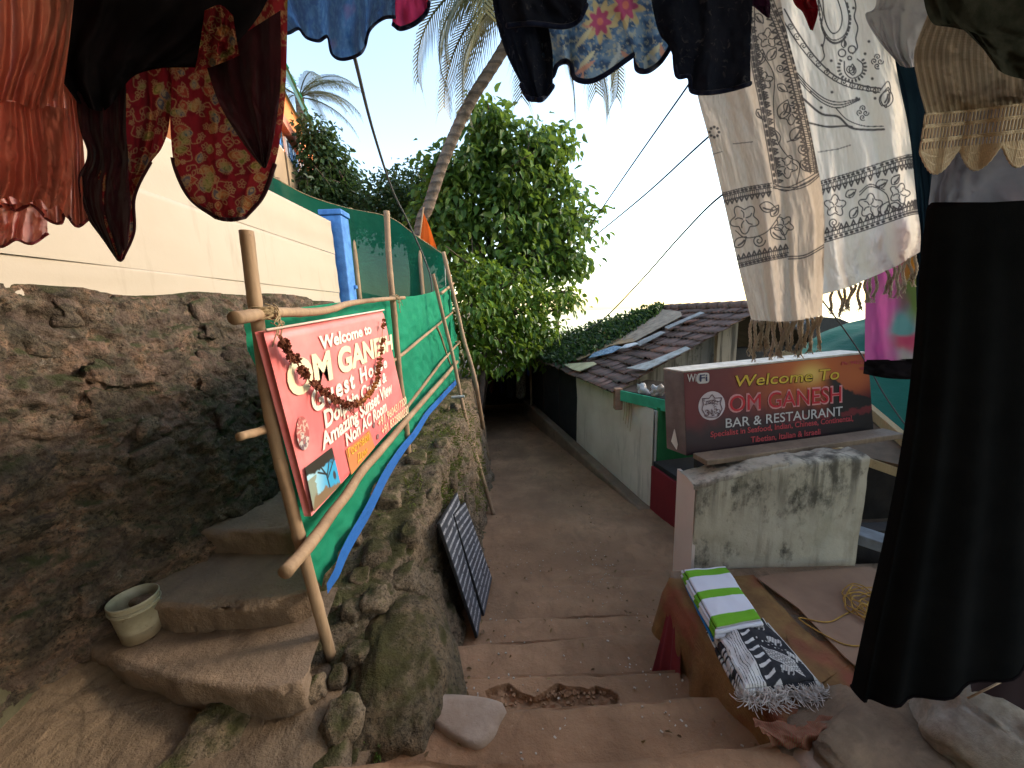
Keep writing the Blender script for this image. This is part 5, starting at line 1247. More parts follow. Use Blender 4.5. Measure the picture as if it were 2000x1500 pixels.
# creeper growing over the far end of the tiled roof
rng = np.random.default_rng(5); cp = thing('roof_creeper', 'dense green creeper covering the far end of the tiled roof', 'creeper', tuple(RP(4.5, 1, 0)))
px = rng.uniform(0, 1, 5200); py = rng.uniform(0, 1, 5200)
topx = np.array([1060, 1100, 1160, 1230, 1292]); topy = np.array([668, 652, 636, 618, 602]); boty = np.array([702, 714, 690, 652, 608])
X_ = 1045 + px * 247; Y0, Y1 = np.interp(X_, topx, topy), np.interp(X_, topx, boty); Y_ = Y0 + py * (Y1 - Y0) + rng.normal(0, 2, len(px))
Cc = np.array([on_roof(x, y, .08) if on_roof(x, y, .08)[1] < 13 else AY(x, y, 10.5) for x, y in zip(X_, Y_)]); Cc += rng.normal(0, .03, Cc.shape) + rn * np.abs(rng.normal(0, .02, len(Cc)))[:, None]
V, F, col = leaves(Cc, np.tile(rn, (len(Cc), 1)), .085, rng, .2); o = build('foliage', V, F, LEAFD, cp, col=col, smooth_=False); o['kind'] = 'stuff'
mb = MB()
for k in range(14): mb.tube([Cc[k * 300] - rn * .05, Cc[k * 300 + 7] - rn * .05], .008, 5)
mb.build('stem', BARK, cp, smooth_=True)

# palms
def frond(rng, L=2.3, pitch=.3, droop=1.5, npair=42, ll=.55, hang=.6):
    t = np.linspace(0, 1, 40); ang = pitch - droop * t ** 1.15; ds = L / 39
    x = np.concatenate([[0], np.cumsum(np.cos(ang[:-1]) * ds)]); z = np.concatenate([[0], np.cumsum(np.sin(ang[:-1]) * ds)])
    mb = MB(); mb.tube(np.stack([x, 0 * x, z], 1)[::3], list(np.linspace(.026, .005, 14)), 5, True)
    V, F = list(mb.V), [f for f in mb.F]
    for k in range(npair):
        q = .12 + .88 * k / npair; i = q * 39; p = np.array([np.interp(i, range(40), x), 0, np.interp(i, range(40), z)]); a = np.interp(i, range(40), ang)
        tan = np.array([math.cos(a), 0, math.sin(a)]); l = ll * math.sin(min(1, q * 1.15 + .12) * math.pi * .8) ** .6 * rng.uniform(.8, 1.1)
        for s in (-1, 1):
            d = tan * .75 + np.array([0, s * .8, 0]) + np.array([0, 0, -.15]); d /= np.linalg.norm(d); d2 = d * .7 + np.array([0, 0, -hang * rng.uniform(.7, 1.3)]); d2 /= np.linalg.norm(d2)
            w = tan * .016; p1 = p + d * l * .5; p2 = p1 + d2 * l * .55; b = len(V)
            V += [p - w, p + w, p1 + w * .8, p1 - w * .8, p2]; F += [(b, b + 1, b + 2, b + 3), (b + 3, b + 2, b + 4)]
    V = np.array(V); col = np.clip(np.full(len(V), rng.uniform(.2, .8)) + rng.normal(0, .1, len(V)), 0, 1); return mesh('frond', V, F, PALML, False, col=np.stack([col] * 3, 1))
def palm(name, label, trunk, top, fronds, r0, r1, seed):
    rng = np.random.default_rng(seed); t = thing(name, label, 'palm tree', tuple(trunk[0])); C = np.array(curve_pts(trunk, 90)); L = np.linalg.norm(np.diff(C, axis=0), axis=1).sum(); s = np.linspace(0, L, 90)
    r = np.linspace(r0, r1, 90) * (1 + .03 * vnoise(np.stack([s * 5, s * 0, s * 0], -1), 3)) + .006 * (np.arange(90) % 2)
    n = NT(name + '_trunk'); v = n.geo('Position'); c = n.ramp(n.noise(9, 7, .7, v), [(.3, (.10, .075, .06)), (.7, (.26, .19, .145))]); c = n.mix(n.ramp(n.wave(2.6, v, 2.5, 3, 'Z'), [(.75, 0.0), (.9, .6)]), c, (.05, .04, .035)); n.color(c).rough(.95); n.bump(n.wave(2.6, v, 2.5, 3, 'Z'), .6, .02); n.bump(n.noise(45, 6, .7, v), .6, .015)
    V, F = tube(C, list(r), 18); build('trunk', V, F, n.m, t)
    for az, pitch, droop, L_ in fronds:
        putw('frond', frond(rng, L_, pitch, droop), t, top, (0, 0, az))
    return t
pt = AY(1035, -25, 5.9)
palm('coconut_palm', 'tall coconut palm whose bare trunk leans to the right over the net', [np.array([-1.75, 6.45, .2]), AY(818, 470, 6.35), AY(838, 400, 6.3), AY(872, 300, 6.2), AY(918, 200, 6.1), AY(985, 92, 6.0), pt], pt,
     [(math.pi * 1.02, .25, 2.3, 2.1), (math.pi * .93, .55, 2.3, 2.4), (math.pi * 1.12, .1, 1.9, 1.9), (math.pi * .8, .4, 2.0, 2.3), (-.1, -.5, 1.1, 2.0), (-.5, .3, 2.0, 2.3), (.35, .3, 2.2, 2.2), (.9, .6, 1.9, 2.4), (1.6, .7, 1.9, 2.4), (2.3, .5, 2.2, 2.3), (-1.3, .5, 2.2, 2.2), (-2.0, .3, 2.2, 2.2), (-.25, -.9, .7, 1.7), (math.pi * 1.0, -.25, 1.5, 1.75), (.05, .1, 2.1, 2.0)], .088, .072, 3)
fp = AY(585, 190, 17)
palm('coconut_palm', 'distant coconut palm with feathery fronds behind the orange house', [np.array([fp[0] - 1.0, 17.5, 1.5]), (fp + np.array([fp[0] - 1.0, 17.5, 1.5])) / 2 + (.2, 0, 0), fp], fp,
     [(a, p, d, 2.5) for a, p, d in ((0, .9, 1.6), (.3, .5, 1.5), (-.3, .15, 1.2), (.1, -.1, 1.0), (.8, 1.1, 1.5), (1.6, .8, 1.6), (2.4, .6, 1.6), (3.1, .7, 1.6), (-2.4, .4, 1.6), (-1.6, .7, 1.6), (-.8, .6, 1.6), (.2, .75, 1.2), (-.1, .3, 1.4))], .2, .16, 7)
fp = AY(1088, 575, 22)
palm('coconut_palm', 'tiny far coconut palm showing between the tree and the tiled roof', [np.array([fp[0], 22, -6]), fp - (0, 0, 2), fp], fp, [(a, .5, 1.6, 1.5) for a in np.linspace(0, 6, 9)], .12, .1, 9)

# weeds on the bank, the wall foot and the canopy
def weed_mesh(seed, n=26, h=1.0, mat=WEED):
    rng = np.random.default_rng(seed); d = rng.normal(0, .5, (n, 3)); d[:, 2] = np.abs(d[:, 2]) + .4; C = d * rng.uniform(.1, .6, n)[:, None] * h; V, F, col = leaves(C, d, .34, rng, -.1, .5)
    return mesh('leaf_tuft', V, F, mat, False, col=col)
WM = [weed_mesh(k) for k in range(5)]; rr = random.Random(6)
WL = ['beside the second fence post', 'at the top of the bank by the thin poles', 'sprouting above the chalk boards', 'under the sagging green net', 'in the dark gap behind the boards', 'low on the mossy boulder', 'at the foot of the boulder by the steps', 'between the stones below the blue hem', 'on the rounded bank face', 'near the pipe stub', 'on the bright mossy bank shoulder', 'beside the leaning thin pole']
for k, (x, y, s) in enumerate([(822, 852, .07), (872, 905, .07), (855, 925, .10), (838, 945, .08), (770, 946, .06), (745, 1010, .04), (765, 1188, .045), (828, 1292, .05), (735, 1470, .09), (850, 870, .08), (880, 880, .06), (905, 960, .045), (885, 850, .05), (868, 850, .05), (740, 1450, .06), (812, 1000, .04)]):
    c = at_bank(x, y)
    if c[1] > 5 or c[1] < 1.05: continue
    lab = 'small green weed ' + WL[k % 12] if k < 12 else ['small weed low down by the path pole', 'small weed hugging the bank top near the net end', 'dark green weed between the lowest stones', 'tiny weed on the brown rock beside the boards'][k - 12]
    o = put('weed', WM[k % 5], None, tuple(c), (0, 0, rr.uniform(0, 6)), s); tag(o, lab, 'weed', 'weeds on the bank')
# dry grass and moss fuzz on the bank
rng = np.random.default_rng(8); mb = MB(); PTS = []
for k in range(4600):
    x = rng.uniform(790, 948); y = rng.uniform(790, 1000) if k % 3 else rng.uniform(800, 930)
    PTS.append((x, y))
Cg = np.array([at_bank(x, y) for x, y in PTS]); Cg = Cg[(Cg[:, 1] > 1.1) & (Cg[:, 1] < 8)]; Cg = Cg + rng.normal(0, .015, Cg.shape); Dg = rng.normal(0, .5, Cg.shape); Dg[:, 2] = np.abs(Dg[:, 2]) + .2; Dg[:, 0] += .5
V, F, col = leaves(Cg, Dg, .05, rng, .3, .2); tag(build('grass', V, F, m_leaf('bank_grass', (.08, .095, .018), (.12, .145, .025), (.21, .20, .05), .35, .8), col=col, smooth_=False), 'short dry grass and moss growing on the sunlit bank', 'grass', kind='stuff')
# ================================================================ overhead cables
CAB = simple('grey_cable', (.09, .09, .095), (.06, .06, .06), 5, .6, 0)
def cable(lab, pts, r=.006):
    C = [AY(*p) for p in pts]; V, F = tube(curve_pts(C, 60), r, 6); o = build('cable', V, F, CAB, None); tag(o, lab, 'cable', 'overhead cables')
cable('thin cable dropping from the blue skirt hem past the palm to the net', [(680, 60, 2.2), (694, 118, 2.4), (730, 260, 3.2), (768, 375, 4.2), (800, 440, 5.2), (838, 530, 5.8), (846, 590, 5.9)], .012)
cable('uppermost of the three cables against the white sky, running up to the dark skirt', [(1400, 80, 4.2), (1345, 165, 4.6), (1250, 300, 6), (1160, 430, 8.2), (1150, 445, 8.4)], .011)
cable('middle one of the three cables against the white sky', [(1470, 195, 3.9), (1375, 275, 4.6), (1260, 380, 6), (1165, 458, 8.2), (1150, 468, 8.4)], .012)
cable('lowest sagging one of the three cables against the white sky, above the tiled roof', [(1500, 330, 3.8), (1405, 385, 4.4), (1330, 460, 5.2), (1250, 550, 6.2), (1180, 622, 7.6), (1140, 648, 8.2)], .012)
cable('short cable beside the tie dye cloth, crossing the end of the restaurant sign', [(1560, 530, 2.0), (1610, 592, 2.1), (1650, 645, 2.2), (1690, 705, 2.2), (1730, 775, 2.15), (1785, 852, 2.1), (1830, 900, 2.0)], .004)

# ================================================================ the stall we look out of: roof, back, rails
stall = thing('market_stall', 'cloth stall with a beige tarpaulin roof, from whose rails the clothes hang', 'stall', (0, -.5, 0))
_t = NT('beige_tarpaulin'); _t.color(_t.mix(_t.noise(3), (.56, .48, .38), (.48, .40, .31))).rough(.7); _t.translucent(.6); TARPB = _t.m
STD = simple('beige_stall_cloth', (.24, .20, .165), (.17, .145, .12), 4, .95, .2)
MB().prism([(-2.6, -2.4, 2.95), (3.2, -2.4, 2.95), (3.2, 1.5, 2.80), (-2.6, 1.5, 2.80)], (0, 0, .004)).build('roof_sheet', TARPB, stall)
MB().box((-.4, -2.3, 1.4), (4.4, .05, 3.0)).build('back_cloth', STD, stall)
for x, y in ((-2.45, 1.35), (2.85, 1.35)):
    V, F = tube([(x, y, 1.7 if x < 0 else -.6), (x, y, 2.85)], .03, 10); build('post', V, F, BAMB, stall)
for y, z, x0, x1 in ((1.0, 2.50, -2.6, 3.2), (1.32, 2.74, -2.6, 3.2)):
    V, F = tube([(x0, y, z), (x1, y, z)], .018, 10); build('rail', V, F, BAMB, stall)

def wgrid(rows, n):
    return curve_pts(np.array([curve_pts(r, n[0]) for r in rows]), n[1])
def cloth(parent, name, rows, Y, mat, n=(70, 70), fold=(.0, 8, 0), paint=None, base=None, rough=.0025, seed=0, hem=None, back=0, vpow=1.0):
    """rows: control rows of (px, py[, dY]) points, all hung near distance Y; fold: (relative depth, waves, phase)"""
    G = wgrid([[(p[0], p[1], p[2] if len(p) > 2 else 0) for p in r] for r in rows], n)
    u, v = np.meshgrid(np.linspace(0, 1, n[0]), np.linspace(0, 1, n[1]))
    d = (_F + ((G[..., 0] - 1000) / FPX)[..., None] * _R + ((750 - G[..., 1]) / FPX)[..., None] * _U)
    dep = Y + G[..., 2] + fold[0] * (np.sin(u * fold[1] * 2 * math.pi + fold[2] + 2.4 * fbm(np.stack([u * 3.3, v * 1.3, u * 0], -1), 3, seed)) * (.7 + .6 * fbm(np.stack([u * 5, v * 1.5, u * 0 + 4], -1), 2, seed + 5)) + .5 * fbm(np.stack([u * fold[1] * 1.7, v * 1.2, u * 0 + 8], -1), 2, seed + 6)) * (.25 + .75 * v ** vpow) + rough * 3 * fbm(np.stack([u * 7, v * 7, u * 0], -1), 4, seed + 1)
    P = EYE + d * (dep / d[..., 1])[..., None]
    V, F, uv = gridmesh(P); c = None
    if paint is not None: c = paint(G[..., 0], G[..., 1], u, v).reshape(-1, 3)
    o = build(name, V, F, mat, parent, uv=uv, col=c)
    if back: build('back_layer', V + np.array([0, back, 0]), F, mat, o, uv=uv, col=c)
    if hem is not None:
        E = P[-1]; E = E[::max(1, len(E) // 90)]
        if len(hem) > 2: q = int(n[1] * hem[2]); E = np.concatenate([P[q:, 0][::4], E[1:-1:3], P[q:, -1][::-1][::4]])
        V2, F2 = tube(E, hem[1], 6); build('hem', V2, F2, hem[0], o)
    return P
def m_cloth(name, c1, c2, scale=8, tl=.35, rough=.9, weave=True, tr=0.0, extra=None):
    n = NT(name); v = n.coord(); c = n.mix(n.ramp(n.noise(scale, 6, .65, v), [(.35, 0.0), (.65, 1.0)]), c1, c2)
    if extra: c = extra(n, v, c)
    n.color(c).rough(rough); n.b.inputs['Specular IOR Level'].default_value = .1; n.b.inputs['Sheen Weight'].default_value = .1 if max(c1) > .03 else 0.0; n.b.inputs['Specular IOR Level'].default_value = .1 if max(c1) > .03 else 0.0
    if weave: n.bump(n.noise(380, 2, .5, v), .25, .002)
    n.translucent(tl, c, tr); return n.m

class Ink:
    def __init__(s, PX, PY): s.X, s.Y, s.m = PX, PY, np.zeros(PX.shape)
    def line(s, pts, w=2.2, k=1.0, closed=False):
        if closed: pts = list(pts) + [pts[0]]
        P = np.array(pts, float); x0, y0 = P.min(0) - w * 2; x1, y1 = P.max(0) + w * 2
        idx = np.where((s.X > x0) & (s.X < x1) & (s.Y > y0) & (s.Y < y1))
        if len(idx[0]) == 0: return
        d = poly_d(s.X[idx], s.Y[idx], P); s.m[idx] = np.maximum(s.m[idx], k * smooth(w * .75, w * .35, d))
    def curve(s, pts, w=2.2, n=30, k=1.0): s.line(curve_pts(pts, n), w, k)
    def dot(s, x, y, r): s.line([(x, y), (x + .1, y)], r * 2)
    def flower(s, x, y, r, a0=0, pet=5, w=2.2):
        s.line([(x + r * (1 + .22 * math.cos(pet * t)) * math.cos(t + a0), y + r * (1 + .22 * math.cos(pet * t)) * math.sin(t + a0)) for t in np.linspace(0, 6.28, 50)], w)
        for k in range(pet):
            t = a0 + k * 6.28 / pet + .3; s.curve([(x + r * .15 * math.cos(t), y + r * .15 * math.sin(t)), (x + r * .5 * math.cos(t + .2), y + r * .5 * math.sin(t + .2)), (x + r * .75 * math.cos(t), y + r * .75 * math.sin(t))], w, 8)
    def leaf(s, x, y, L, a, w=2.2, vein=True):
        f = lambda p, q: (x + p * math.cos(a) - q * math.sin(a), y + p * math.sin(a) + q * math.cos(a))
        s.line([f(L * t, L * .30 * math.sin(math.pi * t ** .8)) for t in np.linspace(0, 1, 14)], w); s.line([f(L * t, -L * .30 * math.sin(math.pi * t ** .8)) for t in np.linspace(0, 1, 14)], w)
        if vein: s.line([f(L * t, L * .12 * math.sin(math.pi * t)) for t in np.linspace(.25, .75, 8)], w * 1.5)
    def spiral(s, x, y, r, a=0, turns=1.7, w=2.2): s.line([(x + r * (1 - t * .85) * math.cos(a + t * turns * 6.28), y + r * (1 - t * .85) * math.sin(a + t * turns * 6.28)) for t in np.linspace(0, 1, 36)], w)
    def band(s, A, Bq, kind, size, n=None):
        """decorated strip along the curve A; offset towards Bq direction (dx, dy)"""
        C = np.array(curve_pts(A, 80)); L = np.linalg.norm(np.diff(C, axis=0), axis=1).sum(); n = n or int(L / size); o = np.array(Bq, float)
        for k in range(n):
            p = C[int((k + .5) / n * 79)]; q = C[min(79, int((k + .5) / n * 79) + 1)]; t = (q - p) / (np.linalg.norm(q - p) + 1e-6)
            if kind == 'dots': s.line([p + o * .5 - t * size * .15, p + o * .5 + t * size * .15], size * .62)
            if kind == 'hatch': s.line([p, p + o], 1.7)
            if kind == 'tri': s.line([p - t * size * .4, p + o, p + t * size * .4, p - t * size * .4], 3.0)

# coral dress at the left
def coral_x(n, v, c):
    uvv = n.coord('UV'); s = n.ramp(n.noise(1, 3, .5, n.mapping(uvv, (9, 1.2, 1))), [(.42, 0.0), (.66, .6)]); c = n.mix(s, c, (.66, .20, .16)); return n.mix(n.ramp(n.noise(30, 3, .6, n.mapping(v, (1, 1, .5))), [(.60, 0.0), (.70, .45)]), c, (.28, .09, .08))
CORAL = m_cloth('coral_crepe', (.86, .36, .27), (.90, .44, .33), 5, .8, .85, True, 0.0, coral_x)
dr = thing('coral_dress', 'tiered coral pink dress with ruffled hem hanging at the left edge', 'dress', tuple(AY(60, 300, .95)))
HEMR = m_cloth('red_hem', (.36, .06, .06), (.28, .045, .05), 9, .3)
cloth(dr, 'skirt_tier', [[(-120, -160), (0, -160), (80, -160), (160, -160)], [(-120, 60), (10, 60), (90, 60), (138, 60)], [(-130, 190), (-40, 215), (20, 196), (70, 214), (122, 185)]], .92, CORAL, (130, 60), (.024, 8, 0), seed=1)
cloth(dr, 'skirt_tier', [[(-120, 150, .05), (30, 150, .05), (100, 150, .05), (146, 165, .05)], [(-120, 300, .05), (30, 300, .05), (110, 290, .05), (160, 250, .05)], [(-130, 470, .05), (0, 402, .05), (30, 412, .05), (62, 400, .05), (95, 430, .05), (118, 436, .05), (128, 418, .05), (150, 442, .05), (172, 428, .05)]], .95, CORAL, (150, 70), (.036, 9, 1), seed=2, hem=(HEMR, .0035))
cloth(dr, 'ruffle', [[(-120, 190), (20, 198), (80, 205), (132, 212)], [(-120, 320), (20, 320), (90, 330), (142, 325)], [(-130, 392), (-60, 382), (-20, 396), (20, 384), (50, 400), (75, 388), (95, 408), (112, 402), (132, 428)]], .93, CORAL, (150, 60), (.026, 8, 2), seed=3)
cloth(dr, 'ruffle', [[(-120, 380, .04), (0, 398, .04), (50, 398, .04), (92, 410, .04)], [(-130, 480, .04), (-40, 470, .04), (0, 482, .04), (30, 468, .04), (60, 476, .04), (93, 456, .04)]], .97, CORAL, (110, 24), (.024, 6, 0), seed=4, hem=(HEMR, .0035))

# paisley trousers
def paisley_paint(PX, PY, u, v):
    nz = fbm(np.stack([PX / 30, PY / 30, PX * 0], -1), 3, 71); c = np.zeros(PX.shape + (3,)); c[:] = (.21, .013, .018); c = lay(c, smooth(.0, .5, nz) * .6, (.13, .008, .013)); rr = random.Random(17)
    gold = Ink(PX, PY); items = []
    for gy in range(-150, 520, 19):
        for gx in range(90, 590, 19): items.append((gx + rr.uniform(-8, 8) + (gy // 19 % 2) * 9, gy + rr.uniform(-12, 12)))
    x0, x1, y0, y1 = PX.min() - 30, PX.max() + 30, PY.min() - 30, PY.max() + 30
    for i, (x, y) in enumerate(items):
        a, q = rr.uniform(0, 6.28), rr.random()
        if not (x0 < x < x1 and y0 < y < y1): continue
        if q < .42:
            L = rr.uniform(14, 34); dx, dy = PX - x - L * .45 * math.cos(a), PY - y - L * .45 * math.sin(a); m = smooth(1.0, .8, np.hypot((dx * math.cos(a) + dy * math.sin(a)) / (L * .5), (-dx * math.sin(a) + dy * math.cos(a)) / (L * .27)))
            c = lay(c, m * .7, [(.34, .06, .03), (.14, .17, .03), (.06, .11, .13), (.38, .14, .04)][i % 4]); gold.leaf(x, y, L, a, 1.6, False); gold.spiral(x + L * .36 * math.cos(a), y + L * .36 * math.sin(a), L * .15, a, 1.5, 1.7)
            for t in np.linspace(.1, .95, 8):
                for s in (-1, 1): w = L * .38 * math.sin(math.pi * t ** .8) * s; gold.dot(x + L * t * math.cos(a) - w * math.sin(a), y + L * t * math.sin(a) + w * math.cos(a), 1.0)
        elif q < .7: gold.flower(x, y, rr.uniform(4, 8), a, 5, 1.5)
        else: gold.curve([(x, y), (x + 12 * math.cos(a), y + 12 * math.sin(a)), (x + 22 * math.cos(a + .8), y + 22 * math.sin(a + .8))], 1.8, 10); gold.leaf(x, y, 12, a + 2, 1.6, False)
    return lay(c, gold.m * .6, (.40, .27, .12))
n = NT('red_paisley_print'); n.color(n.attr('print')).rough(.85); n.b.inputs['Specular IOR Level'].default_value = .15; n.bump(n.noise(380, 2, .5), .25, .002); n.translucent(.3); PAIS = n.m
BLKC = m_cloth('black_lining', (.008, .007, .008), (.013, .01, .012), 7, .04)
DKRED = m_cloth('dark_red_inside', (.045, .008, .012), (.025, .006, .009), 7, .12, .9, True, 0.0)
tr = thing('paisley_trousers', 'dark red paisley wrap trousers with black lining, hanging in front of the cream wall', 'trousers', tuple(AY(300, 200, 1.0)))
cloth(tr, 'left_leg', [[(105, -160), (180, -160), (260, -160), (335, -160)], [(112, 128), (185, 130), (260, 130), (335, 92)], [(152, 205), (210, 210), (268, 210), (332, 228)], [(174, 288), (215, 300), (262, 305), (318, 285)], [(156, 352), (205, 360), (252, 362), (292, 322)], [(166, 412), (205, 418), (235, 420), (263, 384)], [(205, 470), (222, 472), (240, 475), (262, 452)], [(231, 508), (233, 509), (236, 509), (240, 505)]], 1.02, PAIS, (140, 360), (.035, 2.5, .6), paint=paisley_paint, seed=11, hem=(DKRED, .003, .55))
cloth(tr, 'left_leg_fold', [[(140, -100), (200, -100), (250, -100)], [(150, 210), (200, 215), (246, 215)], [(170, 300), (208, 310), (250, 300)], [(152, 352), (200, 366), (252, 360)], [(170, 420), (206, 432), (256, 400)], [(226, 502), (230, 504), (250, 480)]], .985, DKRED, (60, 90), (.024, 1.8, 0), seed=12)
cloth(tr, 'right_leg', [[(335, -160), (400, -160), (480, -160), (562, -160)], [(336, 60), (400, 60), (480, 60), (561, 60)], [(332, 190), (400, 195), (470, 195), (556, 200)], [(334, 270), (400, 275), (465, 280), (545, 285)], [(343, 330), (400, 345), (460, 350), (532, 335)], [(372, 388), (410, 398), (455, 400), (512, 385)], [(420, 424), (436, 428), (455, 429), (478, 424)]], 1.05, PAIS, (160, 320), (.024, 2, 1.2), paint=paisley_paint, seed=13, hem=(DKRED, .005, .6))
cloth(tr, 'right_leg_fold', [[(400, 120), (470, 70), (548, 20)], [(425, 195), (480, 160), (548, 160)], [(455, 250), (500, 235), (538, 250)], [(490, 300), (512, 295), (528, 300)], [(512, 326), (516, 328), (520, 328)]], 1.0, DKRED, (60, 70), (.02, 1.6, 0), seed=14)
cloth(tr, 'waist_panel', [[(105, -160), (250, -160), (400, -160), (530, -160)], [(125, 0), (250, 0), (390, 0), (522, 0)], [(112, 128), (200, 120), (300, 110), (420, 120)], [(150, 200), (205, 215), (260, 150), (330, 130)]], .965, BLKC, (70, 50), (.02, 3, 0), seed=15)
cloth(tr, 'gathered_pleat', [[(400, 20), (430, 10), (455, 30)], [(390, 90), (425, 85), (465, 95)], [(380, 140), (420, 128), (468, 108)]], .95, PAIS, (70, 90), (.012, 3, 0), paint=paisley_paint, seed=16)

# blue wrap skirt and the pink one beside it
def blu(n, v, c):
    s = n.ramp(n.noise(90, 3, .6, n.mapping(v, (1, 1, .5))), [(.45, 0.0), (.62, 1.0)]); c = n.mix(n.math('MULTIPLY', s, .5), c, (.10, .26, .50)); k = n.ramp(n.noise(6, 3, .6, v), [(.6, 0.0), (.7, .6)]); return n.mix(k, c, (.26, .07, .20))
BLUC = m_cloth('blue_print_cotton', (.03, .10, .30), (.045, .15, .38), 6, .5, .85, True, 0.02, blu); NAVY = m_cloth('navy_hem', (.012, .02, .06), (.01, .015, .045), 8, .1)
bs = thing('blue_skirt', 'blue printed wrap skirt with navy scalloped hem hanging top left of the sky', 'skirt', tuple(AY(640, 30, 1.3)))
hx = [(490, 55), (520, 62), (560, 65), (583, 56), (598, 73), (622, 80), (640, 72), (648, 105), (668, 116), (698, 108), (712, 92), (722, 58), (748, 36), (772, 33)]
cloth(bs, 'skirt', [[(470, -160), (560, -160), (650, -160), (720, -160), (775, -160)], [(488, -30), (560, -30), (640, -30), (715, -30), (772, -30)], hx], 1.28, BLUC, (140, 50), (.035, 5.5, .5), seed=21, hem=(NAVY, .0042), vpow=.5)
ps = thing('pink_skirt', 'crimson pink cloth corner with dark hem beside the blue skirt', 'skirt', tuple(AY(800, 20, 1.33)))
PNKC = m_cloth('crimson_cotton', (.42, .03, .10), (.50, .05, .14), 9, .5)
cloth(ps, 'skirt', [[(760, -160), (790, -160), (830, -160)], [(766, -40), (795, -40), (834, -40)], [(766, 46), (782, 56), (810, 46), (832, 26), (838, 4)]], 1.33, PNKC, (40, 30), (.015, 2, 0), seed=22, hem=(NAVY, .006))

# dark floral skirt top centre
def floral(PX, PY, u, v):
    c = np.zeros(PX.shape + (3,)); c[:] = (.075, .14, .24); nz = fbm(np.stack([PX / 16, PY / 16, PX * 0], -1), 4, 31); c = lay(c, smooth(.0, .5, nz), (.15, .22, .30)); c = lay(c, smooth(-.1, -.5, nz) * .7, (.03, .05, .10))
    n2 = fbm(np.stack([PX / 5, PY / 5, PX * 0], -1), 3, 33); c = lay(c, smooth(.25, .5, n2) * .6, (.40, .38, .26))
    rr = random.Random(5)
    for (x, y, r, k) in ((1172, 42, 24, 0), (1222, 10, 26, 0), (1105, -30, 26, 0), (1300, -40, 24, 0), (1010, 40, 22, 0), (1400, 60, 24, 0), (1150, -90, 24, 0)):
        dx, dy = (PX - x) / r, (PY - y) / (r * 1.25); a = np.arctan2(dy, dx); R = np.hypot(dx, dy); c = lay(c, smooth(1.25, 1.1, R / (1 + .28 * np.sin(a * 9))), (.42, .34, .18)); c = lay(c, smooth(.85, .7, R / (1 + .25 * np.sin(a * 7 + 1))), (.34, .07, .14)); c = lay(c, smooth(.3, .2, R), (.5, .16, .12))
    for k in range(46):
        x, y, a, L = rr.uniform(970, 1460), rr.uniform(-120, 180), rr.uniform(-1.2, 1.2) - 1.5, rr.uniform(14, 30); dx, dy = PX - x, PY - y; p = dx * math.cos(a) + dy * math.sin(a); q = -dx * math.sin(a) + dy * math.cos(a); w = L * .2 * np.clip(1 - (p / L) ** 2, 0, 1); c = lay(c, smooth(1.1, .8, np.abs(q) / (w + 1e-3)) * (np.abs(p) < L), [(.45, .42, .28), (.42, .22, .16), (.36, .40, .40)][k % 3])
    return c
n = NT('floral_print_cotton'); n.color(n.attr('print')).rough(.9); n.b.inputs['Specular IOR Level'].default_value = .1; n.bump(n.noise(380, 2, .5), .25, .002); n.translucent(.55); FLOR = n.m
FLDK = m_cloth('dark_floral_layer', (.012, .016, .03), (.022, .026, .045), 14, .12, .9, True, .0, lambda n, v, c: n.mix(n.ramp(n.noise(34, 4, .6, v, 1.5), [(.6, 0.0), (.7, .6)]), c, (.10, .10, .12)))
fs = thing('floral_skirt', 'dark navy floral wrap skirt with bright blue inside panel hanging over the top centre', 'skirt', tuple(AY(1200, 60, 1.2)))
hb = [(1040, 120), (1075, 150), (1088, 128), (1104, 120), (1116, 128), (1122, 152), (1150, 159), (1182, 146), (1228, 114), (1240, 108), (1244, 134), (1264, 139), (1290, 121), (1316, 84), (1322, 96)]
cloth(fs, 'inner_panel', [[(1000, -160), (1080, -160), (1160, -160), (1240, -160), (1330, -160)], [(1030, -20), (1090, -20), (1160, -20), (1240, -20), (1322, -20)], hb], 1.25, FLOR, (240, 120), (.03, 5, 1), paint=floral, seed=31, hem=(NAVY, .007), vpow=.5)
cloth(fs, 'left_flap', [[(955, -160), (990, -160), (1040, -160)], [(962, 0), (1000, 0), (1060, 0)], [(985, 95), (1020, 95), (1078, 90)], [(1018, 165), (1030, 190), (1046, 194), (1062, 192), (1080, 168)]], 1.22, FLDK, (70, 60), (.02, 2.2, .5), seed=32, hem=(NAVY, .007))
cloth(fs, 'top_flap', [[(960, -160), (1040, -160), (1150, -160)], [(965, -40), (1050, -40), (1148, -40)], [(990, 50), (1040, 46), (1100, 52), (1130, 40), (1146, 10)]], 1.19, FLDK, (60, 40), (.015, 2, .5), seed=33, hem=(NAVY, .006))
cloth(fs, 'right_flap', [[(1250, -160), (1330, -160), (1400, -160), (1475, -160)], [(1272, 0), (1340, 0), (1400, 0), (1470, 0)], [(1290, 70), (1340, 84), (1400, 90), (1466, 90)], [(1316, 88), (1322, 146), (1346, 150), (1352, 178), (1388, 181), (1430, 174), (1466, 163)]], 1.2, FLDK, (90, 60), (.018, 3, 0), seed=34, hem=(NAVY, .006))

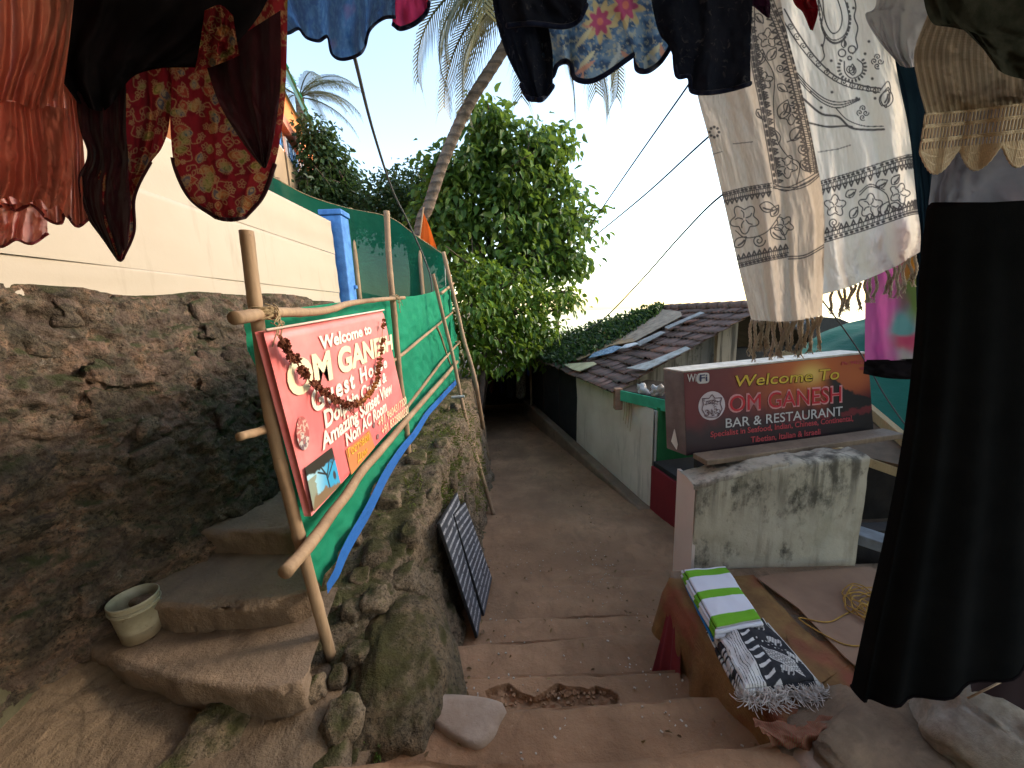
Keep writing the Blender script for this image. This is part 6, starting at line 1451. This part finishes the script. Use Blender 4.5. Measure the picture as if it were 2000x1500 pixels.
# ---------------------------------------------------------------- block print scarves
def beige_paint(PX, PY, u, v):
    k = Ink(PX, PY); z = lambda x, y: (1340 + x / 3.75, y / 3.75); w = lambda x, y: (1300 + x / 2.857, 300 + y / 2.857)
    Lb = [z(395, -300), z(400, 0), z(455, 300), z(490, 530), z(540, 770), z(590, 1050), z(640, 1350)]; Rb = [z(560, -300), z(640, 0), z(760, 300), z(840, 600), z(900, 850), z(950, 1080), z(975, 1270)]
    for dx in (0, 9): k.curve([(x + dx, y) for x, y in Lb], 2.0, 60)
    k.band(Lb, (9, 0), 'dots', 9); k.band([(x + 12, y) for x, y in Lb], (7, -1), 'tri', 8)
    for dx in (0, -9, -17): k.curve([(x + dx, y) for x, y in Rb], 2.0, 60)
    k.band([(x - 9, y) for x, y in Rb], (9, 0), 'dots', 9); k.band([(x - 17, y) for x, y in Rb], (8, 0), 'hatch', 4); k.band([(x - 18, y) for x, y in Rb], (-9, 2), 'tri', 11)
    for x, y, r in ((600, 280, 62), (575, 590, 52), (770, 830, 70), (730, 1220, 72), (560, 0, 60), (560, -260, 60)): k.flower(*z(x, y), r / 3.75, x * .1)
    for x, y, L, a in ((510, 100, 90, .9), (600, 440, 110, -1.0), (670, 620, 90, .6), (770, 1030, 130, -1.0), (840, 1180, 110, .8), (540, 470, 110, -1.4), (670, 1060, 130, -1.9), (690, 870, 150, -1.2), (520, 800, 90, 1.0), (660, 100, 80, -.5), (560, -120, 90, 1)): k.leaf(*z(x, y), L / 3.75, a)
    for x, y, r in ((690, 500, 34), (855, 1090, 45), (640, -60, 34)): k.spiral(*z(x, y), r / 3.75)
    k.curve([z(500, -300), z(500, 60), z(520, 320), z(640, 540), z(640, 760), z(660, 1000), z(740, 1140), z(830, 1200), z(810, 1350)], 2.0, 60); k.curve([z(740, 1040), z(830, 1010), z(880, 1060)], 2)
    for q in (0, 26): k.curve([z(640, 1345 + q), z(740, 1372 + q), z(880, 1310 + q), z(975, 1250 + q)], 2.2)
    T = [w(310, 222), w(440, 190), w(590, 165)]
    for dy in (0, 8, 16): k.curve([(x, y + dy) for x, y in T], 2)
    k.band(T, (0, 8), 'dots', 8); k.band([(x, y + 9) for x, y in T], (0, 7), 'hatch', 4); k.band([(x, y + 17) for x, y in T], (0, 8), 'tri', 10)
    Bm = [w(395, 640), w(540, 605), w(685, 575)]
    for dy in (0, -8, -16): k.curve([(x, y + dy) for x, y in Bm], 2)
    k.band(Bm, (0, -8), 'dots', 8); k.band([(x, y - 9) for x, y in Bm], (0, -7), 'hatch', 4); k.band([(x, y - 17) for x, y in Bm], (0, -8), 'tri', 10)
    k.flower(*w(440, 365), 24, .3); k.flower(*w(660, 400), 16, .3)
    for x, y, L, a in ((525, 290, 34, .2), (585, 420, 36, .6), (385, 520, 30, -.7), (590, 350, 26, -1.0)): k.leaf(*w(x, y), L, a)
    k.spiral(*w(520, 485), 13); k.curve([w(390, 430), w(450, 470), w(560, 440), w(640, 340)], 2)
    for q in (0, 22): k.curve([w(600, 180 + q * .6), w(700, 190 + q * .6), w(790, 165 + q * .6), w(865, 105 + q * .6)], 2); k.curve([w(685, 575 + q * .6), w(780, 565 + q * .6), w(890, 505 + q * .6)], 2.2)
    for t in range(8): k.dot(1395 + 9 * math.cos(t * .785), 258 + 10 * math.sin(t * .785), 2.6)
    k.line([(1383, 304), (1410, 296)], 2, .8); k.line([(1432, 281), (1470, 277)], 2, .8)
    nz = fbm(np.stack([PX / 2.2, PY / 9, PX * 0], -1), 2, 41); c = np.zeros(PX.shape + (3,)); c[:] = (.60, .50, .41); c = lay(c, np.clip(nz * .25 + .05, 0, .2), (.72, .62, .52)); c = lay(c, np.clip(-nz * .25, 0, .2), (.46, .38, .31))
    return lay(c, k.m * .9, (.055, .05, .055))
def white_paint(PX, PY, u, v):
    k = Ink(PX, PY); z = lambda x, y: (1400 + x / 3.333, y / 3.333)
    k.curve([z(680, -200), z(690, 0), z(705, 130), z(750, 215), z(800, 190), z(815, 100), z(775, -40)], 2.4); k.curve([z(655, -100), z(665, 60), z(690, 180), z(750, 260), z(830, 230), z(860, 130), z(840, 20), z(800, -80)], 2.2)
    k.band([z(655, -60), z(665, 80), z(700, 220), z(760, 275), z(830, 240), z(865, 130), z(840, 0)], (2, 3), 'dots', 7)
    sc = [(880, -60), (905, 40), (895, 110), (918, 180), (905, 250), (915, 310), (885, 350)]; k.curve([z(*p) for p in sc], 2.6); k.curve([z(p[0] - 215, p[1] + 60) for p in sc[::-1]], 2.4)
    for x, y, r in ((815, 345, 24), (880, 322, 24), (865, 378, 12)): k.line([(z(x, y)[0] + r / 3.33 * math.cos(t), z(x, y)[1] + r / 3.33 * math.sin(t)) for t in np.linspace(0, 6.3, 20)], 2.6)
    k.leaf(*z(825, 310), 16, -1.5); k.curve([z(830, 400), z(835, 470), z(880, 510), z(940, 480), z(950, 420), z(915, 385)], 2.4); k.leaf(*z(885, 490), 22, -1.6); k.spiral(*z(868, 450), 9)
    for t in np.linspace(-.6, 3.7, 17): x, y = z(880 + 82 * math.cos(t), 440 + 82 * math.sin(t)); k.line([(x, y), (x + 3 * math.cos(t), y + 3 * math.sin(t))], 4)
    for x, y in ((965, 350), (745, 395), (1012, 512), (890, 52), (685, 295), (750, 600), (910, 640), (1030, 640), (680, 700), (610, 600), (990, 270)): k.dot(*z(x, y), 2.6)
    k.curve([z(440, 60), z(520, 200), z(640, 370), z(780, 500), z(960, 560), z(1065, 575)], 3.0); k.curve([z(430, 130), z(540, 300), z(680, 460), z(840, 560), z(1060, 602)], 2.4)
    C = curve_pts([z(480, 170), z(600, 345), z(740, 490), z(900, 560), z(1030, 590)], 12)
    for i, p in enumerate(C): k.spiral(p[0], p[1], 7, i, 1.4, 2)
    for q in (0, 18, 36): k.curve([z(520, 470 + q), z(600, 560 + q), z(700, 640 + q), z(800, 665 + q), z(930, 640 + q * .3)], 2.2)
    k.curve([z(560, 640), z(680, 740), z(790, 760), z(870, 830), z(980, 845), z(1088, 842)], 4.0); k.curve([z(600, 800), z(720, 825), z(830, 820), z(880, 825)], 3.5); k.curve([z(780, 710), z(850, 780), z(960, 820), z(1085, 822)], 2)
    k.curve([z(1062, 590), z(1115, 530), z(1130, 600), z(1100, 700)], 2.2); k.leaf(*z(1075, 690), 34, -1.2); k.leaf(*z(1100, 700), 40, -1.45)
    for x, y in ((1045, 400), (950, 735)):
        for i in range(4): k.spiral(z(x, y)[0] + 6 * math.cos(i * 1.6), z(x, y)[1] + 9 * math.sin(i * 1.6), 6, i, 1.2, 2.2)
    T = [z(640, 1190), z(900, 1115), z(1195, 1020), z(1320, 1000)]
    for dy in (0, 9, 17): k.curve([(x, y + dy) for x, y in T], 2)
    k.band(T, (0, 9), 'dots', 8); k.band([(x, y + 10) for x, y in T], (0, 7), 'hatch', 4); k.band([(x, y + 18) for x, y in T], (0, 9), 'tri', 10)
    Bm = [z(660, 1590), z(960, 1500), z(1240, 1405), z(1330, 1390)]
    for dy in (0, -9, -17): k.curve([(x, y + dy) for x, y in Bm], 2)
    k.band(Bm, (0, -9), 'dots', 8); k.band([(x, y - 10) for x, y in Bm], (0, -7), 'hatch', 4); k.band([(x, y - 18) for x, y in Bm], (0, -9), 'tri', 10)
    for x, y, r in ((1000, 1340, 20), (1190, 1260, 17), (770, 1340, 18)): k.flower(*z(x, y), r, x)
    for x, y, L, a in ((1035, 1215, 26, -.5), (1075, 1400, 30, -1.1), (1140, 1200, 24, -.9), (1130, 1330, 26, .4), (840, 1280, 24, -.6), (870, 1420, 26, -1)): k.leaf(*z(x, y), L, a)
    k.curve([z(930, 1270), z(1000, 1215), z(1100, 1260), z(1130, 1350)], 2.2); k.curve([z(930, 1250), z(1000, 1200), z(1090, 1235)], 2); k.spiral(*z(760, 1450), 11)
    k.line([z(660, 990), z(790, 970), z(870, 945)], 2, .8)
    nz = fbm(np.stack([PX / 2.4, PY / 8, PX * 0], -1), 2, 43); c = np.zeros(PX.shape + (3,)); c[:] = (.74, .68, .60); c = lay(c, np.clip(nz * .2, 0, .15), (.80, .75, .68)); c = lay(c, np.clip(-nz * .2, 0, .15), (.62, .55, .48))
    return lay(c, k.m * .92, (.04, .035, .04))
def m_scarf(name, tl):
    n = NT(name); n.color(n.attr('print')).rough(.95); n.b.inputs['Specular IOR Level'].default_value = .05; n.bump(n.noise(420, 2, .5), .4, .003); n.translucent(tl); return n.m
SCARF = m_scarf('printed_coarse_cotton', .6)
def fringe(parent, E, lens, seed, mat, r=.0028, groups=20):
    """knotted tassels: bundles of twisted strands below the edge points E"""
    rr = random.Random(seed); E = np.array(E)
    for g in range(groups):
        t = (g + rr.uniform(.2, .8)) / groups; i = t * (len(E) - 1); a = E[int(i)] * (1 - i % 1) + E[min(int(i) + 1, len(E) - 1)] * (i % 1); L = lens * rr.uniform(.75, 1.15); mb = MB(); sx = rr.uniform(-.015, .015)
        for s in range(3):
            ph = s * 2.1 + rr.uniform(-.3, .3); pts = [a + np.array([sx * q + .0028 * math.cos(ph + q * 14), .0028 * math.sin(ph + q * 14) + .006 * math.sin(q * 5 + g), -L * .72 * q]) for q in np.linspace(0, 1, 16)]; mb.tube(pts, r, 5, False)
        e = a + np.array([sx, .006 * math.sin(5 + g), -L * .72]); mb.tube([e + (0, 0, .008), e, e - (0, 0, .008)], [.003, .0065, .003], 6)
        for s in range(6): mb.tube([e, e + np.array([rr.uniform(-.008, .008), rr.uniform(-.006, .006), -L * .14]), e + np.array([rr.uniform(-.013, .013), rr.uniform(-.01, .01), -L * .28])], [.002, .0018, .001], 4, False)
        mb.build('tassel', mat, parent, smooth_=True)
FRG = m_cloth('cotton_fringe', (.66, .58, .48), (.52, .44, .35), 30, .5, .95, False)
s1 = thing('beige_scarf', 'beige block print scarf with dark floral border and knotted fringe', 'scarf', tuple(AY(1500, 400, 1.28)))
P = cloth(s1, 'scarf_cloth', [[(1310, -160), (1380, -160), (1440, -160), (1500, -160)], [(1340, 60), (1410, 60), (1470, 60), (1532, 40, -.02)], [(1362, 185), (1430, 185), (1500, 185), (1562, 160, -.03)], [(1387, 280), (1450, 280), (1520, 285), (1592, 300, -.04)], [(1416, 405), (1475, 405), (1540, 405), (1609, 402, -.04)], [(1442, 520), (1490, 522), (1548, 525), (1609, 520, -.04)], [(1467, 624), (1510, 628), (1556, 626), (1606, 616, -.04)]], 1.28, SCARF, (230, 640), (.022, 2.1, 2.2), paint=beige_paint, seed=41)
fringe(s1, P[-1], .125, 3, FRG, groups=19)
s2_ = thing('white_scarf', 'white scarf with bold dark paisley print and fringed lower edge, right of the beige scarf', 'scarf', tuple(AY(1690, 300, 1.42)))
P = cloth(s2_, 'scarf_cloth', [[(1490, -160), (1580, -160), (1650, -160), (1720, -160)], [(1520, 0), (1600, 0), (1670, 0), (1732, 0)], [(1550, 140), (1620, 140), (1690, 140), (1752, 140)], [(1570, 280), (1640, 280), (1710, 275), (1776, 260)], [(1590, 430), (1650, 425), (1720, 415), (1790, 390)], [(1600, 520), (1655, 510), (1720, 490), (1798, 452)], [(1604, 576), (1655, 562), (1692, 546), (1750, 520), (1797, 492)]], 1.44, SCARF, (240, 560), (.022, 2.6, .4), paint=white_paint, seed=42)
fringe(s2_, P[-1][20:], .105, 4, FRG, groups=15)

# ---------------------------------------------------------------- garments at the right
def gar_(name, label, cat, rows, Y, mat, n=(50, 50), fold=(.015, 2.5, 0), seed=0, hem=None, part='cloth', group=None, back=0):
    t = thing(name, label, cat, tuple(AY(rows[0][0][0], max(0, rows[-1][0][1]), Y)), group); P = cloth(t, part, rows, Y, mat, n, fold, seed=seed, hem=hem, back=back); return t, P
TEAL = m_cloth('dark_teal_cloth', (.008, .018, .028), (.012, .026, .04), 6, .15)
gar_('teal_wrap', 'dark teal cloth hanging between the white scarf and the crochet top', 'cloth', [[(1690, -160), (1760, -160), (1860, -160)], [(1715, 60), (1770, 60), (1850, 60)], [(1760, 220), (1800, 220), (1850, 220)], [(1785, 420), (1815, 420), (1850, 420)], [(1790, 600), (1815, 600), (1850, 600)]], 1.50, TEAL, seed=51)
WHB = m_cloth('grey_white_voile', (.34, .34, .37), (.42, .42, .44), 5, .45)
gar_('white_blouse', 'plain greyish white blouse sleeve beside the crochet top', 'blouse', [[(1700, -160), (1760, -160), (1830, -160)], [(1712, 0), (1750, -5), (1825, -5)], [(1690, 30), (1740, 28), (1815, 40)], [(1718, 82), (1750, 92), (1800, 90)], [(1758, 128), (1772, 132), (1790, 130)]], 1.22, WHB, seed=52)
VEL = m_cloth('deep_red_velvet', (.22, .008, .016), (.14, .006, .012), 8, .2); VIO = m_cloth('dark_violet_cloth', (.05, .012, .05), (.035, .01, .035), 8, .2)
gar_('red_sash', 'deep red pointed sash end between the two scarves', 'sash', [[(1520, -160), (1560, -160)], [(1545, -10), (1592, -10)], [(1568, 25), (1598, 22)], [(1582, 58), (1588, 60)]], 1.2, VEL, (16, 30), (.006, 1, 0), 53)
gar_('violet_sash', 'dark violet pointed sash end over the beige scarf', 'sash', [[(1420, -160), (1490, -160)], [(1452, -10), (1502, -10)], [(1475, 15), (1505, 15)], [(1497, 34), (1503, 35)]], 1.2, VIO, (16, 30), (.006, 1, 0), 54)
def tie(PX, PY, u, v):
    c = np.zeros(PX.shape + (3,)); nz = fbm(np.stack([PX / 55, PY / 70, PX * 0], -1), 3, 61); c[:] = (.42, .09, .26); c = lay(c, smooth(1730, 1775, PX + 30 * nz) * smooth(690, 600, PY), (.14, .20, .05)); c = lay(c, smooth(45, 10, np.hypot(PX - 1765, (PY - 655) * .8) + 25 * nz), (.10, .24, .24)); c = lay(c, smooth(560, 520, PY + 30 * nz) * smooth(1740, 1780, PX), (.42, .16, .02)); c = lay(c, smooth(25, 8, np.abs(PY - 668 + 20 * nz)) * smooth(1730, 1760, PX), (.38, .05, .10)); c = lay(c, smooth(670, 700, PY + 24 * nz) * smooth(1740, 1770, PX), (.30, .28, .24)); c = lay(c, smooth(18, 6, np.abs(PX - 1712 + 10 * nz)) * smooth(560, 700, PY) * .6, (.20, .02, .14)); return c
n = NT('tie_dye_jersey'); n.color(n.attr('print')).rough(.9); n.translucent(.45); TIED = n.m
td = thing('tie_dye_top', 'pink and green tie dye top with a black waistband hanging beside the black skirt', 'top', tuple(AY(1740, 640, 1.36)))
cloth(td, 'top_cloth', [[(1692, 430), (1740, 430), (1800, 430), (1860, 430)], [(1690, 560), (1740, 560), (1800, 560), (1860, 560)], [(1689, 706), (1740, 704), (1800, 702), (1860, 700)]], 1.56, TIED, (80, 80), (.02, 2, .5), paint=tie, seed=55, rough=.001)
cloth(td, 'waistband', [[(1688, 703), (1740, 702), (1800, 700), (1860, 698)], [(1686, 730), (1735, 739), (1800, 741), (1860, 738)]], 1.55, BLKC, (50, 16), (.012, 2, .5), seed=56)
# crochet top: ribbed knit with an openwork scalloped border
n = NT('ecru_crochet'); uvv = n.coord('UV'); v = n.coord(); s = n.sep(uvv)
rib = n.math('SINE', n.math('MULTIPLY', s[0], 2 * math.pi * 22)); kn = n.math('SINE', n.math('MULTIPLY', s[1], 2 * math.pi * 80)); c = n.mix(n.ramp(rib, [(.2, 0.0), (.6, 1.0)]), (.52, .40, .27), (.72, .58, .41)); c = n.mix(n.math('MULTIPLY', n.ramp(kn, [(.3, 0.0), (.7, 1.0)]), .25), c, (.24, .16, .09)); n.color(c).rough(.95); n.bump(rib, .8, .012); n.bump(kn, .6, .005); n.translucent(.25, c); CRO = n.m
cr = thing('crochet_top', 'cream crochet knit top with scalloped lace border at the right edge', 'top', tuple(AY(1850, 200, 1.0)))
CR_R = [[(1815, 20), (1900, 10), (1990, 0), (2080, -20)], [(1786, 100), (1885, 100), (1985, 95), (2080, 90)], [(1792, 160), (1890, 168), (1985, 165), (2080, 160)], [(1808, 222), (1895, 215), (1990, 203), (2080, 195)]]
P = cloth(cr, 'knit_body', CR_R, 1.0, CRO, (120, 90), (.02, 1, 1), seed=57)
# openwork border: loops of yarn
mb = MB(); E = P[-1]; YARN = simple('ecru_yarn', (.74, .60, .43), (.58, .45, .31), 40, .95, .2)
def bpt(u, dpx):
    i = u * (len(E) - 1); p = E[int(i)] * (1 - i % 1) + E[min(int(i) + 1, len(E) - 1)] * (i % 1); return p + np.array([0, 0, -dpx / FPX * 1.05])
NB = 40
for k in range(NB):
    u0, u1 = k / NB, (k + 1) / NB; um = (u0 + u1) / 2
    for d0, d1 in ((2, 16), (22, 38), (44, 58)): mb.tube([bpt(u0, d0), bpt(u0, d1)], .0022, 5, False)
    for d in (0, 17, 20, 39, 42): mb.tube([bpt(u0, d), bpt(um, d + 2), bpt(u1, d)], .0024, 5, False)
    ph = (k % 12) / 12; dep = 58 + 38 * math.sin(ph * math.pi); dep2 = 58 + 38 * math.sin(((k + 1) % 12) / 12 * math.pi)
    for q in (1.2, 2.6, 4): mb.tube([bpt(u0, 58 + (dep - 58) * q / 4), bpt(um, 60 + ((dep + dep2) / 2 - 58) * q / 4), bpt(u1, 58 + (dep2 - 58) * q / 4)], .0024, 5, False)
    mb.tube([bpt(u0, 56), bpt(u0, dep)], .002, 5, False); mb.tube([bpt(um, 56), bpt(um, (dep + dep2) / 2)], .002, 5, False)
mb.build('lace_border', YARN, cr, smooth_=True)
DKG = m_cloth('dark_olive_lace', (.022, .024, .018), (.045, .045, .035), 30, .15, .9, True, 0.0)
gar_('dark_lace_top', 'dark olive lace top hanging over the upper part of the crochet top', 'top', [[(1780, -420), (1880, -420), (2200, -420)], [(1805, 5), (1900, -10), (2200, -40)], [(1872, 50), (1950, 85), (2200, 120)], [(1930, 105), (1978, 150), (2200, 180)]], .93, DKG, (50, 50), (.02, 2, 0), 58)
LAV = m_cloth('grey_lavender_voile', (.17, .17, .20), (.21, .20, .235), 5, .3)
gar_('grey_slip', 'grey lavender slip hanging under the crochet top, above the black skirt', 'slip', [[(1810, 180), (1900, 180), (2080, 180)], [(1822, 300), (1900, 300), (2080, 300)], [(1812, 414), (1850, 402), (1920, 396), (2080, 404)]], 1.05, LAV, (50, 40), (.02, 1.5, .4), 59)
# long black skirt, a closed flared tube
sk = thing('black_skirt', 'long plain black skirt hanging down the right side', 'skirt', tuple(AY(1850, 900, .98)))
rows = [(1815, 408, 2120), (1803, 520, 2110), (1790, 700, 2105), (1768, 880, 2100), (1735, 1060, 2095), (1702, 1210, 2090), (1674, 1350, 2080)]
Rg = []
for k, (xl, y, xr) in enumerate(rows):
    a, b = AY(xl, y, .98), AY(xr, y, .98); a[2] = b[2] = a[2]; c_ = (a + b) / 2; hw = (b[0] - a[0]) / 2; ring = []
    for t in np.linspace(0, 2 * math.pi, 97): ring.append(c_ + np.array([hw * math.cos(t), hw * .26 * math.sin(t) * (1) + .012 * (k / 6) * math.sin(t * 13) , -.012 * math.sin(t * 2 + 1) * k / 6 + .13 * (1 + math.cos(t)) * (k / 6) ** 3]))
    Rg.append(ring)
Rg = np.array(Rg); Pk = np.array([curve_pts(Rg[:, j], 60) for j in range(97)]).transpose(1, 0, 2)
V, F, uv = gridmesh(Pk); build('skirt_cloth', V, F, m_cloth('black_jersey', (.006, .0065, .007), (.009, .0095, .01), 7, .02), sk)
V, F = tube(Pk[-1], .004, 6, False); build('hem', V, F, BLKC, sk)
V, F = tube([AY(1820, 405, .98), AY(2115, 405, .98)], .012, 8); build('waistband', V, F, BLKC, sk)

# ================================================================ litter that collects on the ground
rng = np.random.default_rng(31); N = 260; xs_ = rng.uniform(-.4, 1.0, N); ys_ = rng.uniform(1.15, 7.5, N); xs_ = np.where(rng.random(N) < .5, xs_, np.where(rng.random(N) < .5, rng.normal(-.28, .08, N), rng.normal(.85, .1, N)))
zs_ = pz(ys_) + .012; Cl = np.stack([xs_, ys_, zs_], 1); Dl = rng.normal(0, 1, (N, 3)); Dl[:, 2] *= .15
V, F, col = leaves(Cl, Dl, .028, rng, 0, .5); tag(build('leaf_litter', V, F, m_leaf('dry_leaf', (.10, .055, .025), (.20, .12, .05), (.32, .22, .10), .2, .9), col=col, smooth_=False), 'small dry leaves scattered along the earth path', 'leaf litter', kind='stuff')
mb = MB(); rr = random.Random(44)
for k in range(170):
    u_ = rr.random(); i = rr.randrange(len(BRK)); c0 = BRK.mean(0) + (BRK[i] - BRK.mean(0)) * rr.random() ** .5 * .92; s = rr.uniform(.003, .011)
    R_ = np.array(Matrix.Rotation(rr.uniform(0, 6), 3, 'Z') @ Matrix.Rotation(rr.uniform(0, 1), 3, 'X')); mb.box((c0[0], c0[1], -.308 + s * .4), (s * 1.6, s * 1.2, s), R_)
tag(mb.build('rubble', EARTH), 'loose rubble in the broken hollow of the step', 'rubble', kind='stuff')
